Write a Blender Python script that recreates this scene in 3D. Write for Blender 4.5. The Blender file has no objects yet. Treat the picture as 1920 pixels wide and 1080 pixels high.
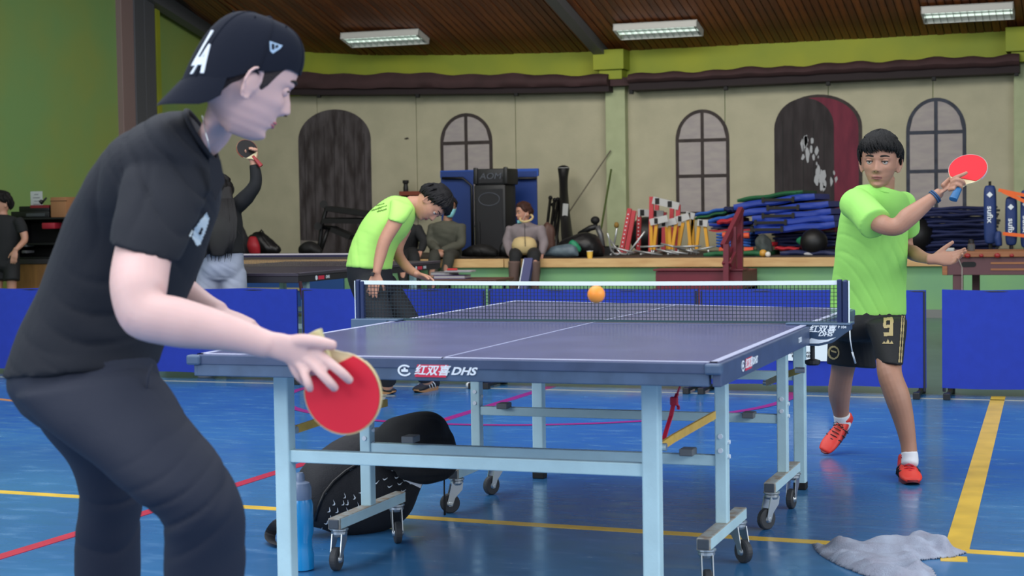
import bpy, bmesh, math, random
from mathutils import Vector, Matrix, noise
import numpy as np

C = bpy.context.scene.collection
D2R = math.pi / 180

# ------------------------------------------------------------------ camera, world, lights, exposure
CAM = Vector((1.702, -5.5446, 1.1577)); YAW, PITCH, ROLL, FPX = -.3441, .0465, -.0152, 3101.7
_f = Vector((math.sin(YAW) * math.cos(PITCH), math.cos(YAW) * math.cos(PITCH), -math.sin(PITCH)))
_r0 = Vector((math.cos(YAW), -math.sin(YAW), 0)); _u0 = _r0.cross(_f)
CR = _r0 * math.cos(ROLL) + _u0 * math.sin(ROLL)
CU = -_r0 * math.sin(ROLL) + _u0 * math.cos(ROLL)
CF = _f
cam_data = bpy.data.cameras.new('camera'); cam = bpy.data.objects.new('camera', cam_data); C.objects.link(cam)
cam.matrix_world = Matrix.Translation(CAM) @ Matrix((CR, CU, -CF)).transposed().to_4x4()
cam_data.sensor_width = 36; cam_data.lens = FPX * 36 / 1920; cam_data.clip_end = 200
cam_data.dof.use_dof = True; cam_data.dof.focus_distance = 6.9; cam_data.dof.aperture_fstop = 6.3
bpy.context.scene.camera = cam

world = bpy.data.worlds.new('world'); bpy.context.scene.world = world; world.use_nodes = True
world.node_tree.nodes['Background'].inputs[0].default_value = (.86, .93, 1.0, 1)
world.node_tree.nodes['Background'].inputs[1].default_value = .85

def area(name, loc, target, sx, sy, power, col=(1, 1, 1)):
    l = bpy.data.lights.new(name, 'AREA'); l.shape = 'RECTANGLE'; l.size = sx; l.size_y = sy
    l.energy = power; l.color = col
    o = bpy.data.objects.new(name, l); C.objects.link(o); o.location = loc
    o.rotation_euler = (Vector(target) - Vector(loc)).to_track_quat('-Z', 'Y').to_euler()
    return o
area('daylight_right_windows', (8.5, -3, 4.2), (-1, 2, .8), 9, 2.2, 360, (.92, .96, 1))
area('daylight_skylight', (-1.5, -1, 5.4), (-1.5, -.6, 0), 4.5, 9, 330, (.92, .94, 1))
area('daylight_rear_windows', (-5, -10, 4.2), (-1, 3, .9), 8, 2.2, 330, (.88, .94, 1))
area('stage_fill_light', (-3, 9.3, 4.2), (-3.5, 14, .9), 7, 1.2, 200, (1, .95, .85))  # unseen fill light, added to brighten the stage and back wall

vs = bpy.context.scene.view_settings
vs.view_transform = 'Standard'; vs.look = 'None'; vs.gamma = 1; vs.use_curve_mapping = False; vs.exposure = .20

# ------------------------------------------------------------------ helpers
def W(u, v, w):
    """pixel (1920x1080) at camera depth w -> world point"""
    return CAM + CF * w + CR * ((u - 960) / FPX * w) - CU * ((v - 540) / FPX * w)
def onY(u, v, Y):
    d = CF * FPX + CR * (u - 960) - CU * (v - 540)
    return CAM + d * ((Y - CAM.y) / d.y)
def onZ(u, v, z=0):
    d = CF * FPX + CR * (u - 960) - CU * (v - 540)
    return CAM + d * ((z - CAM.z) / d.z)

def srgb(h):
    if isinstance(h, str):
        h = h.lstrip('#'); c = [int(h[i:i+2], 16) / 255 for i in (0, 2, 4)]
    else: c = [x / 255 for x in h]
    return tuple((x / 12.92 if x <= .04045 else ((x + .055) / 1.055) ** 2.4) for x in c) + (1,)

MATS = {}
def mat(name, col, rough=.6, metal=0, var=0, scale=8, bump=0, bscale=60, col2=None, stretch=None, emit=0, sss=0, spec=None, sheen=0, coat=0):
    if name in MATS: return MATS[name]
    m = bpy.data.materials.new(name); m.use_nodes = True; nt = m.node_tree; N = nt.nodes; L = nt.links
    b = N['Principled BSDF']; c = srgb(col)
    b.inputs['Base Color'].default_value = c; b.inputs['Roughness'].default_value = rough; b.inputs['Metallic'].default_value = metal
    if spec is not None: b.inputs['Specular IOR Level'].default_value = spec
    if sheen: b.inputs['Sheen Weight'].default_value = sheen
    if coat: b.inputs['Coat Weight'].default_value = coat
    if sss:
        b.inputs['Subsurface Weight'].default_value = sss; b.inputs['Subsurface Radius'].default_value = (.02, .008, .004); b.inputs['Subsurface Scale'].default_value = .5
    if emit:
        b.inputs['Emission Color'].default_value = c; b.inputs['Emission Strength'].default_value = emit
    if var or bump or col2:
        tc = N.new('ShaderNodeTexCoord'); mp = N.new('ShaderNodeMapping'); L.new(tc.outputs['Object'], mp.inputs[0])
        if stretch: mp.inputs['Scale'].default_value = stretch
    if var or col2:
        nz = N.new('ShaderNodeTexNoise'); nz.inputs['Scale'].default_value = scale; nz.inputs['Detail'].default_value = 5
        L.new(mp.outputs[0], nz.inputs[0]); rp = N.new('ShaderNodeValToRGB')
        if col2: c1, c2 = c, srgb(col2)
        else:
            c1 = tuple(x * (1 - var) for x in c[:3]) + (1,); c2 = tuple(min(1, x * (1 + var)) for x in c[:3]) + (1,)
        rp.color_ramp.elements[0].position = .35; rp.color_ramp.elements[1].position = .65
        rp.color_ramp.elements[0].color = c1; rp.color_ramp.elements[1].color = c2
        L.new(nz.outputs[0], rp.inputs[0]); L.new(rp.outputs[0], b.inputs['Base Color'])
    if bump:
        n2 = N.new('ShaderNodeTexNoise'); n2.inputs['Scale'].default_value = bscale; n2.inputs['Detail'].default_value = 4
        L.new(mp.outputs[0], n2.inputs[0]); bp = N.new('ShaderNodeBump'); bp.inputs['Strength'].default_value = bump; bp.inputs['Distance'].default_value = .01
        L.new(n2.outputs[0], bp.inputs['Height']); L.new(bp.outputs[0], b.inputs['Normal'])
    MATS[name] = m
    return m

class MB:
    """collects shapes in one mesh"""
    def __init__(s): s.v = []; s.f = []
    def add(s, vs, fs):
        n = len(s.v); s.v += [tuple(p) for p in vs]; s.f += [tuple(i + n for i in f) for f in fs]; return s
    def box(s, a, b, M=None):
        x0, y0, z0 = a; x1, y1, z1 = b
        vs = [(x0,y0,z0),(x1,y0,z0),(x1,y1,z0),(x0,y1,z0),(x0,y0,z1),(x1,y0,z1),(x1,y1,z1),(x0,y1,z1)]
        if M is not None: vs = [M @ Vector(p) for p in vs]
        return s.add(vs, [(3,2,1,0),(4,5,6,7),(0,1,5,4),(1,2,6,5),(2,3,7,6),(3,0,4,7)])
    def cbox(s, a, b, c=.004, M=None):
        """box with chamfered edges"""
        x0, y0, z0 = a; x1, y1, z1 = b; bm = bmesh.new(); bmesh.ops.create_cube(bm, size=1)
        for v in bm.verts: v.co = Vector(((x0+x1)/2 + v.co.x*(x1-x0), (y0+y1)/2 + v.co.y*(y1-y0), (z0+z1)/2 + v.co.z*(z1-z0)))
        bmesh.ops.bevel(bm, geom=bm.edges[:], offset=c, segments=2, affect='EDGES', profile=.5)
        bm.verts.ensure_lookup_table()
        vs = [(M @ v.co) if M is not None else v.co.copy() for v in bm.verts]; fs = [[v.index for v in f.verts] for f in bm.faces]
        bm.free(); return s.add(vs, fs)
    def bar(s, p, q, w, h=None, up=None):
        """rectangular bar from p to q"""
        p = Vector(p); q = Vector(q); h = h or w; t = (q - p).normalized()
        up = Vector(up) if up else (Vector((0,0,1)) if abs(t.z) < .95 else Vector((0,1,0)))
        a = t.cross(up).normalized(); b = a.cross(t)
        vs = [o + a*sx*w/2 + b*sy*h/2 for o in (p, q) for sx, sy in ((-1,-1),(1,-1),(1,1),(-1,1))]
        return s.add(vs, [(3,2,1,0),(4,5,6,7),(0,1,5,4),(1,2,6,5),(2,3,7,6),(3,0,4,7)])
    def tube(s, pts, r, seg=10, cap=True):
        pts = [Vector(p) for p in pts]; rs = r if isinstance(r, (list, tuple)) else [r]*len(pts)
        n0 = None; rings = []
        for i, p in enumerate(pts):
            t = ((pts[min(i+1, len(pts)-1)] - pts[max(i-1, 0)])).normalized()
            if n0 is None: n0 = t.orthogonal().normalized()
            n0 = (n0 - t * n0.dot(t)).normalized(); b = t.cross(n0)
            rings.append([p + (n0*math.cos(k*2*math.pi/seg) + b*math.sin(k*2*math.pi/seg))*rs[i] for k in range(seg)])
        vs = [q for R in rings for q in R]; fs = []
        for i in range(len(rings)-1):
            for k in range(seg):
                k2 = (k+1) % seg; fs.append((i*seg+k, i*seg+k2, (i+1)*seg+k2, (i+1)*seg+k))
        if cap: fs.append(tuple(range(seg))[::-1]); fs.append(tuple((len(rings)-1)*seg + k for k in range(seg)))
        return s.add(vs, fs)
    def lathe(s, prof, seg=20, M=None):
        """prof: (radius, z) list"""
        vs = []; fs = []
        for r, z in prof:
            for k in range(seg):
                a = k*2*math.pi/seg; p = Vector((r*math.cos(a), r*math.sin(a), z)); vs.append(M @ p if M is not None else p)
        for i in range(len(prof)-1):
            for k in range(seg):
                k2 = (k+1) % seg; fs.append((i*seg+k, i*seg+k2, (i+1)*seg+k2, (i+1)*seg+k))
        fs.append(tuple(range(seg))[::-1]); fs.append(tuple((len(prof)-1)*seg + k for k in range(seg)))
        return s.add(vs, fs)
    def ball(s, c, r, seg=16, M=None):
        c = Vector(c); r = Vector(r) if hasattr(r, '__len__') else Vector((r, r, r)); vs = []; fs = []; n = seg//2
        for i in range(1, n):
            t = math.pi*i/n
            for k in range(seg):
                a = 2*math.pi*k/seg; p = Vector((r.x*math.sin(t)*math.cos(a), r.y*math.sin(t)*math.sin(a), r.z*math.cos(t)))
                if M is not None: p = M @ p
                vs.append(c + p)
        tp = Vector((0,0,r.z)); 
        if M is not None: tp = M @ tp
        for i in range(n-2):
            for k in range(seg):
                k2 = (k+1) % seg; fs.append((i*seg+k, (i+1)*seg+k, (i+1)*seg+k2, i*seg+k2))
        vs += [c + tp, c - tp]; a = len(vs)-2
        for k in range(seg):
            k2 = (k+1) % seg; fs.append((a, k, k2)); fs.append((a+1, (n-2)*seg+k2, (n-2)*seg+k))
        return s.add(vs, fs)
    def prism(s, poly, z0, z1, M=None):
        """polygon in local xy extruded z0..z1"""
        n = len(poly); vs = [Vector((x, y, z)) for z in (z0, z1) for x, y in poly]
        if M is not None: vs = [M @ p for p in vs]
        return s.add(vs, [tuple(range(n))[::-1], tuple(range(n, 2*n))] + [(i, (i+1) % n, n+(i+1) % n, n+i) for i in range(n)])
    def loft(s, rings, sub=4, seg=20, p=1.0, round_=(.5, .5)):
        """rings: (centre, A, B) half-axis vectors; smooth interpolation; rounded ends"""
        R = [(Vector(a), Vector(b), Vector(c)) for a, b, c in rings]
        for i in range(1, len(R)):           # keep axes from flipping
            a, b, c = R[i]
            if b.dot(R[i-1][1]) < 0: R[i] = (a, -b, c)
            if c.dot(R[i-1][2]) < 0: R[i] = (a, R[i][1], -c)
        out = []
        def cr(p0, p1, p2, p3, t): return .5*((2*p1) + (p2-p0)*t + (2*p0-5*p1+4*p2-p3)*t*t + (3*p1-p0-3*p2+p3)*t**3)
        for i in range(len(R)-1):
            P = [R[max(i-1, 0)], R[i], R[i+1], R[min(i+2, len(R)-1)]]
            for k in range(sub):
                t = k/sub; out.append(tuple(cr(P[0][j], P[1][j], P[2][j], P[3][j], t) for j in range(3)))
        out.append(R[-1])
        def ends(cen, A, B, dirv, rr):
            h = min(A.length, B.length)*rr; res = []
            for q in (.5, .8, .95):
                res.append((cen + dirv*h*q, A*math.sqrt(1-q*q), B*math.sqrt(1-q*q)))
            return res
        d0 = (out[0][0]-out[1][0]).normalized(); d1 = (out[-1][0]-out[-2][0]).normalized()
        if round_[0]: out = ends(*out[0], d0, round_[0])[::-1] + out
        if round_[1]: out = out + ends(*out[-1], d1, round_[1])
        vs = []; fs = []
        for cen, A, B in out:
            for k in range(seg):
                a = 2*math.pi*k/seg; c_, s_ = math.cos(a), math.sin(a)
                if p != 1.0: c_ = math.copysign(abs(c_)**p, c_); s_ = math.copysign(abs(s_)**p, s_)
                vs.append(cen + A*c_ + B*s_)
        for i in range(len(out)-1):
            for k in range(seg):
                k2 = (k+1) % seg; fs.append((i*seg+k, i*seg+k2, (i+1)*seg+k2, (i+1)*seg+k))
        fs.append(tuple(range(seg))[::-1]); fs.append(tuple((len(out)-1)*seg + k for k in range(seg)))
        return s.add(vs, fs)
    def limb(s, pts, side=None, flat=1.0, **kw):
        """pts: (point, radius) or (point, ra, rb)"""
        P = [Vector(q[0]) for q in pts]; rings = []; n0 = Vector(side) if side is not None else None
        for i, q in enumerate(pts):
            t = (P[min(i+1, len(P)-1)] - P[max(i-1, 0)]).normalized()
            if n0 is None: n0 = t.orthogonal()
            n0 = (n0 - t*n0.dot(t)).normalized(); b = t.cross(n0)
            ra = q[1]; rb = q[2] if len(q) > 2 else q[1]*flat
            rings.append((P[i], n0*ra, b*rb))
        return s.loft(rings, **kw)
    def mesh(s, name='mesh'):
        me = bpy.data.meshes.new(name); me.from_pydata(s.v, [], s.f); me.update(); return me
    def build(s, name, m, parent=None, smooth=False, fixn=True):
        me = s.mesh(name)
        if fixn:
            bm = bmesh.new(); bm.from_mesh(me); bmesh.ops.recalc_face_normals(bm, faces=bm.faces); bm.to_mesh(me); bm.free()
        return link(name, me, m, parent, smooth)

def link(name, me, m, parent=None, smooth=False):
    o = bpy.data.objects.new(name, me); C.objects.link(o)
    if m: me.materials.append(m)
    if smooth is not False:
        me.polygons.foreach_set('use_smooth', [True]*len(me.polygons))
        if smooth is not True: 
            me.set_sharp_from_angle(angle=smooth*D2R)
    if parent: adopt(o, parent)
    return o
def adopt(o, parent):
    """child given in world coordinates"""
    o.parent = parent; o.matrix_parent_inverse = parent_matrix(parent).inverted()
def parent_matrix(o):
    M = Matrix.LocRotScale(o.location, o.rotation_euler, o.scale)
    if o.parent: M = parent_matrix(o.parent) @ o.matrix_parent_inverse @ M
    return M
def tag(o, label=None, cat=None, group=None, kind=None):
    if label: o['label'] = label
    if cat: o['category'] = cat
    if group: o['group'] = group
    if kind: o['kind'] = kind
    return o
def thing(name, label, cat, loc=(0, 0, 0), rz=0, group=None):
    o = bpy.data.objects.new(name, None); C.objects.link(o); o.empty_display_size = .1
    o.location = loc; o.rotation_euler = (0, 0, rz); return tag(o, label, cat, group)
def struct(o): o['kind'] = 'structure'; return o
def dup(root, loc, rz=None, label=None):
    r = root.copy(); C.objects.link(r); r.location = loc
    if rz is not None: r.rotation_euler = (0, 0, rz)
    if label: r['label'] = label
    for ch in list(root.children):
        c = ch.copy(); C.objects.link(c); c.parent = r
        for g in list(ch.children):
            d = g.copy(); C.objects.link(d); d.parent = c
    return r

def remeshed(mb, voxel, smooth=3, fold=None, sfac=.5):
    """union of the closed shapes in mb as one continuous surface"""
    me = mb.mesh('tmp'); o = bpy.data.objects.new('tmp', me); C.objects.link(o)
    bm = bmesh.new(); bm.from_mesh(me); bmesh.ops.recalc_face_normals(bm, faces=bm.faces); bm.to_mesh(me); bm.free()
    md = o.modifiers.new('r', 'REMESH'); md.mode = 'VOXEL'; md.voxel_size = voxel; md.adaptivity = 0
    if smooth:
        sm = o.modifiers.new('s', 'SMOOTH'); sm.iterations = smooth; sm.factor = sfac
    dg = bpy.context.evaluated_depsgraph_get(); out = bpy.data.meshes.new_from_object(o.evaluated_get(dg))
    bpy.data.objects.remove(o); bpy.data.meshes.remove(me)
    if fold: 
        n = len(out.vertices); co = np.empty(n*3); out.vertices.foreach_get('co', co); co = co.reshape(-1, 3)
        no = np.empty(n*3); out.vertices.foreach_get('normal', no); no = no.reshape(-1, 3)
        d = fold(co, no); out.vertices.foreach_set('co', (co + no*d[:, None]).ravel()); out.update()
    return out
def solid(mb, name, m, parent, voxel=.01, smooth=3, fold=None, sfac=.5):
    return link(name, remeshed(mb, voxel, smooth, fold, sfac), m, parent, True)

def folds(dirs, amp=.006, freq=30, seed=0, lo=.3):
    """cloth folds: ridged waves warped by noise. dirs: list of (centre, radius, direction, amp, freq)"""
    def fn(co, no):
        d = np.zeros(len(co))
        rng = np.random.RandomState(seed); ph = rng.rand(12)*6.28
        w = np.stack([np.sin(co[:, 1]*7+ph[0]) + np.sin(co[:, 2]*9+ph[1]), np.sin(co[:, 0]*8+ph[2]) + np.sin(co[:, 2]*6+ph[3]), np.sin(co[:, 0]*6+ph[4]) + np.sin(co[:, 1]*9+ph[5])], 1)*.02
        q = co + w
        for (c, r, dr, a, fq) in dirs:
            c = np.array(c); dr = np.array(Vector(dr).normalized()); dist = np.linalg.norm(co - c, axis=1)
            fall = np.exp(-(dist/r)**2); t = q @ dr*fq
            s = .35*np.sin(t + 2*np.sin(t*.37 + 1)) - (1-np.abs(np.sin(t*.9 + 1.5*np.sin(t*.29 + 2) + 3*np.sin((co @ np.array([5., 7., 4.]))))))**3
            m = np.clip(.5 + .7*np.sin(co @ np.array([9*dr[1]+3, 8*dr[2]+2, 9*dr[0]-4]) + ph[int(fq) % 12]), 0, 1)**1.5
            d += a*fall*s*m
        g = np.sin(q[:, 0]*23+ph[6])*np.sin(q[:, 1]*19+ph[7])*np.sin(q[:, 2]*21+ph[8]) + .5*np.sin(q[:, 0]*47+ph[9])*np.sin(q[:, 1]*41+ph[10])*np.sin(q[:, 2]*43+ph[11])
        return d + g*amp*lo
    return fn

def text_mb(txt, h, depth=.0008, M=None, shear=0, weight=0, fn=None, align='CENTER', xs=1.0):
    cu = bpy.data.curves.new('t', 'FONT'); cu.body = txt; cu.size = 1; cu.align_x = align; cu.align_y = 'CENTER'
    cu.extrude = 0; cu.shear = shear; cu.offset = weight; cu.resolution_u = 3
    o = bpy.data.objects.new('t', cu); C.objects.link(o); dg = bpy.context.evaluated_depsgraph_get()
    me = bpy.data.meshes.new_from_object(o.evaluated_get(dg)); bpy.data.objects.remove(o); bpy.data.curves.remove(cu)
    bm = bmesh.new(); bm.from_mesh(me); bpy.data.meshes.remove(me)
    r = bmesh.ops.extrude_face_region(bm, geom=bm.faces[:])
    for e in r['geom']:
        if isinstance(e, bmesh.types.BMVert): e.co.z += 1
    k = h/.70; mb = MB(); bm.verts.ensure_lookup_table(); bm.verts.index_update()
    pts = [Vector((v.co.x*k*xs, v.co.y*k, v.co.z*depth)) for v in bm.verts]
    if fn: pts = [fn(p) for p in pts]
    elif M is not None: pts = [M @ p for p in pts]
    mb.add(pts, [[v.index for v in f.verts] for f in bm.faces]); bm.free()
    return mb
def frame(o, x, y, z=None):
    """matrix with given origin and axes"""
    x = Vector(x).normalized(); y = Vector(y); z = Vector(z).normalized() if z is not None else x.cross(y).normalized(); y = z.cross(x).normalized()
    M = Matrix((x, y, z)).transposed().to_4x4(); M.translation = Vector(o); return M

# ------------------------------------------------------------------ materials
def floor_mat():
    m = bpy.data.materials.new('vinyl_floor'); m.use_nodes = True; N = m.node_tree.nodes; L = m.node_tree.links; b = N['Principled BSDF']
    tc = N.new('ShaderNodeTexCoord')
    def nz(sc, det=6, st=(1, 1, 1)):
        mp = N.new('ShaderNodeMapping'); mp.inputs['Scale'].default_value = st; L.new(tc.outputs['Object'], mp.inputs[0])
        n = N.new('ShaderNodeTexNoise'); n.inputs['Scale'].default_value = sc; n.inputs['Detail'].default_value = det; L.new(mp.outputs[0], n.inputs[0]); return n
    def ramp(src, p0, p1, c0, c1):
        r = N.new('ShaderNodeValToRGB'); r.color_ramp.elements[0].position = p0; r.color_ramp.elements[1].position = p1
        r.color_ramp.elements[0].color = c0; r.color_ramp.elements[1].color = c1; L.new(src, r.inputs[0]); return r
    n1 = nz(.8); r1 = ramp(n1.outputs[0], .3, .7, srgb((46, 96, 148)), srgb((60, 118, 164)))
    n2 = nz(5, 10, (1, 2.5, 1)); r2 = ramp(n2.outputs[0], .55, .78, (0, 0, 0, 1), (1, 1, 1, 1))
    mx = N.new('ShaderNodeMixRGB'); mu = N.new('ShaderNodeMath'); mu.operation = 'MULTIPLY'; mu.inputs[1].default_value = .30
    L.new(r2.outputs[0], mu.inputs[0]); L.new(mu.outputs[0], mx.inputs[0]); L.new(r1.outputs[0], mx.inputs[1]); mx.inputs[2].default_value = srgb((120, 160, 190))
    # sparse scuff marks
    n3 = nz(14, 3, (1, 3, 1)); r3 = ramp(n3.outputs[0], .74, .78, (0, 0, 0, 1), (1, 1, 1, 1))
    mx2 = N.new('ShaderNodeMixRGB'); L.new(r3.outputs[0], mx2.inputs[0]); L.new(mx.outputs[0], mx2.inputs[1]); mx2.inputs[2].default_value = srgb((130, 155, 175))
    L.new(mx2.outputs[0], b.inputs['Base Color'])
    r4 = ramp(n2.outputs[0], .3, .75, (.13, .13, .13, 1), (.30, .30, .30, 1)); L.new(r4.outputs[0], b.inputs['Roughness'])
    n5 = nz(3, 2); bp = N.new('ShaderNodeBump'); bp.inputs['Strength'].default_value = .06; bp.inputs['Distance'].default_value = .02
    L.new(n5.outputs[0], bp.inputs['Height']); L.new(bp.outputs[0], b.inputs['Normal'])
    return m
M_FLOOR = floor_mat()
M_FGREEN = mat('border_floor', (86, 116, 108), .3, var=.12, scale=3)
M_YEL = mat('line_yellow', (214, 176, 60), .35, var=.12, scale=6)
M_RED = mat('line_red', (176, 38, 62), .35, var=.1, scale=6)
M_MAG = mat('line_magenta', (150, 30, 110), .35)
M_WHL = mat('line_white', (165, 165, 150), .4)
M_CREAM = mat('cream_panel', (180, 174, 148), .75, col2=(170, 165, 140), scale=3, bump=.15, bscale=40)
M_PIL = mat('pilaster_paint', (166, 174, 136), .7, var=.05)
M_GREEN = mat('green_wall', (136, 152, 78), .7, col2=(118, 154, 92), scale=.7, bump=.1)
M_LIME = mat('lime_beam', (148, 154, 38), .7, col2=(132, 144, 42), scale=1.5)
M_PLANK = [mat('ceiling_plank_%d' % i, c, .55, col2=d, scale=5, stretch=(6, .5, 6)) for i, (c, d) in enumerate([((136, 72, 30), (98, 50, 26)), ((148, 80, 32), (108, 56, 28)), ((118, 62, 30), (88, 46, 26))])]
M_STEEL = mat('grey_steel', (86, 88, 92), .5)
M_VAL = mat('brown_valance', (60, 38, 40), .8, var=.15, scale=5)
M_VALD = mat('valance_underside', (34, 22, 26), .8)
M_MAUVE = mat('mauve_column', (128, 108, 106), .7)
M_GREY = mat('dark_grey_column', (78, 80, 86), .6)
M_BLK = mat('black_matte', (10, 10, 12), .7)
M_BLKG = mat('black_plastic', (15, 15, 18), .5)
M_WOOD = mat('pine_edge', (206, 170, 118), .55, col2=(188, 148, 98), scale=3, stretch=(1, 6, 6))
M_STAGEG = mat('stage_front_green', (122, 168, 112), .7, col2=(112, 158, 116), scale=2)
M_DECK = mat('stage_deck', (70, 62, 54), .7)
M_GREYBASE = mat('grey_plinth', (120, 122, 120), .7)

# ------------------------------------------------------------------ floor and painted lines
fl = struct(MB().box((-12, -9, -.1), (9.2, 4.78, 0)).build('floor', M_FLOOR))
MB().box((-12, 4.78, -.1), (9.2, 15.2, 0)).build('floor_border', M_FGREEN, fl)
def strip(p, q, w, m, z=.0012):
    p = Vector((p[0], p[1], 0)); q = Vector((q[0], q[1], 0)); n = (q-p).normalized().cross(Vector((0, 0, 1)))*w/2
    vs = [p-n, q-n, q+n, p+n]; vs = [v + Vector((0, 0, z-.003)) for v in vs] + [v + Vector((0, 0, z)) for v in vs]
    return MB().add(vs, [(0,1,2,3),(7,6,5,4),(0,4,5,1),(1,5,6,2),(2,6,7,3),(3,7,4,0)]).build('painted_line', m, fl)
strip((-9, .55), (4, .0), .062, M_YEL)
strip((1.105, 4.76), (1.237, .135), .082, M_YEL, .0016)
strip((1.237, .02), (1.245, -.06), .085, M_YEL, .0016)
strip((-1.92, -2.5), (-1.81, .45), .06, M_RED, .002)
strip((-1.81, .45), (-1.76, 3.0), .06, M_RED, .002)
strip((-1.76, 3.0), (-1.72, 4.75), .06, M_MAG, .002)
strip((-7.5, 4.56), (8, 4.56), .035, M_WHL, .0016)
strip((-7.5, 4.25), (-3.9, 2.9), .05, mat('line_orange', (196, 130, 60), .4), .0016)
def arcline(c, r, a0, a1, w, m, z):
    n = 48; mb = MB(); vs = []; fs = []
    for i in range(n+1):
        a = (a0 + (a1-a0)*i/n)*D2R
        for rr in (r-w/2, r+w/2): vs.append((c[0]+rr*math.cos(a), c[1]+rr*math.sin(a), z))
    for i in range(n): fs.append((2*i, 2*i+1, 2*i+3, 2*i+2))
    return mb.add(vs, fs).build('painted_arc', m, fl)
arcline((-1.70, 4.40), 1.61, 168, 372, .06, M_MAG, .0018)
strip(onZ(630, 748)[:2], onZ(740, 742)[:2], .03, M_WHL); strip(onZ(705, 757)[:2], onZ(712, 740)[:2], .09, M_WHL)

# ------------------------------------------------------------------ ceiling: sloped planks, truss beam, lamps
SL = .243
EDGE = [(-12, 3.95), (-10, 3.72), (-8.7, 3.33), (-7.5, 3.22), (-6, 3.16), (-4.2, 3.12), (.7, 3.13), (6, 3.13)]
def zedge(x):
    for (a, b), (c, d) in zip(EDGE, EDGE[1:]):
        if x <= c: return b + (d-b)*(x-a)/(c-a)
    return EDGE[-1][1]
def zceil(x, y): return zedge(x) + SL*(15 - y)
ceil = struct(MB().add([Vector((x, y, zceil(x, y)+.06+dz)) for dz in (0, .05) for y in (15.3, 8.2) for x in (-10.6, -8.7, -6, -4.2, .7, 9.1)],
    [(i, i+1, i+7, i+6) for i in range(5)] + [(12+i, 18+i, 19+i, 13+i) for i in range(5)]).build('ceiling', M_VALD))
rng = random.Random(3)
pw = .092; pm = [MB().cbox((-pw/2+.004, -3.45, -.022), (pw/2-.004, 3.45, 0), .004).mesh('ceiling_plank') for _ in range(3)]
for i, me in enumerate(pm): me.materials.append(M_PLANK[i])
x = -10.35; k = 0
while x < 9.0:
    o = bpy.data.objects.new('ceiling_plank', pm[rng.randrange(3)]); C.objects.link(o)
    o.location = (x, 11.75, zceil(x, 11.75) + .045 + rng.uniform(-.004, .004)); 
    o.rotation_euler = (-math.atan(SL), -math.atan((zedge(x+.05)-zedge(x-.05))/.1), 0)
    adopt(o, ceil); x += pw; k += 1
tr = MB()
tr.bar((-4.3, 14.98, zceil(-4.3, 14.98)-.05), (-4.3, 8.3, zceil(-4.3, 8.3)-.05), .14, .12)
tag(tr.build('roof_beam', M_STEEL), 'long grey steel roof beam running up the wooden ceiling to the left of the middle lamp', 'beam')
tr = MB(); a = Vector((-9.9, 14.95, 3.62)); b = Vector((-9.9, 12.0, 4.28)); tr.bar(a, b, .16, .2)
tag(tr.build('roof_beam', M_STEEL), 'grey steel roof beam sloping down the far left wall above the green paint', 'beam')

# ------------------------------------------------------------------ back wall with panels, painted arches
YW = 15.0
wb = struct(MB().box((-10.3, YW, 0), (9.2, YW+.15, 3.3)).build('wall_back', M_GREEN))
seams = [-10.02, -8.45, -6.98, -5.57, -4.2, -2.78, -1.49, -.24, .80, 2.05, 3.3, 4.55, 5.8, 7.05, 8.3, 9.0]
for a, b in zip(seams, seams[1:]):
    MB().cbox((a+.004, YW-.02, .55), (b-.004, YW, 2.84), .003).build('wall_panel', M_CREAM, wb)
def wx(u, Y=YW-.02): return onY(u, 300, Y).x
def wz(v, u=1150, Y=YW-.02): return onY(u, v, Y).z
def pilaster(x0, x1, zc):
    MB().cbox((x0, YW-.16, .55), (x1, YW-.01, 2.95), .006).build('pilaster', M_PIL, wb)
    MB().cbox((x0-.02, YW-.36, 2.80), (x1+.02, YW-.01, 3.02), .006).build('pilaster_corbel', M_LIME, wb)
    MB().cbox((x0-.08, YW-.42, 2.92), (x1+.06, YW-.01, zc), .006).build('pilaster_cap', M_LIME, wb)
pilaster(-4.30, -4.04, 3.17); pilaster(.70, .97, 3.2)
# lime beam above the valance (segments follow the ceiling edge)
lb = MB(); xs = [-10.3, -8.7, -7.5, -6, -4.2]
vs = []
for x_ in xs + [.7, 9.1]:
    zt = zedge(x_) + .09; zb = 2.78
    vs += [Vector((x_, YW-.12, zb)), Vector((x_, YW-.12, zt)), Vector((x_, YW, zt)), Vector((x_, YW, zb))]
fs = [(3,2,1,0)]
for i in range(6):
    for j in range(4): fs.append((4*i+j, 4*i+(j+1) % 4, 4*i+4+(j+1) % 4, 4*i+4+j))
lb.add(vs, fs); struct(lb.build('trim_1', M_LIME))
struct(MB().box((-4.0, YW-.15, 2.775), (.7, YW-.1, 2.80)).build('trim_2', M_PIL))

M_PWIN = mat('painted_pane', (168, 160, 156), .8, col2=(158, 150, 150), scale=6, stretch=(1, 1, 3))
M_PFR = mat('painted_frame', (56, 48, 46), .8, var=.25, scale=9)
M_PFR2 = mat('painted_frame_bluish', (58, 62, 74), .8, var=.25, scale=9)
M_PDOOR = mat('painted_door', (46, 38, 38), .85, col2=(84, 78, 80), scale=3.2, stretch=(3.5, 1, .8))
M_PDOOR2 = mat('painted_door_dark', (40, 34, 36), .85, col2=(56, 50, 52), scale=3.2, stretch=(3.5, 1, .8))
M_PMAR = mat('painted_maroon', (118, 44, 62), .85, col2=(98, 36, 54), scale=3, stretch=(3, 1, .8))
def arch(x0, x1, zb, zs, zt, n=20):
    c = (x0+x1)/2; r = (x1-x0)/2
    return [(x0, zb), (x1, zb)] + [(c + r*math.cos(math.pi*i/n), zs + (zt-zs)*math.sin(math.pi*i/n)) for i in range(n+1)]
MY = Matrix(((1,0,0,0),(0,0,1,0),(0,1,0,0),(0,0,0,1)))   # local (x,y,z)->(x,z,y)
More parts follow.
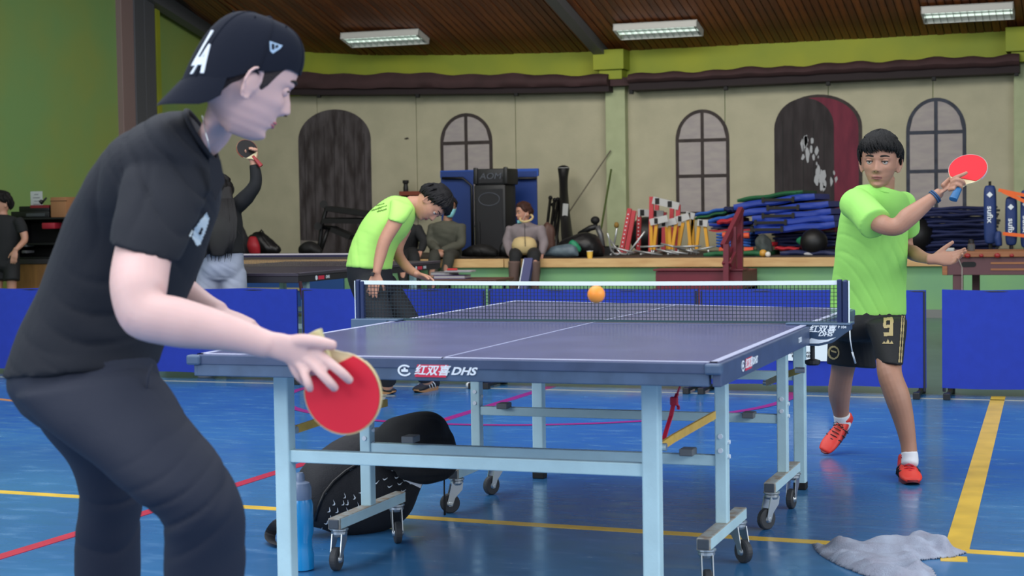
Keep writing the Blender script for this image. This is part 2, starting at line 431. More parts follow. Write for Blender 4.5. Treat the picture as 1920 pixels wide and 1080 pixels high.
def wallshape(name, poly, d0, d1, m):
    M = Matrix.Translation((0, YW-.02, 0)) @ Matrix(((1,0,0,0),(0,0,-1,0),(0,1,0,0),(0,0,0,1)))
    return MB().prism(poly, d0, d1, M).build(name, m, wb)
def pwindow(u0, u1, vt, vs_, bars, mfr, zb=.95):
    um = (u0+u1)/2; x0, x1 = wx(u0), wx(u1); zt = wz(vt, um); zs = wz(vs_, um); t = .035*(x1-x0)/.72*1.3
    xm = (x0+x1)/2
    wallshape('painted_window', arch(x0, x1, zb, zs, zt), -.001, .003, mfr)
    zc = [zb] + sorted(wz(b, um) for b in bars)
    zt_i = zt - t; zs_i = zs
    # panes between the painted bars
    n = 8
    for i, z0 in enumerate(zc):
        top = zc[i+1]-t/2 if i+1 < len(zc) else None
        for sx in (-1, 1):
            xa, xb = (x0+t, xm-t/2) if sx < 0 else (xm+t/2, x1-t)
            if top is not None: poly = [(xa, z0+t/2), (xb, z0+t/2), (xb, top), (xa, top)]
            else:
                r = (x1-x0)/2 - t; H = zt_i - zs_i
                edge = [(xm + q, zs_i + H*math.sqrt(max(0, 1-(q/r)**2))) for q in [(-r + (r-t/2)*j/n) if sx < 0 else (t/2 + (r-t/2)*j/n) for j in range(n+1)]]
                edge = [e for e in edge if e[1] > z0+t/2+.01]
                poly = [(xb, z0+t/2)] + edge[::-1] + [(xa, z0+t/2)] if sx < 0 else [(xa, z0+t/2), (xb, z0+t/2)] + edge[::-1]
                poly = poly if sx > 0 else poly[::-1]
            wallshape('painted_pane', poly, .001, .005, M_PWIN)
pwindow(826, 924, 212, 266, [268], M_PFR)
pwindow(1267, 1368, 205, 262, [263, 330], M_PFR, wz(400, 1317))
pwindow(1699, 1812, 183, 246, [248, 321], M_PFR2)
x0, x1 = wx(560), wx(696); wallshape('painted_door', arch(x0, x1, .60, wz(262, 628), wz(205, 628)), -.001, .003, M_PDOOR)
for i in range(7):
    xx = x0 + (x1-x0)*(i+.6)/7.3; wallshape('painted_board', [(xx, .8), (xx+.012, .8), (xx+.012, wz(228+8*abs(i-3), 628)), (xx, wz(228+8*abs(i-3), 628))], .001, .0045, M_PDOOR2)
wallshape('painted_patch', [(x0, .6), (x0+.3, .6), (x0+.3, .78), (x0, .8)], .001, .0045, mat('bare_grey', (120, 114, 108), .8, var=.2, scale=9))
x0, x1 = wx(1452), wx(1617); zt = wz(177, 1534); zs = wz(240, 1534)
wallshape('painted_door', arch(x0, x1, .6, zs, zt), -.001, .003, M_PFR)
wallshape('painted_reveal', arch(x0+.03, x1-.045, .6, zs, zt-.035), .001, .004, M_PMAR)
wallshape('painted_leaf', arch(x0+.01, wx(1564), .6, wz(238, 1510), wz(184, 1510)), .002, .006, M_PDOOR2)
for i in range(5):
    xx = x0 + (wx(1564)-x0)*(i+.8)/5.8; wallshape('painted_board', [(xx, .8), (xx+.01, .8), (xx+.01, zs+.1), (xx, zs+.1)], .004, .0075, M_BLK)
M_FLAKE = mat('flaked_paint', (170, 172, 176), .8)
rng = random.Random(11)
fm = MB()
for i in range(26):       # flaked paint patches, an irregular diagonal band
    t = i/25; u = 1508 + 52*t + rng.uniform(-14, 12); v = 292 + 58*t + rng.uniform(-26, 20) - (20 if t < .3 else 0); r = rng.uniform(.015, .06)
    cx, cz = wx(u), wz(v, u); n = 7
    poly = [(cx + r*.6*math.cos(a*2*math.pi/n)*rng.uniform(.5, 1.2), cz + r*1.5*math.sin(a*2*math.pi/n)*rng.uniform(.5, 1.2)) for a in range(n)]
    M = Matrix.Translation((0, YW-.02, 0)) @ Matrix(((1,0,0,0),(0,0,-1,0),(0,1,0,0),(0,0,0,1))); fm.prism(poly, .005, .0068+.0006*i % .003, M)
o = fm.build('flaked_paint', M_FLAKE, wb); o['kind'] = 'stuff'
wallshape('painted_flower', [(wx(763)+.03*math.cos(a), wz(260, 763)+.015*math.sin(a*3)) for a in [i*.5236 for i in range(12)]], 0, .002, M_PFR)

# valance: rolled brown curtain on a black rail with hooks
def valance(pts, name_label, x_split=None):
    """pts: (u, vtop, vmid, vbot) pixels on plane Y"""
    Y = YW-.30; mb = MB(); md = MB(); R = []
    N_ = 60
    def ip(t, k):
        for a, b in zip(pts, pts[1:]):
            if a[0] <= t <= b[0]: return a[k] + (b[k]-a[k])*(t-a[0])/(b[0]-a[0])
        return pts[-1][k]
    vs = []; vd = []
    for i in range(N_+1):
        u = pts[0][0] + (pts[-1][0]-pts[0][0])*i/N_
        top = onY(u, ip(u, 1), Y); mid = onY(u, ip(u, 2), Y); bot = onY(u, ip(u, 3), Y)
        wob = .012*math.sin(i*1.1) + .01*math.sin(i*.43)
        zt = top.z + wob; zm = mid.z
        prof = [(0, zt), (-.10, zt-.005), (-.15, (zt+zm)/2+.02), (-.16, (zt+zm)/2-.02), (-.13, zm+.01+wob*.5), (-.06, zm-.005), (0, zm-.01)]
        vs.append([Vector((mid.x, Y+.28+p*(1.6), z)) if j == 0 or j == 6 else Vector((mid.x, Y+p, z)) for j, (p, z) in enumerate(prof)])
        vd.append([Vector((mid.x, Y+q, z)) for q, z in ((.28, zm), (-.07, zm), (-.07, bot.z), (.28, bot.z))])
    for rows, mm in ((vs, mb), (vd, md)):
        n = len(rows[0]); flat = [p for r in rows for p in r]
        fs = [(i*n+j, i*n+(j+1) % n, (i+1)*n+(j+1) % n, (i+1)*n+j) for i in range(len(rows)-1) for j in range(n)]
        fs += [tuple(range(n)), tuple(range(len(flat)-n, len(flat)))]; mm.add(flat, fs)
    root = mb.build('curtain_valance', M_VAL, smooth=50); tag(root, name_label, 'curtain')
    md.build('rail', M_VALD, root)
    return root, Y
v1, Y_ = valance([(322, 158, 172, 178), (352, 146, 163, 172), (390, 135, 160, 172), (560, 137, 168, 178), (640, 138, 168, 178), (800, 138, 167, 177), (980, 140, 166, 175), (1144, 140, 162, 172)], 'rolled brown curtain valance on the black rail left of the middle pilaster')
v2, Y_ = valance([(1182, 140, 157, 170), (1400, 128, 147, 160), (1700, 112, 133, 146), (1912, 102, 124, 137)], 'rolled brown curtain valance on the black rail right of the middle pilaster')
MB().box((wx(1143, 14.6), 14.66, wz(160, 1160, 14.6)), (wx(1183, 14.6), 14.83, wz(145, 1160, 14.6))).build('curtain', M_VAL, v1)
for u, v, p in [(598, 179, v1), (783, 179, v1), (968, 176, v1), (1184, 172, v2), (1361, 165, v2), (1553, 156, v2), (1751, 147, v2), (1906, 138, v2)]:
    c = onY(u, v, Y_-.03); MB().cbox((c.x-.025, c.y-.03, c.z-.03), (c.x+.025, c.y+.03, c.z+.02), .006).build('hook', M_BLK, p)

# ------------------------------------------------------------------ left wall
wl = struct(MB().box((-10.25, -4, 0), (-10.0, 13.2, 4.9)).box((-10.35, 13.2, 0), (-10.1, 15.15, 4.9)).build('wall_left', M_GREEN))
def yx(u, X):
    d = CF*FPX + CR*(u-960) - CU*(100-540); return CAM.y + d.y*((X-CAM.x)/d.x)
MB().cbox((-10.06, yx(229, -9.92), 0), (-9.92, yx(253, -9.92), 4.9), .008).build('column_face', M_MAUVE, wl)
MB().cbox((-10.06, yx(254, -9.90), 0), (-9.90, yx(272, -9.90), 4.9), .006).build('steel_column', M_GREY, wl)
MB().cbox((-10.08, yx(272.6, -9.90), 0), (-9.90, yx(292, -9.90), 4.9), .006).build('steel_column', M_GREY, wl)
MB().cbox((-10.08, yx(294, -9.96), 0), (-9.96, yx(302, -9.96), 4.0), .008).build('pilaster', M_LIME, wl)

struct(MB().box((9.0, 4.8, 0), (9.2, 15.15, 4.9)).build('wall_right', M_GREEN))

# ------------------------------------------------------------------ stage
YS = 11.8; ZS = .62
st = struct(MB().box((-10, YS+.03, 0), (9, YW, ZS-.04)).build('trim_3', M_STAGEG))
MB().box((-10, YS+.03, ZS-.04), (9, YW-.02, ZS)).build('stage_deck', M_DECK, st)
MB().box((-10, YS+.0, 0), (9, YS+.05, .085)).build('plinth', M_GREYBASE, st)
for a, b in [(-9.9, -7.2), (-7.19, -4.6), (-4.59, -1.92), (-1.91, .95), (.96, 4), (4.01, 8.9)]:
    MB().cbox((a, YS-.03, ZS-.09), (b, YS+.12, ZS+.004), .004).build('edge_plank', M_WOOD, st)
# blue painted board with yellow outline leaning on the stage front
t = thing('blue_board', 'blue board with thin yellow outline behind the second table', 'board', (-7.6, 11.2, 0))
MB().cbox((-9.2, 11.2, .05), (-6.3, 11.24, .60), .004).build('board', mat('board_blue', (20, 62, 120), .6), t)
MB().box((-8.6, 11.185, .30), (-6.75, 11.199, .33)).box((-6.78, 11.185, .33), (-6.75, 11.199, .55)).build('outline', mat('outline_tan', (150, 140, 100), .6), t)
MB().box((-9.1, 11.16, 0), (-9.0, 11.4, .06)).box((-6.5, 11.16, 0), (-6.4, 11.4, .06)).build('foot', M_BLK, t)

# ------------------------------------------------------------------ ceiling lamps
M_LAMPW = mat('lamp_white', (190, 190, 186), .5)
M_REFL = mat('lamp_reflector', (215, 225, 220), .18, metal=.9)
M_TUBE = mat('lamp_tube', (235, 240, 235), .4, emit=1.6)
def lamp(u0, u1, v, label, tw=0):
    Y = 13.9; a = onY(u0, v, Y); b = onY(u1, v, Y); x0, x1 = a.x, b.x; L_ = x1-x0; W_ = .36
    xc = (x0+x1)/2; r = thing('ceiling_lamp', label, 'lamp', (xc, Y+.1, zceil(xc, Y+.1)-.01), tw, 'louvred lamps on the wooden ceiling')
    r.rotation_euler = (-math.atan(SL), 0, tw)
    def P(mb, n, m): 
        o = mb.build(n, m); o.parent = r; return o
    h = .085; 
    P(MB().cbox((-L_/2, -W_/2, -h), (L_/2, -W_/2+.012, 0), .002).cbox((-L_/2, W_/2-.012, -h), (L_/2, W_/2, 0), .002)
      .cbox((-L_/2, -W_/2, -h), (-L_/2+.014, W_/2, 0), .002).cbox((L_/2-.014, -W_/2, -h), (L_/2, W_/2, 0), .002).box((-L_/2, -W_/2, -.01), (L_/2, W_/2, 0)), 'housing', M_LAMPW)
    for s in (-1, 1):
        P(MB().tube([(-L_/2+.02, s*.08, -.04), (L_/2-.02, s*.08, -.04)], .013, 8), 'tube', M_TUBE)
    for i in range(13):
        x = -L_/2 + L_*(i+.5)/13
        P(MB().box((x-.0025, -W_/2+.013, -h+.002), (x+.0025, W_/2-.013, -.03)), 'louvre', M_REFL)
    P(MB().box((-L_/2+.015, -.006, -h+.002), (L_/2-.015, .006, -.03)), 'louvre_spine', M_REFL)
    P(MB().box((-L_/2+.015, -W_/2+.014, -.016), (L_/2-.015, W_/2-.014, -.012)), 'reflector', M_REFL)
lamp(643, 790, 62, 'louvred lamp on the wooden ceiling above the capped player, leftmost of the three')
lamp(1153, 1310, 70, 'louvred lamp on the wooden ceiling just right of the grey beam')
lamp(1728, 1901, 36, 'louvred lamp on the wooden ceiling at the far right')

# ------------------------------------------------------------------ table tennis table
M_TOP = mat('table_top', (88, 92, 132), .24, var=.08, scale=6, spec=.6)
M_TLINE = mat('table_line', (170, 174, 200), .4)
M_APRON = mat('table_apron', (64, 78, 108), .38, var=.12, scale=12)
M_APRON2 = mat('table_apron_lit', (70, 90, 118), .4, var=.15, scale=14)  # paler apron blue, the light on the near end put into the colour
M_LEG = mat('leg_paint', (186, 218, 226), .35, var=.06, scale=9, bump=.06, bscale=120)
M_RUST = mat('worn_tube', (172, 182, 182), .6, col2=(150, 132, 112), scale=30)
M_CHROME = mat('castor_steel', (190, 196, 200), .28, metal=.85)
M_RUB = mat('castor_rubber', (52, 54, 58), .6)
M_WHITE = mat('print_white', (225, 232, 240), .5)
M_PRED = mat('print_red', (206, 44, 74), .5)
M_BRKY = mat('yellow_bracket', (206, 166, 70), .45, var=.1, scale=20)
ZT = .76
tb = thing('table_tennis_table', 'navy table tennis table on light blue legs with castors, in the foreground court', 'table', (0, .03, 0))
HW = .7625; YA, YB = -1.37, 1.37
for s, (y0, y1) in enumerate(((YA, -.002), (.006, YB))):
    MB().cbox((-HW, y0, ZT-.022), (HW, y1, ZT), .003).build('table_half', M_TOP, tb)
z = ZT+.0006
def ln(a, b): MB().box((a[0], a[1], ZT-.001), (b[0], b[1], z)).build('white_line', M_TLINE, tb)
ln((-HW, YA), (HW, YA+.02)); ln((-HW, YB-.02), (HW, YB))
for y0_, y1_ in ((YA, .004), (.008, .6), (.6, YB)):
    ln((-HW, y0_), (-HW+.02, y1_)); ln((HW-.02, y0_), (HW, y1_)); ln((-.0025, y0_), (.0025, y1_))
MB().cbox((-HW-.002, YA-.001, ZT-.064), (HW-.02, YA+.03, ZT-.0225), .003).build('end_apron', M_APRON2, tb)
MB().cbox((-HW-.004, YA-.004, ZT-.030), (HW-.03, YA+.01, ZT-.003), .002).build('end_edge_band', M_APRON, tb)
MB().cbox((-HW, YB-.03, ZT-.064), (HW, YB, ZT-.0225), .003).build('end_apron', M_APRON, tb)
for sx in (-1, 1):
    for y0, y1 in ((YA, -.01), (.01, YB)):
        MB().cbox((sx*HW-.012, y0, ZT-.064), (sx*HW+.012, y1, ZT-.004), .003).build('side_apron', M_APRON if sx > 0 else M_APRON2, tb)
for sx in (-1, 1):
    for yy in (YA, YB):
        MB().cbox((sx*HW-.03, yy-.014 if yy < 0 else yy-.02, ZT-.032), (sx*HW+.014, yy+.02 if yy < 0 else yy+.014, ZT-.003), .006).build('corner_guard', M_APRON2, tb)
# print on the near end apron
def logo_set(M, k=1.0, letters=True):
    mb = MB()
    n = 28; ring = [(.021*math.cos(a), .016*math.sin(a)) for a in [(.12+i*(1-.2)/n)*2*math.pi for i in range(n+1)]] + [(.0155*math.cos(a), .0115*math.sin(a)) for a in [(.12+i*(1-.2)/n)*2*math.pi for i in range(n+1)]][::-1]
    mb.prism([(x*k, y*k) for x, y in ring], 0, .0008, M); mb.box((-.010*k, -.004*k, 0), (.010*k, .003*k, .0008), M); mb.box((-.003*k, .003*k, 0), (.003*k, .008*k, .0008), M)
    mb.build('badge_print', M_WHITE, tb)
    MB().prism([(.030*k, -.017*k), (.122*k, -.017*k), (.130*k, .017*k), (.038*k, .017*k)], 0, .0008, M).build('red_label', M_PRED, tb)
    t = text_mb('红双喜', .021*k, .0006, M @ Matrix.Translation((.080*k, 0, .0008)), shear=.3, weight=.02, xs=1.15); t.build('label_characters', M_WHITE, tb)
    t = text_mb('DHS', .020*k, .0008, M @ Matrix.Translation((.172*k, .0, 0)), shear=.35, weight=.03, xs=1.3); t.build('label_letters', M_WHITE, tb)
yf = YA-.0035
pa = onY(759, 696, yf); logo_set(frame((pa.x, yf-.0005, ZT-.036), (1, 0, 0), (0, 0, 1)))
logo_set(frame((HW+.0125, -1.10, ZT-.034), (0, 1, 0), (0, 0, 1)), .95)
text_mb('T2023', .016, .0008, frame((HW+.0125, -.20, ZT-.034), (0, 1, 0), (0, 0, 1)), weight=.02).build('label_letters', M_WHITE, tb)

for o in tb.children:      # the far half hangs a little low on the right
    me = o.data
    for v in me.vertices:
        if v.co.y > .007 and v.co.z > ZT-.08:
            k = max(0, v.co.x+HW)/1.525*min(1, (v.co.y-.006)/1.364); v.co.z -= .028*k; v.co.x -= .045*k
LX = .565; XO = -.035
for sy, yl, ycb in ((-1, -1.15, -.47), (1, 1.25, .57)):
    for sx in (-1, 1):
        x = XO + sx*LX
        yc = -1.15 if sy < 0 else 1.20
        MB().cbox((x-.024, yc-.024, .02), (x+.024, yc+.024, ZT-.065), .005).build('leg', M_LEG, tb)
        MB().cbox((x-.026, yc-.026, 0), (x+.026, yc+.026, .03), .004).build('rubber_foot', M_BLK, tb)
        xp = x + sx*.045
        MB().cbox((xp-.019, ycb-.022, .17), (xp+.019, ycb+.022, ZT-.065), .004).build('post', M_LEG, tb)
        j = MB(); 
        for zz in (.40, .445): j.tube([(xp, ycb-.026, zz), (xp, ycb-.021, zz)], .008, 10).tube([(xp+.019, ycb, zz-.02), (xp+.026, ycb, zz-.02)], .007, 8)
        j.build('bolt', M_WHITE, tb)
        # castor beam with two castors
        yb0, yb1 = (-.74, -.20) if sy < 0 else (.30, .82)
        bm_ = MB().cbox((xp-.021, yb0, .135), (xp+.021, yb1, .172), .003).build('castor_beam', M_RUST if True else M_LEG, tb)
        MB().cbox((xp+.0205, yb0+.01, .137), (xp+.0225, yb1-.01, .170), .001).build('beam_paint', M_LEG, tb)
        MB().cbox((xp-.018, yb0-.004, .138), (xp+.018, yb0+.01, .169), .003).build('end_cap', mat('cap_grey', (70, 78, 88), .5), tb)
        for yy in (yb0+.04, yb1-.04):
            ang = {(-1, -1): .05, (-1, 1): .35, (1, -1): -1.0, (1, 1): -.6}[(sy, sx)] + (.5 if yy > yb0+.1 else 0)
            cs = thing('castor', None, None, (xp, yy, 0), 0)
            Mz = Matrix.Translation((xp, yy, 0)) @ Matrix.Rotation(ang, 4, 'Z')
            f = MB(); f.lathe([(.03, .128), (.03, .133), (.012, .137)], 16, Mz).lathe([(.022, .108), (.026, .116), (.026, .124), (.02, .128)], 16, Mz)
            for s2 in (-1, 1):
                f.prism([(-.022, .118), (.022, .118), (.030, .085), (.040, .045), (.034, .028), (.022, .028), (.010, .06), (-.018, .09)], s2*.017-.0015, s2*.017+.0015,
                        Mz @ Matrix(((0,0,1,0),(-1,0,0,0),(0,1,0,0),(0,0,0,1))))
            bpy.data.objects.remove(cs)
            fo = f.build('castor_fork', M_CHROME, tb)
            Mw = Mz @ Matrix.Translation((0, -.028, .038)) @ Matrix.Rotation(math.pi/2, 4, 'Y')
            MB().lathe([(.018, -.012), (.034, -.012), (.038, -.008), (.038, .008), (.034, .012), (.018, .012)], 24, Mw).build('wheel', M_RUB, fo)
            MB().lathe([(.005, -.0205), (.008, -.02), (.014, -.0125), (.014, .0125), (.008, .02), (.005, .0205)], 14, Mw).build('hub', M_CHROME, fo)
# cross bars
def hbar(y, zc, h, x0=None, x1=None, m=None, n='cross_bar'):
    MB().cbox((x0 if x0 is not None else XO-LX+.02, y-.015, zc-h/2), (x1 if x1 is not None else XO+LX-.02, y+.015, zc+h/2), .003).build(n, m or M_LEG, tb)
zb = onY(900, 868, -1.15).z; hbar(-1.15, zb, .037)
zb = onY(1000, 850, -.47).z; hbar(-.47, zb, .034, XO-LX-.04, XO+LX+.04)
zb = onY(1100, 775, .57).z; hbar(.57, zb, .034, XO-LX-.04, XO+LX+.04)
zb = onY(1410, 703, 1.20).z; hbar(1.20, zb, .037)
for u, v, y in [(770, 822, -.5), (1290, 846, -.5), (945, 760, .55), (1405, 777, .55)]:
    c = onY(u, v, y); MB().cbox((c.x-.022, c.y-.03, c.z-.012), (c.x+.022, c.y+.03, c.z+.010), .003).build('stop_block', mat('stop_grey', (104, 108, 112), .5), tb)
# folding struts (yellow) and pivot bolts
def strut(pts, w=.028, t=.005):
    m = MB(); 
    for a, b in zip(pts, pts[1:]): m.bar(a, b, t, w, up=(1, 0, .01))
    return m
for pts in ([onY(1238, 838, -1.10), onY(1262, 822, -1.0), onY(1340, 778, -.52)], [onY(552, 806, -1.10), onY(600, 790, -1.0), onY(725, 755, -.5)], [onY(1500, 694, .62), onY(1470, 704, .7), onY(1438, 718, 1.12)]):
    m = MB()
    for a, b in zip(pts, pts[1:]): m.bar(a, b, .008, .024)
    m.build('folding_strut', M_BRKY, tb)
for u, v, y in [(1240, 838, -1.12), (549, 806, -1.12), (1501, 694, .6), (1440, 718, 1.15)]:
    c = onY(u, v, y); MB().tube([c - Vector((.02, 0, 0)), c + Vector((.015, 0, 0))], .011, 10).build('pivot_bolt', M_CHROME, tb)

# red strap hanging from the table
m = MB(); P = [onY(1276, 722, -.95), onY(1270, 738, -.95), onY(1264, 752, -.96), onY(1258, 780, -.97), onY(1250, 805, -1.0), onY(1242, 832, -1.03)]
for a, b in zip(P, P[1:]): m.bar(a, b, .012, .004)
m.cbox(tuple(P[2]-Vector((.011, .008, .012))), tuple(P[2]+Vector((.011, .008, .012))), .003)
Q = [P[2], onY(1272, 762, -.94), onY(1272, 768, -.94)]
for a, b in zip(Q, Q[1:]): m.bar(a, b, .008, .004)
m.tube([P[-1]-Vector((0, .01, 0)), P[-1]+Vector((0, .012, 0))], .012, 12)
tag(m.build('safety_strap', mat('strap_red', (196, 30, 60), .5)), 'thin red safety strap hanging under the table beside the right near leg', 'strap')

# ------------------------------------------------------------------ net
M_NPOST = mat('net_post_navy', (26, 42, 84), .35, metal=.2)
M_NET = mat('net_thread', (14, 34, 44), .7)
M_BAND = mat('net_band', (222, 234, 240), .6)
net = thing('table_net', 'dark green net with a white top band clamped across the foreground table', 'net', (0, .05, ZT))
YN = .055; xl = onY(677, 530, YN).x; xr = onY(1571, 530, YN).x
zt_l = onY(677, 526, YN).z; zt_r = onY(1571, 526, YN).z; zt_c = onY(1100, 528, YN).z
def ztop(x):
    t = (x-xl)/(xr-xl); lin = zt_l + (zt_r-zt_l)*t; mid = zt_l + (zt_r-zt_l)*(1100-677)/894
    return lin + (zt_c-mid)*math.sin(math.pi*t)
m = MB(); n = 30
vs = []; 
for i in range(n+1):
    x = xl + (xr-xl)*i/n; zt = ztop(x)
    vs += [Vector((x, YN-.004, zt-.014)), Vector((x, YN-.005, zt)), Vector((x, YN+.005, zt)), Vector((x, YN+.004, zt-.014))]
m.add(vs, [(4*i+j, 4*i+(j+1) % 4, 4*i+4+(j+1) % 4, 4*i+4+j) for i in range(n) for j in range(4)] + [(3,2,1,0), (4*n, 4*n+1, 4*n+2, 4*n+3)])
m.build('top_band', M_BAND, net)
m = MB(); nx = 132; nz = 10; th = .0009
for i in range(nx+1):
    x = xl + (xr-xl)*i/nx; m.box((x-th, YN-th, ZT+.004), (x+th, YN+th, ztop(x)-.012))
for j in range(nz+1):
    for i in range(24):
        xa = xl + (xr-xl)*i/24; xb = xl + (xr-xl)*(i+1)/24
        za = ZT+.006 + (ztop(xa)-.014-ZT-.006)*j/nz; zb_ = ZT+.006 + (ztop(xb)-.014-ZT-.006)*j/nz
        m.bar((xa, YN-.002, za), (xb, YN-.002, zb_), th*2, th*2)
o = m.build('net_mesh', M_NET, net); o['kind'] = 'stuff'
MB().box((xl, YN-.003, ZT+.0015), (xr, YN+.003, ZT+.009)).build('bottom_cord', mat('net_cord', (36, 66, 74), .6), net)
zb = ZT + .002
MB().cbox((xr-.002, YN-.012, zb), (xr+.014, YN+.012, zt_r+.004), .003).cbox((xr+.016, YN-.014, zb), (xr+.034, YN+.014, zt_r+.002), .006).build('post', M_NPOST, net)
MB().tube([(xr+.038, YN-.01, ZT), (xr+.038, YN-.01, zt_r)], .0025, 6).build('post_cord', M_BAND, net)
MB().cbox((xl-.018, YN-.014, ZT-.005), (xl-.002, YN+.014, zt_l+.004), .005).cbox((xl-.002, YN-.010, ZT), (xl+.014, YN+.010, zt_l-.002), .003).build('post', M_NPOST, net)
MB().tube([(xl-.021, YN-.01, ZT-.06), (xl-.021, YN-.01, zt_l)], .002, 6).build('post_cord', M_BAND, net)
M_CLAMP = mat('clamp_slate', (70, 92, 118), .4, var=.05)
# right clamp: side plate facing the near end, with a jaw over the table edge
yc = YN-.055
def pp(u, v): q = onY(u, v, yc); return (q.x, q.z)
M = Matrix.Translation((0, yc, 0)) @ Matrix(((1,0,0,0),(0,0,-1,0),(0,1,0,0),(0,0,0,1)))
poly = [pp(1503, 610), pp(1594, 608), pp(1594, 619), pp(1580, 628), pp(1560, 643), pp(1535, 649), pp(1503, 648)]
MB().prism(poly[::-1], -.05, 0, M).build('clamp', mat('clamp_navy', (44, 66, 94), .4), net)
MB().cbox((onY(1473, 610, yc).x, yc-.004, ZT+.001), (onY(1594, 610, yc).x, YN+.05, ZT+.007), .002).build('clamp_jaw', M_CLAMP, net)
c = onY(1540, 617, yc-.001)
text_mb('红双喜', .019, .0008, frame((c.x+.002, yc-.0005, c.z-.001), (1, 0, 0), (0, 0, 1)), shear=.3, weight=.02, xs=1.1).build('clamp_characters', M_WHITE, net)
c = onY(1547, 627, yc-.001); text_mb('DHS', .013, .0008, frame((c.x, yc-.0005, c.z), (1, 0, 0), (0, 0, 1)), shear=.35, weight=.03, xs=1.3).build('clamp_letters', M_WHITE, net)
c = onY(1579, 613.5, yc-.001); text_mb('P 104', .0085, .0008, frame((c.x, yc-.0005, c.z), (1, 0, 0), (0, 0, 1)), weight=.02).build('clamp_letters', M_WHITE, net)
sw = [pp(1510, 644), pp(1521, 634), pp(1535, 637), pp(1550, 637), pp(1568, 632), pp(1553, 640), pp(1535, 644)]
MB().prism(sw[::-1], 0, .0008, M).build('clamp_swoosh', M_WHITE, net)
MB().tube([(xr-.08, YN-.04, ZT-.13), (xr-.08, YN-.04, ZT-.02)], .008, 10).lathe([(.02, 0), (.026, .006), (.026, .016), (.012, .02)], 14, Matrix.Translation((xr-.08, YN-.04, ZT-.135))).build('clamp_screw', M_BLKG, net)
MB().cbox((xl-.02, YN-.055, ZT+.001), (onY(757, 604, YN).x, YN+.03, ZT+.008), .003).cbox((xl-.02, YN-.055, ZT-.05), (-HW-.014, YN-.03, ZT+.006), .003).build('clamp', M_CLAMP, net)

# ------------------------------------------------------------------ balls
def ball(u, v, w, r, m, label):
    c = W(u, v, w); o = MB().ball((0, 0, 0), r, 32).build('table_tennis_ball', m, smooth=True); o.location = c; tag(o, label, 'ball'); return o
ball(1118, 552, 3.74, .0198, mat('orange_ball', (248, 150, 52), .45, sss=.1), 'orange table tennis ball in flight above the net')
c = onZ(879, 728); o = MB().ball((0, 0, 0), .02, 24).build('table_tennis_ball', mat('white_ball', (225, 225, 220), .4), smooth=True); o.location = (c.x, c.y, .0205); tag(o, 'white table tennis ball lying on the floor under the table', 'ball')

# ------------------------------------------------------------------ court barriers
M_BAR = mat('barrier_blue', (24, 50, 156), .85, var=.04, scale=20, bump=.12, bscale=400)
M_BARF = mat('barrier_frame', (20, 22, 40), .5)
YB_ = 4.68
bars = [(-7.75, -6.36), (-6.34, -4.95), (-4.92, -3.535), (-3.50, -2.15), (-2.13, -.715), (-.70, .69), (.785, 2.2)]
blab = ['at the far left edge of the picture', 'behind the capped player, second from the left edge', 'behind the capped player\'s forearm, left of the dark seam', 'between the dark seam and the bending player', 'seen through the left half of the net', 'seen through the right half of the net behind the white sign', 'at the right edge beyond the open gap']
for (a, b), lb_ in zip(bars, blab):
    r = thing('court_barrier', 'blue fabric court barrier ' + lb_, 'barrier', ((a+b)/2, YB_, 0), 0, 'row of blue court barriers')
    nX = 20; vs = []; fs = []; mb = MB()
    for j, z in enumerate((.052, .052, .645, .645)):
        for i in range(nX+1):
            x = a + (b-a)*i/nX; y = YB_ + (-.008 if j in (0, 3) else .008) + .004*math.sin(i*.9+a*5)
            vs.append(Vector((x, y, z + .003*math.sin(i*.7+a*3))))
    for j in range(4):
        for i in range(nX): fs.append((j*(nX+1)+i, j*(nX+1)+i+1, ((j+1) % 4)*(nX+1)+i+1, ((j+1) % 4)*(nX+1)+i))
    mb.add(vs, fs); mb.build('fabric_panel', M_BAR, r)
    fr = MB().tube([(a+.01, YB_, .03), (a+.01, YB_, .635)], .009, 8).tube([(b-.01, YB_, .03), (b-.01, YB_, .635)], .009, 8).tube([(a+.01, YB_, .635), (b-.01, YB_, .635)], .006, 8)
    fr.build('frame', M_BARF, r)
    for x in (a+.04, b-.04): MB().cbox((x-.012, YB_-.17, .012), (x+.012, YB_+.17, .034), .003).cbox((x-.02, YB_-.19, 0), (x+.02, YB_-.14, .04), .004).cbox((x-.02, YB_+.14, 0), (x+.02, YB_+.19, .04), .004).build('foot', M_BLKG, r)
c0 = onY(1470, 640, 4.66); c1 = onY(1553, 677, 4.66)
sg = thing('paper_sign', 'white sign with black and green lettering on the blue barrier beside the table', 'sign', (c0.x, 4.655, c1.z))
MB().box((c0.x, 4.650, c1.z), (c1.x, 4.656, c0.z)).build('sheet', mat('sign_white', (214, 224, 226), .7), sg)
for i, s in enumerate(('JUEGOS', 'DEPORTIVOS', 'ESCOLARES')):
    c = onY(1532, 656+i*6.2, 4.65); text_mb(s, .014, .0008, frame((onY(1512+ (12 if i == 1 else 10 if i == 2 else 0)-1, 656, 4.65).x, 4.6495, c.z), (1, 0, 0), (0, 0, 1)), weight=.04, align='RIGHT', xs=1.15).build('lettering', M_BLK, sg)
MB().box((c0.x, 4.648, c0.z-.012), (onY(1534, 645, 4.65).x, 4.65, c0.z)).build('green_stripe', mat('sign_green', (20, 90, 84), .7), sg)

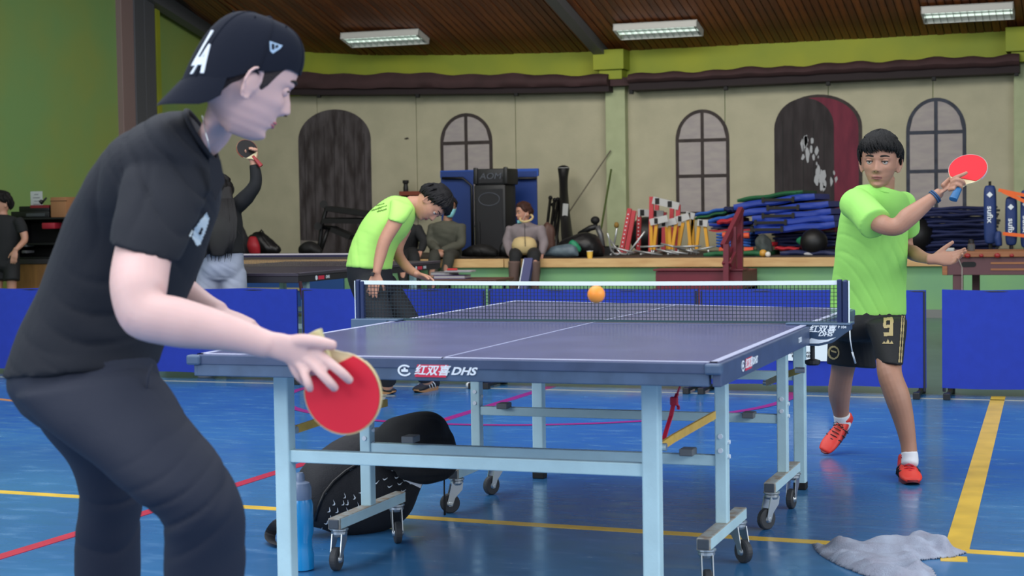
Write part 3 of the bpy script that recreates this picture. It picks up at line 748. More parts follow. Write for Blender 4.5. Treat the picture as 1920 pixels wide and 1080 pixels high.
# ------------------------------------------------------------------ second table behind the barriers
def second_table():
    z2 = .73; c = onZ(559, 512.6, z2); x1 = c.x; x0 = x1-1.525; y0 = c.y; y1 = y0+2.74; ym = (y0+y1)/2
    r = thing('table_tennis_table', 'dark table tennis table behind the blue barriers, beside the player with raised arm', 'table', ((x0+x1)/2, ym, 0))
    M_T2 = mat('table_top_dark', (58, 52, 66), .35); M_A2 = mat('apron_dark', (36, 34, 44), .5)
    for a, b in ((y0, ym-.005), (ym+.005, y1)):
        MB().cbox((x0, a, z2-.022), (x1, b, z2), .003).build('table_half', M_T2, r)
        MB().cbox((x0+.004, a+.004, z2-.07), (x1-.004, b-.004, z2-.0225), .003).build('apron', M_A2, r)
    MB().box((x1-.02, y0, z2), (x1, y1, z2+.0008)).box((x0, y0, z2), (x1, y0+.02, z2+.0008)).build('white_line', mat('line_dim', (130, 124, 140), .5), r)
    for x in (x0+.15, x1-.12):
        for y in (y0+.35, y1-.35): MB().cbox((x-.025, y-.025, 0), (x+.025, y+.025, z2-.07), .004).build('leg', M_LEG, r)
    MB().cbox((x0+.15, y0+.33, .3), (x1-.12, y0+.37, .34), .003).cbox((x0+.15, y1-.37, .3), (x1-.12, y1-.33, .34), .003).build('cross_bar', M_LEG, r)
    for yy, k in ((y0+.30, .8), (y1-.55, .8)):
        M = frame((x1-.003, yy, z2-.045), (0, 1, 0), (0, 0, 1))
        MB().lathe([(.018, 0), (.018, .001)], 16, M).build('badge_print', M_WHITE, r)
        MB().box((.03, -.014, 0), (.13, .014, .001), M).build('red_label', M_PRED, r); text_mb('DHS', .022, .001, M @ Matrix.Translation((.19, 0, 0)), weight=.03).build('label_letters', M_WHITE, r)
    n = thing('table_net', 'worn grey net with a thin white band on the dark table behind the barriers', 'net', ((x0+x1)/2, ym, z2))
    zt = z2+.108; xa, xb = x0-.12, x1+.12
    MB().box((xa, ym-.003, zt-.012), (xb, ym+.003, zt)).build('top_band', mat('band_grey', (196, 186, 192), .6), n)
    m = MB()
    for i in range(120): x = xa + (xb-xa)*i/119; m.box((x-.0012, ym-.0012, z2+.003), (x+.0012, ym+.0012, zt-.012))
    for j in range(7): zz = z2+.008+(zt-.03-z2)*j/6; m.box((xa, ym-.0012, zz-.0012), (xb, ym+.0012, zz+.0012))
    o = m.build('net_mesh', mat('net_grey', (108, 98, 94), .7), n); o['kind'] = 'stuff'
    MB().box((xa, ym-.002, zt-.03), (xb, ym+.002, zt-.0125)).build('cloth_strip', mat('net_navy', (30, 26, 62), .7), n)
    for x in (xa, xb): MB().cbox((x-.012, ym-.012, z2-.06), (x+.012, ym+.012, zt+.003), .003).build('post', M_NPOST, n)
    s = MB(); p = [Vector((x1+.005, y0+.02, z2-.06)), Vector((x1+.01, y0+.03, z2-.14)), Vector((x1+.03, y0+.02, z2-.2)), Vector((x1+.05, y0, z2-.28))]
    s.tube(p, .014, 6); tag(s.build('cloth_strap', mat('strap_dark', (66, 34, 40), .8)), 'dark strap dangling from the corner of the table behind the barriers', 'strap')
second_table()

# ------------------------------------------------------------------ people
def interp(tab, t):
    if t <= tab[0][0]: return tab[0][1]
    for (a, b), (c, d) in zip(tab, tab[1:]):
        if t <= c:
            k = (t-a)/(c-a); k = k*k*(3-2*k)*.5 + k*.5; return b + (d-b)*k
    return tab[-1][1]
HF = [(0, .050), (.03, .066), (.07, .074), (.12, .073), (.17, .078), (.24, .082), (.30, .083), (.42, .086), (.52, .086), (.58, .092), (.68, .093), (.78, .087), (.87, .070), (.94, .046), (.985, .022), (1, .002)]
HB = [(0, .000), (.06, .020), (.14, .045), (.22, .068), (.32, .085), (.45, .099), (.60, .104), (.72, .100), (.82, .086), (.90, .064), (.96, .040), (.99, .018), (1, .002)]
HS = [(0, .017), (.04, .028), (.10, .039), (.18, .049), (.28, .059), (.40, .068), (.55, .074), (.68, .076), (.80, .068), (.89, .050), (.95, .033), (.985, .017), (1, .002)]
HH = .228
def head_surf(phi, t, off=0):
    c, s = math.cos(phi), math.sin(phi)
    F, B, S = interp(HF, t), interp(HB, t), interp(HS, t)
    pw_ = .86 if c > 0 else 1.0
    x = (F*abs(c)**pw_ if c > 0 else -B*abs(c)); y = S*math.copysign(abs(s)**.92, s); z = (t-.5)*HH
    if off:
        n = Vector((x, y, z*1.0)).normalized(); return Vector((x, y, z)) + n*off
    return Vector((x, y, z))
def head_face(phi, t, k=1.0):
    p = head_surf(phi, t); x, y, z = p
    if math.cos(phi) > 0:
        g = lambda a, s: math.exp(-(a/s)**2)
        if .27 < t < .58:
            amp = .024*max(0, min(1, (.57-t)/.21)) if t > .345 else .024*max(0, (t-.285)/.06)**.6
            x += amp*g(y, .009 + .006*max(0, min(1, (.5-t)/.15)))
            x += .006*g(t-.335, .02)*(g(y-.013, .007)+g(y+.013, .007))
        x += .006*g(t-.225, .018)*g(y, .020) + .006*g(t-.178, .016)*g(y, .018) - .004*g(t-.203, .006)*g(y, .022) - .003*g(t-.135, .018)*g(y, .02)
        x += .004*g(t-.065, .035)*g(y, .02)
        for s in (-1, 1):
            x -= .012*g(t-.5, .035)*g(y-s*.032, .015)
            x += .004*g(t-.575, .022)*g(y-s*.03, .02)
            x += .004*g(t-.38, .06)*g(y-s*.042, .018)
    return Vector((x, y, z*k))
def add_head(mb, M, ears=True, s=1.0):
    nt, nphi = 84, 96; Mx = M @ Matrix.Scale(s, 4); vs = []; fs = []
    phis = []
    for i in range(nphi):
        a = -1 + 2*i/nphi; phis.append(math.pi*math.copysign(abs(a)**1.35, a))
    for j in range(nt+1):
        t = j/nt
        for ph in phis: vs.append(Mx @ head_face(ph, t))
    for j in range(nt):
        for i in range(nphi): fs.append((j*nphi+i, j*nphi+(i+1) % nphi, (j+1)*nphi+(i+1) % nphi, (j+1)*nphi+i))
    fs.append(tuple(range(nphi))[::-1]); fs.append(tuple(nt*nphi+i for i in range(nphi)))
    mb.add(vs, fs)
    if ears:
        for sd in (-1, 1):
            E_ = M @ Matrix.Translation((-.006*s, sd*.073*s, -.013*s)) @ Matrix.Rotation(sd*-.35, 4, 'Z') @ Matrix.Rotation(.18, 4, 'Y') @ Matrix.Scale(s*1.12, 4)
            mb.ball(E_ @ Vector((0, 0, 0)), (1, 1, 1), 14, E_.to_3x3() @ Matrix.Diagonal((.015, .0055, .028)))
            rim = [(.013, .002, -.008), (.012, .006, .012), (.004, .009, .029), (-.010, .011, .030), (-.019, .012, .018), (-.019, .011, .002), (-.012, .008, -.014), (-.004, .004, -.026), (.006, .003, -.027), (.010, .001, -.016)]
            mb.tube([E_ @ Vector((x, sd*y, z)) for x, y, z in rim], .0042*s, 8)
def add_face(M, root, s=1.0, iris='#2a1a12', brow='#17110f', lips='#a8625c', gaze=(1, 0, 0), ex=.0720, lid_z=.0065):
    R3 = M.to_3x3()
    for sd in (-1, 1):
        c = Vector((ex, sd*.032, .001))*s
        e = MB().ball(M @ c, .0125*s, 20).build('eye', mat('eye_white', (176, 166, 160), .25), root, True)
        g = Vector(gaze).normalized()
        MB().ball(M @ (c + g*.0050*s), .0082*s, 16).build('iris', mat('iris', iris, .5), e, True)
        lid = MB()
        arc = [(math.cos(a)*.0135, math.sin(a)*.0030) for a in [math.pi*i/8 for i in range(9)]]
        lid.tube([M @ (c + Vector((.0134 - abs(y)*32*abs(y), y, .0002+z))*s) for y, z in arc], [.0012*s]+[.0022*s]*7+[.0012*s], 6)
        lid.build('eyelashes', mat('lash', '#120d0c', .6), e, True)
        # upper eyelid, a strip of skin over the ball
        MB().ball(M @ (c + Vector((0, 0, lid_z))*s), (1, 1, 1), 20, R3 @ Matrix.Diagonal(Vector((.0150, .0158, .0085 if lid_z > .002 else .014))*s)).build('eyelid', root['skin_m'] and bpy.data.materials[root['skin_m']], e, True)
        b = MB(); pts = []
        for i in range(7):
            y = .014 + .036*i/6; q = head_face(math.asin(min(.99, y/.074)), .5+.105+.012*math.sin(i/6*2.6)); x = q.x if False else None
            ph = math.asin(min(.98, (y/interp(HS, .6))**(1/.92))); p = head_face(ph, .602 + .018*math.sin(i/6*2.4) - .01*(i/6)**2); pts.append(M @ (Vector((p.x+.001, sd*p.y, p.z))*s))
        b.tube(pts, [v*s for v in (.0028, .0042, .0044, .004, .0034, .0026, .0014)], 8); b.build('eyebrow', mat('brow_'+brow[1:], brow, .8), root, True)
    for tt, rr, nm in ((.222, .0034, 0), (.184, .0044, 0)):
        pts = []
        for i in range(9):
            y = -.022 + .044*i/8; ph = math.copysign(math.asin(min(.98, (abs(y)/interp(HS, tt))**(1/.92))), y)
            p = head_face(ph, tt + (.006*abs(y)/.022 if tt > .2 else .004*abs(y)/.02) - .01*(abs(y)/.022)*(1 if tt > .2 else -1)); pts.append(M @ (p*s + Vector((-.0012*s, 0, 0))))
        MB().tube(pts, [rr*s*(.35+.65*math.sin(math.pi*(i+.6)/9.2)) for i in range(9)], 8).build('lips', mat('lips_'+lips[1:], lips, .5), root, True)
    m = MB()
    for sd in (-1, 1): m.ball(M @ (Vector((.0985, sd*.0075, (.318-.5)*HH))*s), (1, 1, 1), 8, R3 @ Matrix.Diagonal(Vector((.004, .0032, .0018))*s))
    m.build('nostrils', mat('nostril', '#3a1c18', .8), root, True)

def add_hair(M, root, s=1.0, col='#141112', th=.018, front=.80, side=.60, back=.20, locks=160, seed=0, fringe=.66, name='hair', length=.09, lr=.006, blobonly=False, frontth=None):
    def hl(phi):
        a = abs(phi)
        return interp([(0, front), (.7, front-.02), (1.15, side), (1.5, side-.1), (1.75, .42), (2.3, back+.04), (3.15, back)], a)
    mb = MB(); nt, nphi = 40, 64; vs = []; fs = []; Mx = M @ Matrix.Scale(s, 4)
    for j in range(nt+1):
        for i in range(nphi):
            ph = -math.pi + 2*math.pi*i/nphi; h = hl(ph); t0 = h-.06; t = t0 + (1-t0)*j/nt
            k = max(0, min(1, (t-h)/.08)); tt = th*(.75 + .25*math.sin(ph*5+seed)+.12*math.sin(ph*11+t*9)) + (.012 if t > .85 else 0)
            vs.append(Mx @ head_surf(ph, t, -.006 + (tt+.006)*k**.6))
    for j in range(nt):
        for i in range(nphi): fs.append((j*nphi+i, j*nphi+(i+1) % nphi, (j+1)*nphi+(i+1) % nphi, (j+1)*nphi+i))
    fs.append(tuple(nt*nphi+i for i in range(nphi)))
    mb.add(vs, fs)
    rng = random.Random(seed)
    for q in range(locks):
        ph = rng.uniform(-math.pi, math.pi)
        if rng.random() < .5: ph = rng.gauss(0, .8)
        h = hl(ph); t1 = h - rng.uniform(0, .05); fr = abs(ph) < .85
        if not fr: t1 = h + rng.uniform(-.01, .04)
        if fr: t1 = fringe + rng.uniform(-.05, .08) + .02*math.sin(ph*4+seed)
        t0 = min(.99, t1 + rng.uniform(.18, .38)); dph = rng.uniform(-.25, .25) + (.22 if fr else 0); pts = []
        for i in range(6):
            k = i/5; t = t0 + (t1-t0)*k; pts.append(Mx @ head_surf(ph + dph*k*k, t, th*1.02 + .004*math.sin(k*3) - (.010*k*k if fr else .008*k) + rng.uniform(0, .002)))
        mb.tube(pts, [v*lr/.006*s for v in (.004, .008, .0085, .007, .0045, .0008)], 6)
    return mb.build(name, mat('hair_'+col[1:], col, .6, var=.3, scale=60, bump=.4, bscale=160, spec=.25), root, 60)

def hand_preset(mb, wr, d, nrm, thumb, s=1.0, curl=(.35, .4, .45, .5), tcurl=.4, spread=.05, tout=.75):
    """wr wrist, d forearm->fingers direction, nrm back of the hand, thumb thumb-side direction"""
    d = Vector(d).normalized(); th = Vector(thumb); th = (th - d*th.dot(d)).normalized(); n = th.cross(d); 
    if n.dot(Vector(nrm)) < 0: n = -n
    mb.loft([(wr - d*.02*s, th*.026*s, n*.019*s), (wr + d*.015*s, th*.028*s, n*.017*s), (wr + d*.05*s, th*.039*s, n*.016*s), (wr + d*.085*s, th*.040*s, n*.0135*s)], sub=3, seg=14, p=.8)
    for i, (o, L, r) in enumerate([(.029, .078, .0088), (.010, .086, .0092), (-.010, .080, .0088), (-.028, .062, .0078)]):
        p = wr + d*.078*s + th*o*s; pts = [(p - d*.02*s, r*s), (p, r*1.05*s)]; a = curl[i]*.6; dd = d; sp = (1.5-i)*spread
        for k, f in enumerate((.46, .30, .24)):
            dd = (d*math.cos(a) - n*math.sin(a) + th*sp*math.cos(a)).normalized(); p = p + dd*L*f*s; pts.append((p, r*(.98 - .1*k)*s)); a += curl[i]*(1.1 if k == 0 else .8)
        mb.limb(pts, sub=3, seg=10)
    p = wr + d*.022*s + th*.020*s; q = p + (th*tout + d*.75 - n*.25).normalized()*.042*s; q2 = q + (th*(tout-tcurl*.6) + d*.9 - n*tcurl).normalized()*.032*s; q3 = q2 + (th*(tout-tcurl) + d*.9 - n*tcurl*1.2).normalized()*.024*s
    mb.limb([(p - d*.01*s, .012*s), (q, .0115*s), (q2, .010*s), (q3, .0085*s)], sub=3, seg=10)

def ringp(u1, v1, u2, v2, w, dep, w2=None):
    a = W(u1, v1, w); b = W(u2, v2, w2 or w); A = (b-a)/2; B = CF - A.normalized()*CF.dot(A.normalized()); return ((a+b)/2, A, B.normalized()*dep)
def shoe(root, ankle, toe, heel_drop, m_up, m_sole, s=1.0, up=Vector((0, 0, 1)), m_acc=None, floor_n=None, laces=None):
    """ankle: ankle joint; toe: tip of shoe (sole level); up: sole normal"""
    up = Vector(up).normalized(); f = toe - ankle; f = (f - up*f.dot(up)).normalized(); sd = f.cross(up)
    base = toe - f*.275*s
    def P(a, z): return base + f*a*s + up*z*s
    r = [(.012, .030, .028, .055), (.05, .036, .034, .060), (.11, .040, .035, .052), (.17, .036, .044, .036), (.225, .026, .045, .026), (.262, .020, .034, .018)]
    mb = MB().loft([(P(a, .010+h), sd*w_*s, up*hh*s) for a, h, w_, hh in [(x[0], x[3]-.010 if False else x[3]*.62, x[2], x[3]*.62) for x in r]], sub=4, seg=20, p=.85)
    mb.loft([(P(.04, .05), sd*.033*s, f*.045*s), (P(.045, .085), sd*.030*s, f*.040*s)], sub=2, seg=16)
    sh = solid(mb, 'shoe', m_up, root, .005, 3)
    so = MB(); vs = []
    out = []
    for k in range(28):
        a = 2*math.pi*k/28; c_, s_ = math.cos(a), math.sin(a)
        x = .138 + .139*c_; wd = (.034 + .012*(x/.275)) * (1 if x < .2 else 1.0)
        out.append((x, wd*math.copysign(abs(s_)**.8, s_)))
    for z in (0, .018):
        for x, y in out: vs.append(P(x, z + (.012*max(0, (x-.22)/.05)**2 if z == 0 else .004)) + sd*y*s*(1 if z else .96))
    so.add(vs, [tuple(range(28))[::-1], tuple(range(28, 56))] + [(i, (i+1) % 28, 28+(i+1) % 28, 28+i) for i in range(28)])
    so.build('sole', m_sole, sh, 40)
    if m_acc:
        ac = MB()
        for a in (.09, .125, .16):
            for q in (-1, 1): ac.tube([P(a, .018) + sd*q*.043*s, P(a+.012, .045) + sd*q*.041*s, P(a+.024, .068-(a-.09)*.35) + sd*q*.022*s], .0035*s, 6)
        ac.build('stripes', m_acc, sh, True)
    if laces:
        la = MB()
        for i in range(5):
            a = .115 + i*.018; z = .088 - i*.010
            la.tube([P(a, z-.006)-sd*.020*s, P(a+.004, z+.003), P(a, z-.006)+sd*.020*s], .0028*s, 6)
        for q in (-1, 1): la.tube([P(.11, .086), P(.115, .105)+sd*q*.018*s, P(.125, .098)+sd*q*.030*s, P(.125, .085)+sd*q*.020*s, P(.112, .088)], .0022*s, 6)
        la.build('laces', laces, sh, True)
    return sh

def racket(label, cen, axis, nrm, s=1.0, front=(214, 34, 56), back=(18, 18, 20), hcol=(206, 186, 140), handle=True, hlen=.098, hoff=0, group=None, tape=(208, 188, 140)):
    axis = Vector(axis).normalized(); nrm = Vector(nrm); nrm = (nrm - axis*nrm.dot(axis)).normalized(); sd = axis.cross(nrm)
    M = Matrix((sd, axis, nrm)).transposed().to_4x4(); M.translation = cen
    r = bpy.data.objects.new('table_tennis_racket', None); C.objects.link(r); r.location = cen; tag(r, label, 'racket')
    a, b = .0755*s, .079*s; n = 40
    out = []
    for i in range(n):
        t = 2*math.pi*i/n; out.append((a*math.sin(t), b*math.cos(t)))
    # blade with shoulders running into the throat
    def eg(k): return [(x*k, y*k) for x, y in out]
    bl = [p for p in out if not (abs(p[0]) < .032*s and p[1] < -.06*s)]
    i0 = next(i for i in range(len(bl)) if bl[i][0] < 0 and bl[i][1] < -.05*s)
    blade = bl[:i0] + [(.020*s, -.082*s), (.013*s, -.094*s), (-.013*s, -.094*s), (-.020*s, -.082*s)] + bl[i0:]
    MB().prism(blade[::-1], -.003*s, .003*s, M).build('blade', mat('blade_wood', (206, 190, 150), .5, var=.1, scale=30), r, 30)
    rb = [p for p in eg(.975) if p[1] > -.060*s]
    MB().prism(rb[::-1], .003*s, .0058*s, M).build('rubber', mat('rubber_%d_%d_%d' % front, front, .55, spec=.3), r, 30)
    MB().prism(rb[::-1], -.0058*s, -.003*s, M).build('rubber', mat('rubber_%d_%d_%d' % back, back, .5), r, 30)
    et = MB(); pts = [M @ Vector((x*1.004, y*1.004, 0)) for x, y in out if y > -.045*s]
    k = next(i for i in range(len(pts)) if (pts[i]-pts[i-1]).length > .03*s or i == len(pts)-1)
    pts = pts[k:] + pts[:k]
    for p, q in zip(pts, pts[1:]): et.bar(p, q, .0012*s, .0095*s, up=nrm)
    et.build('edge_tape', mat('edge_tape_%d_%d_%d' % tape, tape, .5), r)
    hm = MB(); 
    rings = []
    for y, w_, h_ in ((-.066, .011, .007), (-.078, .0125, .0105), (-.11, .0135, .011), (-.066-hlen, .0165, .0125)):
        rings.append((M @ Vector((0, y*s, 0)), sd*w_*s, nrm*h_*s))
    hm.loft(rings, sub=4, seg=20, p=.7, round_=(0, .15)); hm.build('handle', mat('handle_%d_%d_%d' % hcol, hcol, .5, var=.12, scale=40), r, 40)
    return r

def skin(name, col): return mat(name, col, .52, var=.04, scale=14, sss=.12, bump=.03, bscale=300)

# ---------- foreground player -------------------------------------------------
def head_frame(c, fwd, up):
    f = Vector(fwd).normalized(); u = Vector(up); u = (u - f*u.dot(f)).normalized(); l = u.cross(f)
    M = Matrix((f, l, u)).transposed().to_4x4(); M.translation = c; return M
def scr(x, y, z=0):
    """direction from screen components: right, up, away"""
    return CR*x + CU*y + CF*z

def capped_player():
    SK = skin('skin_fair', (208, 172, 168))
    c = W(463, 147, 3.32)
    p_, a_ = 19*D2R, 24*D2R
    fwd = scr(math.cos(p_)*math.cos(a_), -math.sin(p_), math.cos(p_)*math.sin(a_)); up = scr(math.sin(p_), math.cos(p_), 0)
    M = head_frame(c, fwd, up)
    ft = onZ(250, 1400, 0)
    root = thing('person', 'player in backward black cap, black t-shirt and navy trousers crouching in the foreground', 'person', (W(250, 1300, 3.5).x, W(250, 1300, 3.5).y, 0))
    root['skin_m'] = SK.name
    b = MB(); add_head(b, M)
    # neck
    b.loft([(W(365, 305, 3.42), scr(.07, .05), CF*.075), (W(398, 262, 3.40), scr(.054, .036), CF*.058), (W(432, 215, 3.36), scr(.058, .022), CF*.056), (W(452, 165, 3.33), scr(.06, .01), CF*.055)], sub=4, seg=24)
    # trunk
    tr = [ringp(315, 245, 392, 325, 3.45, .12), ringp(240, 300, 380, 390, 3.48, .16), ringp(175, 370, 372, 440, 3.5, .13), ringp(150, 455, 330, 500, 3.54, .10), ringp(120, 550, 290, 580, 3.54, .09), ringp(90, 630, 260, 650, 3.54, .10), ringp(75, 715, 245, 725, 3.52, .10)]
    b.loft(tr, sub=4, seg=28)
    # right arm (towards the camera)
    R = lambda u, v, w, r: (W(u, v, w), r)
    b.limb([R(318, 320, 3.36, .050), R(290, 400, 3.28, .052), R(268, 480, 3.18, .055), R(260, 545, 3.12, .053), R(272, 588, 3.10, .050), R(330, 604, 3.09, .047), R(400, 618, 3.09, .039), R(455, 632, 3.09, .031), R(505, 648, 3.09, .026)], sub=4, seg=24)
    # hand over the racket blade
    wq = 3.045
    b.loft([(W(495, 645, 3.09), scr(-.01, .026), CF*.020), (W(525, 652, 3.085), scr(-.014, .030), CF*.018), (W(556, 664, 3.075), scr(-.018, .037), CF*.017), (W(588, 672, 3.065), scr(-.026, .034), CF*.014)], sub=4, seg=20, p=.85)
    def finger(pts, r0): b.limb([(W(u, v, w), r0*k) for (u, v, w), k in zip(pts, (1.12, 1.06, .98, .96, .84))], sub=4, seg=14)
    finger([(575, 660, 3.07), (601, 668, 3.055), (626, 687, 3.035), (645, 703, 3.032), (657, 715, 3.040)], .0098)
    finger([(566, 668, 3.07), (588, 684, 3.052), (607, 705, 3.034), (621, 720, 3.032), (629, 729, 3.040)], .0098)
    finger([(556, 676, 3.075), (568, 693, 3.060), (574, 709, 3.045), (579, 722, 3.040), (582, 731, 3.045)], .0090)
    finger([(546, 676, 3.085), (553, 694, 3.08), (562, 708, 3.078), (570, 716, 3.085), (574, 720, 3.09)], .0082)
    b.limb([(W(540, 645, 3.085), .016), (W(565, 640, 3.065), .0145), (W(592, 641, 3.05), .0122), (W(612, 645, 3.045), .0112), (W(627, 648, 3.045), .0095)], sub=4, seg=14)
    # left arm, further away
    b.limb([R(330, 330, 3.68, .058), R(322, 430, 3.74, .052), R(318, 520, 3.74, .046), R(345, 556, 3.70, .042), R(385, 578, 3.66, .032), R(410, 588, 3.64, .027)], sub=4, seg=20)
    hand_preset(b, W(408, 587, 3.64), scr(.93, -.40, -.02), scr(.2, .9, -.3), scr(0, .3, .95), .92, curl=(.7, .75, .8, .8))
    # legs
    def leg(b_, k=1.0, o=0.0):
        b_.limb([R(170, 740, 3.42, .115*k), R(255, 810, 3.36, .100*k), R(335, 890, 3.30, .074*k), R(380, 940, 3.30, .062*k), R(388, 1020, 3.34, .056*k), R(388, 1130, 3.38, .058*k), R(382, 1260, 3.42, .040*k), R(380, 1360, 3.45, .034*k)], sub=4, seg=24)
    def leg2(b_, k=1.0):
        b_.limb([R(150, 735, 3.62, .115*k), R(160, 800, 3.68, .098*k), R(190, 880, 3.74, .074*k), R(205, 930, 3.77, .064*k), R(204, 1030, 3.82, .056*k), R(202, 1120, 3.86, .056*k), R(200, 1220, 3.90, .040*k), R(200, 1290, 3.92, .034*k)], sub=4, seg=24)
    leg(b, .75); leg2(b, .68)
    body = solid(b, 'body', SK, root, .0036, 4, None, .6)
    # shirt
    BK = mat('shirt_black', (14, 19, 31), .9, bump=.2, bscale=500)
    sh = MB()
    sh.loft([ringp(348, 207, 400, 298, 3.42, .085), ringp(300, 216, 411, 342, 3.44, .165), ringp(222, 268, 408, 392, 3.47, .215), ringp(163, 345, 394, 436, 3.49, .205), ringp(121, 430, 372, 500, 3.52, .18), ringp(78, 535, 335, 588, 3.53, .17), ringp(40, 625, 305, 648, 3.53, .18), ringp(12, 705, 292, 682, 3.52, .19)], sub=6, seg=40, round_=(.1, .12))
    sh.loft([ringp(282, 240, 405, 330, 3.38, .075), ringp(235, 320, 392, 375, 3.30, .085), ringp(216, 395, 362, 435, 3.23, .080), ringp(205, 456, 333, 492, 3.18, .078)], sub=5, seg=32, round_=(.2, .04))
    sh.loft([ringp(300, 250, 405, 340, 3.62, .075), ringp(270, 340, 392, 400, 3.74, .08), ringp(262, 440, 378, 470, 3.78, .078)], sub=5, seg=28, round_=(.2, .04))
    P3 = lambda u, v, w=3.3: tuple(W(u, v, w))
    fn = folds([(P3(330, 360, 3.25), .16, scr(.8, .6), 0.0096, 55), (P3(240, 400, 3.3), .15, scr(.9, .3), 0.0096, 48), (P3(120, 640), .22, scr(.25, 1), 0.0112, 42), (P3(260, 640), .16, scr(.5, 1), 0.0128, 60), (P3(200, 520, 3.35), .2, scr(1, .5), 0.0064, 34)], .004, seed=2, lo=.6)
    solid(sh, 't_shirt', BK, root, .0065, 3, fn)
    # collar rib and loose dark collar tab at the throat
    n = 24; cc, A, B_ = ringp(352, 209, 404, 302, 3.41, .080)
    MB().tube([cc + A*math.cos(2*math.pi*i/n)*1.0 + B_*math.sin(2*math.pi*i/n) for i in range(n+1)], .006, 8).build('collar', BK, root, True)
    MB().prism([(0, 0), (.022, -.006), (.026, -.05), (.004, -.088), (-.002, -.06)], -.003, .003, frame(W(392, 296, 3.30), scr(1, .1, .2), scr(0, 1, .1))).build('collar_tab', BK, root)
    # thin chain
    ch = [W(u, v, w) for u, v, w in ((379, 217, 3.335), (384, 240, 3.315), (389, 262, 3.31), (394, 285, 3.315))]
    MB().tube(ch, .0012, 6).build('neck_chain', M_CHROME, root, True)
    # white emblem on the chest, wrapping out of view
    WH = mat('print_offwhite', (196, 208, 214), .7)
    po = [(386, 398), (374, 413), (366, 425), (357, 434), (353, 443), (362, 450), (368, 461), (374, 458), (381, 440), (388, 420), (391, 408)]
    vs = []; 
    bvh = None
    from mathutils.bvhtree import BVHTree
    def bvh_of(o):
        dg = bpy.context.evaluated_depsgraph_get(); bm = bmesh.new(); bm.from_mesh(o.data); t = BVHTree.FromBMesh(bm); bm.free(); return t
    shirt = [o for o in root.children if o.name.startswith('t_shirt')][0]; t_ = bvh_of(shirt)
    def on_surface(tree, u, v, off=.0015):
        d = (W(u, v, 1)-CAM).normalized(); h = tree.ray_cast(CAM, d)
        return (h[0] + h[1]*off if h[1].dot(d) < 0 else h[0] - h[1]*off) if h[0] else None
    def patch(tree, poly, name, m, parent, off=.0022, step=2.0, hole=None):
        """cloth print: grid of little quads laid on the surface inside a polygon"""
        def inside(x, y, pl):
            r_ = False; j = len(pl)-1
            for i in range(len(pl)):
                if (pl[i][1] > y) != (pl[j][1] > y) and x < (pl[j][0]-pl[i][0])*(y-pl[i][1])/(pl[j][1]-pl[i][1]) + pl[i][0]: r_ = not r_
                j = i
            return r_
        us = [p[0] for p in poly]; vsx = [p[1] for p in poly]; mb = MB(); cache = {}
        def g(i, j):
            if (i, j) not in cache: cache[i, j] = on_surface(tree, min(us)+i*step, min(vsx)+j*step, off)
            return cache[i, j]
        for i in range(int((max(us)-min(us))/step)+1):
            for j in range(int((max(vsx)-min(vsx))/step)+1):
                x = min(us)+(i+.5)*step; y = min(vsx)+(j+.5)*step
                if inside(x, y, poly) and not (hole and inside(x, y, hole)):
                    q = [g(i, j), g(i+1, j), g(i+1, j+1), g(i, j+1)]
                    if all(q) and max((a-b_).length for a in q for b_ in q) < .05: mb.add(q, [(0, 1, 2, 3)])
        if mb.v: return mb.build(name, m, parent, False, False)
    globals()['patch'] = patch; globals()['bvh_of'] = bvh_of; globals()['on_surface'] = on_surface
    patch(t_, po, 'chest_print', WH, root, hole=[(377, 425), (371, 436), (375, 440), (380, 428)])
    # trousers
    NV = mat('trousers_navy', (22, 29, 48), .8, bump=.2, bscale=450)
    tr = MB()
    tr.loft([ringp(22, 690, 290, 665, 3.50, .155), ringp(18, 730, 300, 715, 3.50, .165), ringp(45, 775, 318, 760, 3.50, .17)], sub=4, seg=36, round_=(.1, .4))
    tr.loft([ringp(30, 745, 295, 700, 3.42, .115), ringp(88, 800, 328, 745, 3.38, .112), ringp(175, 868, 372, 808, 3.33, .105), ringp(262, 940, 428, 882, 3.28, .095), ringp(305, 985, 458, 955, 3.28, .088), ringp(308, 1050, 459, 1045, 3.32, .085), ringp(302, 1150, 452, 1150, 3.36, .085), ringp(306, 1260, 442, 1260, 3.40, .08), ringp(312, 1355, 436, 1355, 3.43, .07)], sub=5, seg=32, round_=(.4, .05))
    tr.loft([ringp(55, 760, 240, 740, 3.60, .11), ringp(85, 810, 250, 810, 3.66, .105), ringp(132, 868, 268, 875, 3.72, .095), ringp(150, 930, 265, 930, 3.76, .085), ringp(142, 1010, 262, 1010, 3.80, .08), ringp(142, 1110, 262, 1110, 3.85, .08), ringp(150, 1210, 255, 1210, 3.89, .075), ringp(155, 1285, 248, 1285, 3.92, .07)], sub=5, seg=30, round_=(.4, .05))
    fn = folds([(P3(360, 850, 3.2), .22, scr(.35, 1), 0.0067, 44), (P3(180, 760, 3.3), .20, scr(.3, 1), 0.0090, 50), (P3(430, 960, 3.2), .16, scr(.5, 1), 0.0079, 54), (P3(340, 1000, 3.2), .14, scr(-.3, 1), 0.0067, 50), (P3(200, 930, 3.7), .2, scr(.2, 1), 0.0090, 50)], .004, seed=5, lo=.6)
    solid(tr, 'trousers', NV, root, .0065, 3, fn)
    MB().tube([W(285, 683, 3.36), W(279, 700, 3.34), W(275, 725, 3.34), W(277, 745, 3.34)], .003, 6).build('drawstring', NV, root, True)
    for (u, v, w, du) in ((380, 1362, 3.45, 60), (200, 1292, 3.92, 50)):
        an = W(u, v, w); toe = Vector((an.x, an.y, 0)) + (CR*.85 + Vector((CF.x, CF.y, 0))*.5).normalized()*.20
        shoe(root, an, toe, 0, mat('shoe_dark', (30, 30, 34), .6), mat('sole_white', (200, 200, 200), .6), 1.0)
    # short dark hair under the cap
    hm = MB(); vs = []; fs = []
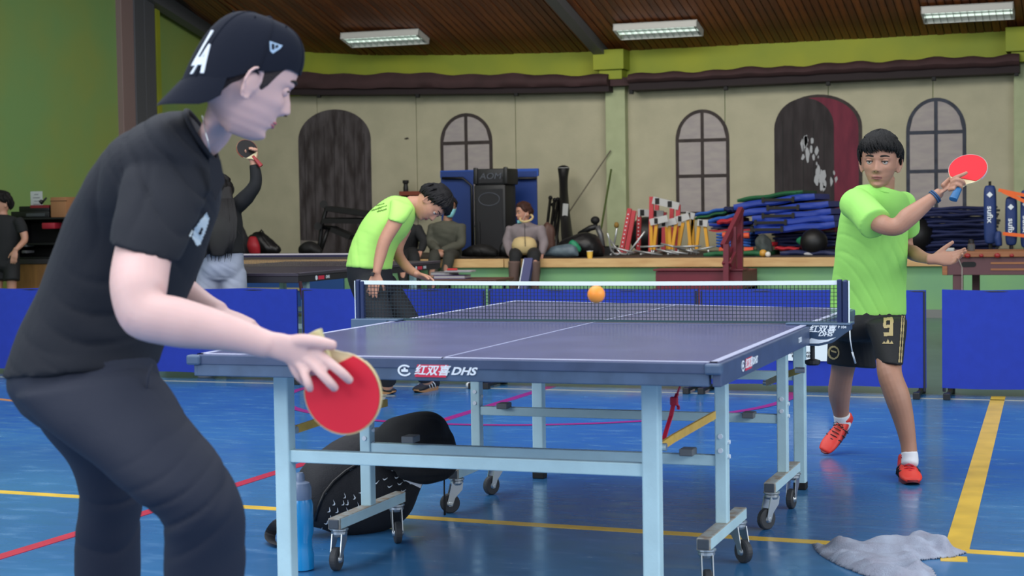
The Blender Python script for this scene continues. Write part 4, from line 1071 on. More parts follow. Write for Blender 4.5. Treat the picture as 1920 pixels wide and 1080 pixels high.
    nphi, nt = 64, 20; Mx = M
    for j in range(nt+1):
        for i in range(nphi):
            ph = -math.pi + 2*math.pi*i/nphi; a = abs(ph); h = interp([(0, .74), (.8, .72), (1.1, .62), (1.35, .40), (1.48, .40), (1.6, .52), (1.85, .40), (2.3, .24), (3.15, .18)], a)
            t = h-.05 + (.9-h+.05)*j/nt; k = max(0, min(1, (t-h)/.06)); vs.append(Mx @ head_surf(ph, t, -.004 + .0075*k))
    for j in range(nt):
        for i in range(nphi): fs.append((j*nphi+i, j*nphi+(i+1) % nphi, (j+1)*nphi+(i+1) % nphi, (j+1)*nphi+i))
    hm.add(vs, fs).build('hair', mat('hair_short', (44, 34, 34), .8, bump=.4, bscale=250), root, True)
    add_face(M, root, 1.0, lips='#b0606a', ex=.0680, lid_z=.001)
    # baseball cap worn backwards
    CM = mat('cap_black', (17, 22, 36), .9, bump=.15, bscale=450, spec=.25)
    cr = MB(); vs = []; fs = []
    nphi, nt = 72, 26
    def cap_pt(ph, k, off=0):
        """k 0 rim .. 1 crown"""
        ph = (ph + math.pi) % (2*math.pi) - math.pi
        rim = interp([(0, .70), (.9, .69), (1.5, .58), (2.2, .37), (3.15, .26)], abs(ph)); zr = (rim-.5)*HH; zt = .128
        c_, s_ = math.cos(ph), math.sin(ph); a = .101 if c_ > 0 else .117; bb = .087
        an = k*math.pi/2; z = zr + (zt - zr)*math.sin(an)**.9 if k > 0 else zr
        rr = math.cos(an)**.62; taper = 1.0
        return Vector(((a+off)*c_*rr - .002, (bb+off)*s_*rr, z + off*math.sin(an)))
    for off, rev in ((0, 0), (-.003, 1)):
        for j in range(nt+1):
            for i in range(nphi): vs.append(M @ cap_pt(-math.pi+2*math.pi*i/nphi, min(.995, j/nt), off))
    for lay in (0, 1):
        o_ = lay*(nt+1)*nphi
        for j in range(nt):
            for i in range(nphi): fs.append((o_+j*nphi+i, o_+j*nphi+(i+1) % nphi, o_+(j+1)*nphi+(i+1) % nphi, o_+(j+1)*nphi+i))
        fs.append(tuple(o_+nt*nphi+i for i in range(nphi)))
    L1 = (nt+1)*nphi
    for i in range(nphi): fs.append((i, (i+1) % nphi, L1+(i+1) % nphi, L1+i))
    cap = cr.add(vs, fs).build('cap', CM, root, 60)
    se = MB()
    for q in range(6):
        ph = math.pi/6 + q*math.pi/3; se.tube([M @ cap_pt(ph, k/12, .0006) for k in range(12)], .0012, 6)
    se.build('seams', CM, cap, True)
    se = MB()
    for q in range(6): 
        p = M @ cap_pt(q*math.pi/3, .72, .001); se.ball(p, .0022, 8)
    se.build('eyelets', CM, cap, True)
    MB().ball(M @ Vector((-.002, 0, .129)), (.008, .008, .004), 12).build('top_button', CM, cap, True)
    # brim at the back of the head
    vs = []; n = 24; mbr = 8
    for lay in (0, 1):
        for j in range(mbr+1):
            k = j/mbr
            for i in range(n+1):
                ph = math.pi - 1.12 + 2.24*i/n; base = cap_pt(ph, 0, .001); e = math.cos((i/n-.5)*math.pi)**.6 if 0 < i < n else 0
                ext = .066*e*k; lat = base.y*(1+.04*k)
                vs.append(M @ Vector((base.x - ext*.42, lat, base.z - ext*.95 - .034*(lat/.08)**2*k + .003*(1-lay))))
    L1 = (mbr+1)*(n+1); fs = []
    for lay in (0, 1):
        for j in range(mbr):
            for i in range(n): a = lay*L1 + j*(n+1)+i; fs.append((a, a+1, a+n+2, a+n+1))
    for i in range(n): fs.append((mbr*(n+1)+i, mbr*(n+1)+i+1, L1+mbr*(n+1)+i+1, L1+mbr*(n+1)+i)); fs.append((i, i+1, L1+i+1, L1+i))
    MB().add(vs, fs).build('brim', CM, cap, 50)
    tc = bvh_of(cap)
    # letters L A interlocked on the panel above the brim, and the small badge on the side
    def dome(ph0, k0, rot=0):
        def fn(p):
            x = p.x*math.cos(rot)-p.y*math.sin(rot); y = p.x*math.sin(rot)+p.y*math.cos(rot)
            return M @ cap_pt(ph0 + x/.11, max(0.02, k0 + y/.16), .0008 + p.z)
        return fn
    for s_, ox, oy, h in (('L', -.006, .008, .046), ('A', .008, -.007, .034)):
        mb = text_mb(s_, h, .002, Matrix.Translation((ox, oy, 0)), weight=.03)
        f_ = dome(math.pi + .44, .17); mb.v = [tuple(f_(Vector(v))) for v in mb.v]; mb.build('cap_letter', mat('embroidery_white', (214, 222, 232), .7), cap)
    f_ = dome(-1.42, .28, -.12); bd = MB().prism([(-.016, .009), (.017, .009), (.014, .001), (.002, -.013), (-.006, -.010)], 0, .001); bd.v = [tuple(f_(Vector(v))) for v in bd.v]; bd.build('cap_badge', mat('badge_pale', (150, 176, 204), .7), cap)
    bd = MB().prism([(-.009, .005), (-.003, .006), (.001, -.005), (-.004, -.006)], 0, .0016).prism([(.002, .006), (.008, .006), (.007, .001), (.002, -.001)], 0, .0016); bd.v = [tuple(f_(Vector(v))) for v in bd.v]; bd.build('cap_badge_mark', CM, cap)
    # racket
    ax = scr(.43, -.90, -.03)
    racket('red faced racket with pale wooden handle in the hand of the foreground player', W(643, 737, 3.075), ax, scr(-.22, -.12, -1), .98, hcol=(196, 186, 140), hlen=.062)
    return root
capped_player()

# ---------- other people ------------------------------------------------------
def fig(label, base, head, skin_m, parts, torso=None, arms=(), legs=(), hands=(), hair=None, face=None, voxel=.007, neck=None, smooth=3, tweak=None, ears=True):
    """parts: list of (name, material, builder(MB), voxel, fold)"""
    root = thing('person', label, 'person', (base[0], base[1], 0)); root['skin_m'] = skin_m.name
    c, fwd, up, s = head; M = head_frame(c, fwd, up); b = MB(); add_head(b, M, ears, s)
    if neck: b.limb([(Vector(p), r) for p, r in neck], sub=4, seg=20)
    for r in (torso or []): b.loft(r, sub=4, seg=24)
    for a in list(arms) + list(legs): b.limb(a, sub=4, seg=18)
    for h in hands: hand_preset(b, *h[0], **h[1])
    if tweak: tweak(b)
    solid(b, 'body', skin_m, root, voxel, smooth, None, .55)
    for name, m, fn, vx, fo in parts:
        q = MB(); fn(q); solid(q, name, m, root, vx, 3, fo)
    if hair: add_hair(M, root, s, **hair)
    if face is not None: add_face(M, root, s, **face)
    return root, M
def T(*p):   # limb points from pixels: (u, v, w, r[, rb])
    return [(W(q[0], q[1], q[2]),) + tuple(q[3:]) for q in p]
def TY(*p):
    return [(onY(q[0], q[1], q[2]),) + tuple(q[3:]) for q in p]

M_NEON = mat('neon_green', (146, 208, 98), .75, bump=.12, bscale=400, var=.02)
M_SHORT = mat('shorts_black', (14, 14, 18), .75, bump=.12, bscale=300)
M_GOLD = mat('print_gold', (168, 150, 104), .6)
def neon_player():
    SK = skin('skin_tan', (164, 120, 98))
    c = W(1650, 304, 7.10)
    tor = [ringp(1634, 352, 1668, 356, 7.12, .05), ringp(1610, 368, 1690, 378, 7.15, .075), ringp(1588, 395, 1694, 405, 7.18, .09), ringp(1580, 460, 1690, 460, 7.22, .09), ringp(1576, 530, 1686, 528, 7.28, .08), ringp(1572, 600, 1686, 598, 7.34, .07)]
    rarm = T((1604, 378, 7.08, .045), (1624, 400, 6.97, .043), (1655, 421, 6.88, .041), (1680, 425, 6.86, .038), (1702, 408, 6.85, .041), (1728, 388, 6.85, .033), (1752, 369, 6.85, .0235), (1762, 361, 6.85, .021))
    larm = T((1690, 386, 7.22, .042), (1696, 425, 7.34, .038), (1698, 464, 7.38, .036), (1712, 474, 7.28, .034), (1732, 483, 7.14, .025), (1748, 486, 7.05, .021))
    lg1 = T((1596, 615, 7.44, .06), (1586, 660, 7.50, .060), (1579, 700, 7.56, .052), (1574, 735, 7.64, .052), (1576, 765, 7.72, .040), (1579, 795, 7.78, .033), (1572, 815, 7.78, .036))
    lg2 = T((1664, 615, 7.27, .06), (1667, 655, 7.15, .058), (1668, 700, 7.03, .052), (1682, 742, 6.99, .053), (1694, 785, 6.99, .044), (1703, 830, 6.99, .034), (1706, 862, 6.98, .034))
    wr = W(1759, 363, 6.85)
    def hand(b):
        b.loft([(W(1755, 366, 6.85), scr(.016, .018), CF*.018), (W(1768, 357, 6.84), scr(.020, .024), CF*.017), (W(1784, 347, 6.83), scr(.022, .026), CF*.015)], sub=4, seg=16, p=.85)
        def fg(pts, r=.0085): b.limb([(W(u, v, w), r*k) for (u, v, w), k in zip(pts, (1.1, 1.05, .95, .85))], sub=4, seg=12)
        fg([(1783, 338, 6.82), (1794, 332, 6.80), (1804, 328, 6.79), (1813, 323.5, 6.79)])
        fg([(1784, 343, 6.81), (1797, 337, 6.78), (1806, 341, 6.78), (1808, 348, 6.80)])
        fg([(1783, 350, 6.81), (1795, 346, 6.78), (1802, 350, 6.78), (1801, 357, 6.80)])
        fg([(1780, 356, 6.81), (1790, 354, 6.78), (1794, 360, 6.79), (1791, 365, 6.81)], .008)
        fg([(1768, 348, 6.83), (1780, 337, 6.86), (1790, 330, 6.88), (1798, 326, 6.88)], .010)
    def shirt(q):
        q.loft([ringp(1628, 346, 1675, 358, 7.13, .064), ringp(1604, 350, 1697, 365, 7.15, .10), ringp(1582, 378, 1706, 392, 7.18, .125), ringp(1571, 430, 1702, 432, 7.21, .125), ringp(1565, 490, 1700, 488, 7.25, .122), ringp(1558, 545, 1699, 540, 7.30, .125), ringp(1556, 596, 1698, 590, 7.33, .13)], sub=5, seg=36, round_=(.12, .1))
        q.limb(T((1602, 380, 7.10, .068), (1620, 395, 7.0, .069), (1632, 409, 6.93, .070), (1642, 420, 6.89, .072)), sub=4, seg=24, round_=(.4, .05))
        q.limb(T((1690, 380, 7.22, .062), (1696, 405, 7.28, .062), (1699, 432, 7.34, .060)), sub=4, seg=20, round_=(.5, .05))
    def shorts(q):
        q.loft([ringp(1560, 580, 1696, 576, 7.32, .118), ringp(1555, 612, 1699, 606, 7.32, .122), ringp(1560, 632, 1698, 626, 7.32, .10)], sub=4, seg=32, round_=(.1, .3))
        q.loft([ringp(1556, 612, 1636, 622, 7.42, .11), ringp(1552, 650, 1638, 655, 7.46, .112), ringp(1551, 682, 1642, 690, 7.5, .115)], sub=4, seg=26, round_=(.3, .04))
        q.loft([ringp(1620, 606, 1700, 600, 7.22, .11), ringp(1636, 645, 1695, 645, 7.14, .105), ringp(1644, 678, 1691, 684, 7.08, .105)], sub=4, seg=26, round_=(.3, .04))
    p = lambda u, v, w: tuple(W(u, v, w))
    fo = folds([(p(1600, 430, 7.05), .10, scr(.3, 1), .005, 60), (p(1665, 450, 7.08), .12, scr(1, -.5), .003, 45), (p(1640, 560, 7.15), .20, scr(1, .8), .004, 38), (p(1580, 470, 7.1), .12, scr(.5, 1), .005, 50), (p(1690, 520, 7.15), .12, scr(1, .6), .006, 70)], .003, seed=9, lo=.7)
    fo2 = folds([(p(1590, 650, 7.3), .12, scr(1, .4), .004, 70), (p(1670, 640, 7.1), .12, scr(1, -.3), .004, 70)], .003, seed=4, lo=.6)
    root, M = fig('boy in a neon green t-shirt and black shorts raising a racket beyond the net', (1.0, 1.75), (c, scr(-.36, -.06, -.93), scr(.03, 1, -.05), 1.0), SK,
        [('t_shirt', M_NEON, shirt, .006, fo), ('shorts', M_SHORT, shorts, .006, fo2)], torso=[tor], arms=[rarm, larm], legs=[lg1, lg2],
        hands=[((W(1748, 486, 7.05), scr(.96, .04, -.25), scr(.05, -.75, .6), scr(-.1, .75, .6), .92), dict(curl=(.25, .35, .5, .65), tcurl=.2))],
        hair=dict(th=.017, front=.81, side=.66, back=.30, locks=300, seed=7, fringe=.69, lr=.0055, col='#0b0909'), face=dict(lips='#7e4a46'), voxel=.0038,
        neck=[(W(1656, 378, 7.15), .056), (W(1655, 358, 7.14), .050), (W(1655, 335, 7.13), .052)], tweak=hand)
    # collar
    cc, A, B_ = ringp(1627, 349, 1676, 362, 7.12, .068)
    MB().tube([cc + A*math.cos(2*math.pi*i/24) + B_*math.sin(2*math.pi*i/24) - scr(0, .012)*max(0, -math.sin(2*math.pi*i/24)) for i in range(25)], .0065, 8).build('collar', M_NEON, root, True)
    # prints on the shorts
    sh = [o for o in root.children if o.name.startswith('shorts')][0]; t_ = bvh_of(sh)
    nine = [(1657, 597), (1673, 595), (1675, 600), (1674, 630), (1658, 631), (1657, 624), (1667, 624), (1668, 615), (1658, 616), (1656, 612)]
    patch(t_, nine, 'number_print', M_GOLD, sh, hole=[(1662, 602), (1669, 601), (1669, 609), (1662, 610)], step=.8)
    for k in range(3): patch(t_, [(1654+k*7, 645-k*0), (1658+k*7, 640-(0, 4, 1)[k]), (1663+k*6, 645)], 'stripe_mark', M_GOLD, sh, step=.7)
    patch(t_, [(1564+11*math.cos(a*.449)-.5, 661+13*math.sin(a*.449)) for a in range(14)], 'round_crest', M_GOLD, sh, step=.8, hole=[(1564+8*math.cos(a*.7), 661+10*math.sin(a*.7)) for a in range(9)])
    patch(t_, [(1559, 656), (1569, 659), (1569, 662), (1559, 659)], 'round_crest_mark', M_GOLD, sh, step=.7)
    for k in (0, 4): patch(t_, [(1694-k, 592), (1696-k, 592), (1690-k, 680), (1688-k, 680)], 'side_stripe', M_GOLD, sh, step=.8)
    tt = [W(1593, 612, 7.17), W(1594, 635, 7.16), W(1598, 660, 7.17), W(1604, 681, 7.19)]
    MB().tube(tt[:3], .003, 6).tube(tt[2:], .0045, 6).build('drawstring', M_WHITE, root, True)
    # wristband, socks, shoes
    wb_ = MB(); cw = W(1753, 368.5, 6.85); ax = (W(1762, 361, 6.85)-W(1745, 375, 6.85)).normalized(); o1 = ax.orthogonal().normalized(); o2 = ax.cross(o1)
    for off in (-.005, .004): wb_.tube([cw + ax*off + (o1*math.cos(a)+o2*math.sin(a))*.027 for a in [2*math.pi*i/20 for i in range(21)]], .0042, 8)
    wb_.build('wristband', mat('wristband_blue', (38, 72, 112), .6), root, True)
    SO = mat('sock_white', (214, 216, 220), .85)
    solid(MB().limb(T((1578, 776, 7.74, .039), (1580, 793, 7.76, .040), (1574, 806, 7.78, .034)), round_=(.03, .4), sub=4), 'sock', SO, root, .005)
    solid(MB().limb(T((1705, 847, 6.985, .035), (1706, 860, 6.98, .036), (1706, 870, 6.97, .036)), round_=(.03, .4), sub=4), 'sock', SO, root, .005)
    RD = mat('shoe_red', (206, 40, 34), .5, col2=(220, 58, 40), scale=9); SL_ = mat('shoe_sole', (120, 40, 46), .5); SB = mat('shoe_black', (24, 22, 24), .5)
    an = W(1582, 797, 7.76); toe = onZ(1543, 854); toe.z = .004
    up_ = scr(-.30, .40, -.85); f = (toe - (an - up_*.03)).normalized(); up_ = (up_ - f*up_.dot(f)).normalized(); shoe(root, toe - f*.2 , toe, 0, RD, SL_, .86, up=up_, m_acc=SB, laces=SB)
    an = W(1705, 850, 7.0); toe = onZ(1712, 911); toe.z = .0
    shoe(root, Vector((an.x-.01, an.y, 0)), toe, 0, RD, SL_, 1.02, m_acc=SB, laces=mat('lace_red', (190, 30, 60), .6))
    e1 = (CR*.90 + CU*.42).normalized(); e2 = ((-CR*.42 + CU*.90)*.72 + CF*.69).normalized()
    ax = (e1*.80 + e2*.70).normalized(); n = e1.cross(e2)
    if n.dot(CF) > 0: n = -n
    racket('red faced racket with a blue handle held up by the boy in neon green', W(1815, 318, 6.84), ax, n, 1.03, front=(216, 26, 40), hcol=(32, 92, 140), tape=(190, 160, 165), hlen=.10)
    return root
neon_player()

def bending_player():
    SK = skin('skin_tan2', (186, 134, 108)); w = 10.25
    c = W(809, 381, w-.02)
    def shirt(q):
        q.loft([ringp(762, 369, 781, 396, w, .08), ringp(733, 368, 777, 415, w, .15), ringp(700, 390, 764, 440, w, .19), ringp(676, 420, 746, 462, w, .18), ringp(658, 460, 738, 485, w, .165), ringp(648, 500, 735, 506, w, .165)], sub=5, seg=32, round_=(.15, .1))
        q.loft([ringp(733, 375, 775, 392, w-.14, .07), ringp(730, 396, 765, 408, w-.20, .07), ringp(726, 411, 756, 420, w-.22, .068)], sub=4, seg=22, round_=(.4, .05))
    def pants(q):
        q.loft([ringp(650, 495, 734, 500, w, .15), ringp(652, 525, 738, 525, w, .155), ringp(664, 560, 742, 545, w, .14)], sub=4, seg=28, round_=(.1, .3))
        q.limb(T((690, 535, w-.1, .10), (712, 600, w-.22, .085), (722, 650, w-.1, .066), (727, 718, w+.05, .055)), sub=4, seg=22, round_=(.4, .05))
        q.limb(T((715, 535, w+.1, .10), (760, 600, w+.0, .085), (785, 650, w+.1, .066), (800, 712, w+.2, .055)), sub=4, seg=22, round_=(.4, .05))
    p = lambda u, v: tuple(W(u, v, w-.15))
    fo = folds([(p(720, 440), .16, scr(.5, 1), .007, 60), (p(750, 430), .1, scr(1, .6), .006, 90), (p(690, 480), .15, scr(1, .2), .005, 50)], .004, seed=12, lo=.7)
    root, M = fig('player in a neon green t-shirt bending over behind the left end of the net', (W(740, 700, w).x, W(740, 700, w).y), (c, scr(.36, -.88, -.22), scr(.90, .38, -.05), 1.0), SK,
        [('t_shirt', mat('neon_yellow_green', (178, 234, 112), .75, bump=.12, bscale=400, var=.02), shirt, .009, fo), ('trousers', mat('trousers_black', (20, 21, 27), .8), pants, .01, None)],
        torso=[[ringp(766, 376, 779, 393, w, .05), ringp(740, 380, 765, 408, w, .12), ringp(690, 410, 745, 450, w, .14), ringp(668, 470, 728, 490, w, .12), ringp(668, 520, 726, 520, w, .12)]],
        arms=[T((748, 392, w-.16, .05), (741, 416, w-.22, .046), (722, 450, w-.25, .040), (713, 480, w-.26, .036), (706, 512, w-.28, .024)), T((758, 430, w+.22, .045), (744, 470, w+.18, .040), (762, 500, w+.02, .032), (783, 515, w-.1, .023))],
        legs=[T((690, 535, w-.1, .08), (712, 600, w-.22, .07), (722, 650, w-.1, .05), (727, 725, w+.05, .036)), T((715, 535, w+.1, .08), (760, 600, w, .07), (785, 650, w+.1, .05), (802, 716, w+.2, .036))],
        hands=[((W(706, 512, w-.28), scr(-.22, -.95, -.1), scr(-.2, 0, -1), scr(.9, -.2, 0), .95), dict(curl=(.2, .25, .3, .35))), ((W(783, 515, w-.1), scr(.9, -.32, -.15), scr(0, .9, -.4), scr(.2, .3, -.9), .95), dict(curl=(.5, .55, .6, .6)))],
        hair=dict(th=.017, front=.82, side=.62, back=.32, locks=180, seed=3, fringe=.72), face=dict(lips='#8e5850'), voxel=.006, neck=[(W(768, 384, w), .055), (W(785, 383, w), .052), (W(800, 384, w), .054)])
    DG = mat('print_dark_green', (90, 130, 40), .7); sh = [o for o in root.children if o.name.startswith('t_shirt')][0]; t_ = bvh_of(sh)
    for k, (u, v, h) in enumerate(((712, 384, 3), (717, 388, 3), (706, 392, 4), (716, 394, 5))):
        patch(t_, [(u-9, v+2), (u+9, v-3), (u+9, v-3+h*.5), (u-9, v+2+h*.5)], 'back_print', DG, sh, step=1.2)
    DK = mat('shoe_black2', (22, 22, 26), .6); GUM = mat('gum_sole', (176, 128, 84), .6); ST = mat('shoe_stripe_white', (210, 214, 218), .6)
    a1 = onZ(727, 738); shoe(root, Vector((a1.x, a1.y, 0)), a1 + Vector((.02, .04, 0)) + Vector((.04, -.06, 0)), 0, DK, GUM, .95)
    a2 = onZ(820, 729); t2 = onZ(779, 737); t2.z = 0; shoe(root, Vector((a2.x, a2.y+.02, 0)), t2, 0, DK, GUM, 1.0, m_acc=ST)
    MB().cbox((-.012, -.05, -.01), (.012, .05, .01), .003, frame(W(699, 514, w-.3), scr(.3, 1), scr(0, 0, -1))).build('held_grip', M_BLKG, root)
bending_player()

def girl():
    SK = skin('skin_tan3', (196, 146, 122)); w = 11.9
    BL = mat('jacket_black', (16, 16, 19), .8, bump=.1, bscale=200); GR = mat('sweatpants_grey', (158, 164, 180), .85, col2=(148, 154, 172), scale=9, bump=.12, bscale=200)
    c = W(412, 362, w)
    def jacket(q):
        q.loft([ringp(402, 378, 428, 378, w, .07), ringp(385, 388, 447, 388, w, .11), ringp(378, 415, 455, 415, w, .14), ringp(380, 445, 455, 445, w, .135), ringp(372, 478, 459, 474, w, .145)], sub=4, seg=28, round_=(.2, .1))
        q.limb(T((436, 393, w, .062), (458, 374, w-.05, .056), (476, 352, w-.08, .050), (480, 335, w-.08, .042), (476, 309, w-.08, .034)), sub=4, seg=20, round_=(.4, .05))
        q.limb(T((392, 395, w, .06), (374, 430, w-.05, .052), (366, 460, w-.15, .044), (380, 478, w-.25, .034)), sub=4, seg=18)
    def pants(q):
        q.loft([ringp(374, 474, 457, 474, w, .13), ringp(372, 500, 458, 500, w, .15), ringp(372, 520, 459, 520, w, .12)], sub=4, seg=28, round_=(.1, .3))
        q.limb(T((394, 510, w, .095), (388, 560, w, .09), (386, 640, w, .075), (386, 705, w, .06)), sub=4, seg=20)
        q.limb(T((436, 510, w, .095), (440, 560, w, .09), (440, 640, w, .075), (440, 705, w, .06)), sub=4, seg=20)
    fo = folds([(tuple(W(415, 520, w-.15)), .2, scr(.7, 1), .006, 70)], .005, seed=21, lo=.8)
    root, M = fig('long haired player in black jacket and grey sweatpants with one arm raised', (c.x, c.y), (c, scr(-.25, .05, .95), scr(.05, 1, 0), .97), SK,
        [('jacket', BL, jacket, .009, fo), ('sweatpants', GR, pants, .009, fo)],
        torso=[[ringp(408, 380, 424, 380, w, .05), ringp(395, 400, 440, 400, w, .09), ringp(390, 470, 446, 470, w, .1), ringp(388, 510, 446, 510, w, .1)]],
        arms=[T((436, 393, w, .04), (458, 374, w-.05, .038), (477, 350, w-.08, .034), (480, 335, w-.08, .03), (475, 303, w-.08, .022))], legs=[T((394, 510, w, .07), (387, 600, w, .06), (386, 720, w, .035)), T((436, 510, w, .07), (440, 600, w, .06), (440, 720, w, .035))],
        hands=[((W(475, 304, w-.08), scr(-.02, 1, 0), scr(-.1, 0, 1), scr(-.9, .2, -.2), .9), dict(curl=(.9, 1.0, 1.1, 1.1), tcurl=.6))],
        hair=dict(th=.022, front=.8, side=.5, back=.06, locks=60, seed=5, fringe=.74, col='#120f0e'), voxel=.007, neck=[(W(416, 385, w), .05), (W(413, 370, w), .048)])
    h = MB(); h.loft([(W(412, 352, w-.05), CR*.085, CF*.06), (W(412, 380, w-.09), CR*.10, CF*.06), (W(414, 420, w-.15), CR*.105, CF*.045), (W(412, 455, w-.16), CR*.085, CF*.035), (W(408, 478, w-.16), CR*.05, CF*.02)], sub=5, seg=30)
    rng = random.Random(2)
    for i in range(70):
        o = rng.uniform(-1, 1); u0 = 412 + o*26; pts = [W(u0*1 - 0 + 0, 372, w-.13-.03*(1-o*o)), W(412+o*32, 410, w-.175), W(413+o*30, 445, w-.18), W(410+o*24, rng.uniform(462, 492), w-.17)]
        h.tube(pts, [.006, .008, .006, .001], 5)
    h.tube([W(440, 420, w-.1), W(448, 438, w-.1), W(462, 452, w-.1)], [.003, .0025, .0006], 5)
    h.build('long_hair', mat('hair_long', (24, 19, 18), .4, bump=.5, bscale=120, stretch=(8, 8, 1)), root, True)
    for u in (386, 440):
        f = W(u, 705, w); shoe(root, Vector((f.x, f.y, 0)), Vector((f.x-.05, f.y+.19, 0)), 0, M_BLK, mat('sole_white', (200, 200, 200), .6), .92)
    racket('black faced racket with a red rim held up high by the long haired player', W(463, 280, w-.10), scr(-.62, .72, .1), scr(.45, .30, -.85), .98, front=(24, 20, 20), back=(190, 30, 40), hcol=(150, 40, 40), tape=(170, 50, 40))
girl()

def seated(label, u, Y, s, cols, head, shoulders, pelvis, knees, ankles, wrists, elbows, hairkw, mask=None, fwd=None, extra=None, tv=(.165, .11), face=True, sleeves=True):
    """all joints are pixel/plane triples"""
    P = lambda q: onY(*q)
    SK = skin('skin_%d' % u, cols['skin']); c = P(head); S = (P(shoulders[1])-P(shoulders[0])).normalized(); ns = (P(shoulders[0])+P(shoulders[1]))/2; pe = P(pelvis); F = S.cross(Vector((0, 0, 1))).normalized(); hw = (P(shoulders[1])-P(shoulders[0])).length/2
    if F.dot(CAM - c) < 0: F = -F
    def top(q):
        q.loft([(ns + Vector((0, 0, .06)), S*.07, F*.065), (ns + Vector((0, 0, .01)), S*(hw+.02), F*.10), (ns*.75+pe*.25, S*(hw+.035), F*.135), (ns*.4+pe*.6, S*(hw+.02), F*.145), (pe+Vector((0, 0, .02)), S*(hw+.02), F*.15), (pe-Vector((0, 0, .06)), S*(hw+.01), F*.13)], sub=4, seg=24, round_=(.2, .3))
        if sleeves:
            for a in (0, 1): q.limb([(P(shoulders[a]), .062), ((P(shoulders[a])+P(elbows[a]))/2, .060), (P(elbows[a]), .056), ((P(elbows[a])+P(wrists[a]))/2, .050), (P(wrists[a]), .036)], sub=4, seg=18)
        else:
            for a in (0, 1): q.limb([(P(shoulders[a]), .06), ((P(shoulders[a])*.45+P(elbows[a])*.55), .06)], sub=4, seg=18, round_=(.5, .05))
    def bottom(q):
        for a in (0, 1):
            h = pe + S*(.09 if a else -.09); q.limb([(h, .095), ((h+P(knees[a]))/2, .085), (P(knees[a]), .068), ((P(knees[a])*.5+P(ankles[a])*.5), .062), (P(ankles[a]), .045)], sub=4, seg=18)
    arms = [[(P(shoulders[a]), .04), (P(elbows[a]), .036), (P(wrists[a]), .024)] for a in (0, 1)]
    legs = [[(pe + S*(.09 if a else -.09), .07), (P(knees[a]), .05), (P(ankles[a]), .035)] for a in (0, 1)]
    mid = (P(wrists[0])+P(wrists[1]))/2
    hands = []
    for a in (0, 1):
        d = (P(wrists[a])-P(elbows[a])).normalized(); d = (d + (mid-P(wrists[a])).normalized()*.3*(1 if (mid-P(wrists[a])).length > .03 else 0) - Vector((0, 0, .2))).normalized(); hands.append(((P(wrists[a]), d, F + Vector((0, 0, .6)), S*(1 if a == 0 else -1), .9), dict(curl=(.6, .7, .7, .8))))
    fo = folds([(tuple(ns*.5+pe*.5), .25, Vector((.3, 0, 1)), .008, 50)], .006, seed=u, lo=.8)
    root, M = fig(label, (pe.x, pe.y), (c, fwd or F, Vector((0, 0, 1)), s), SK, [('jacket', cols['top'], top, .010, fo), ('trousers', cols['bottom'], bottom, .010, fo)],
        torso=[[(ns, S*.10, F*.07), (ns*.5+pe*.5, S*.13, F*.09), (pe, S*.13, F*.1)]], arms=arms, legs=legs, hands=hands, hair=hairkw, face=({} if face else None), voxel=.008, neck=[(ns, .055), (ns*.4+c*.6, .05), (c - Vector((0, 0, .05)), .05)])
    for a in (0, 1):
        an = P(ankles[a]); f = (F + S*(.15 if a else -.15)).normalized()
        shoe(root, an, an + f*.2 - Vector((0, 0, .06)), 0, M_BLK, M_BLKG, .95)
    if mask:
        m = MB(); 
        if mask == 'face': rr = [(.26, .50, .010)]
        vs = []; n = 14; k = 8; t0, t1 = (.03, .42) if mask == 'face' else (-.04, .16)
        for j in range(k+1):
            for i in range(n+1):
                ph = -1.15 + 2.3*i/n; t = t0 + (t1-t0)*j/k; p = head_surf(ph, max(0.02, t), .012 + .012*math.cos(ph)**3*math.sin(math.pi*j/k)); 
                if t < .02: p.z = (t-.5)*HH
                vs.append(M @ (p*s))
        m.add(vs, [(j*(n+1)+i, j*(n+1)+i+1, (j+1)*(n+1)+i+1, (j+1)*(n+1)+i) for j in range(k) for i in range(n)])
        me = m.build('face_mask', mat('mask_teal', (126, 190, 200), .7), root, True)
        md = me.modifiers.new('t', 'SOLIDIFY'); md.thickness = .002
        e = MB()
        for sd in (-1, 1): e.tube([M @ (head_surf(sd*1.15, t1, .013)*s), M @ (head_surf(sd*1.5, .5, .012)*s)], .001, 5)
        e.build('ear_loop', M_WHITE, root)
    if extra: extra(root, M, F, S, pe)
    return root, M, F, S, pe
OLV = mat('olive_jacket', (70, 70, 60), .85, bump=.1, bscale=120); OLV2 = mat('olive_trousers', (48, 48, 42), .85); BKC = mat('clothes_black', (20, 21, 24), .85)
YE = 11.75
seated('man in an olive tracksuit and blue face mask sitting on the stage edge', 841, YE, .98, dict(skin=(150, 108, 88), top=OLV, bottom=OLV2),
    (842, 389, 12.05), ((812, 424, 12.05), (864, 424, 12.05)), (836, 474, 12.15), ((815, 482, 11.70), (842, 482, 11.70)), ((808, 545, 11.62), (830, 545, 11.62)), ((820, 469, 11.78), (831, 469, 11.78)), ((808, 456, 12.0), (864, 457, 12.0)),
    dict(th=.018, front=.8, locks=70, seed=1, fringe=.74), mask='face', fwd=scr(.25, -.02, -.96))
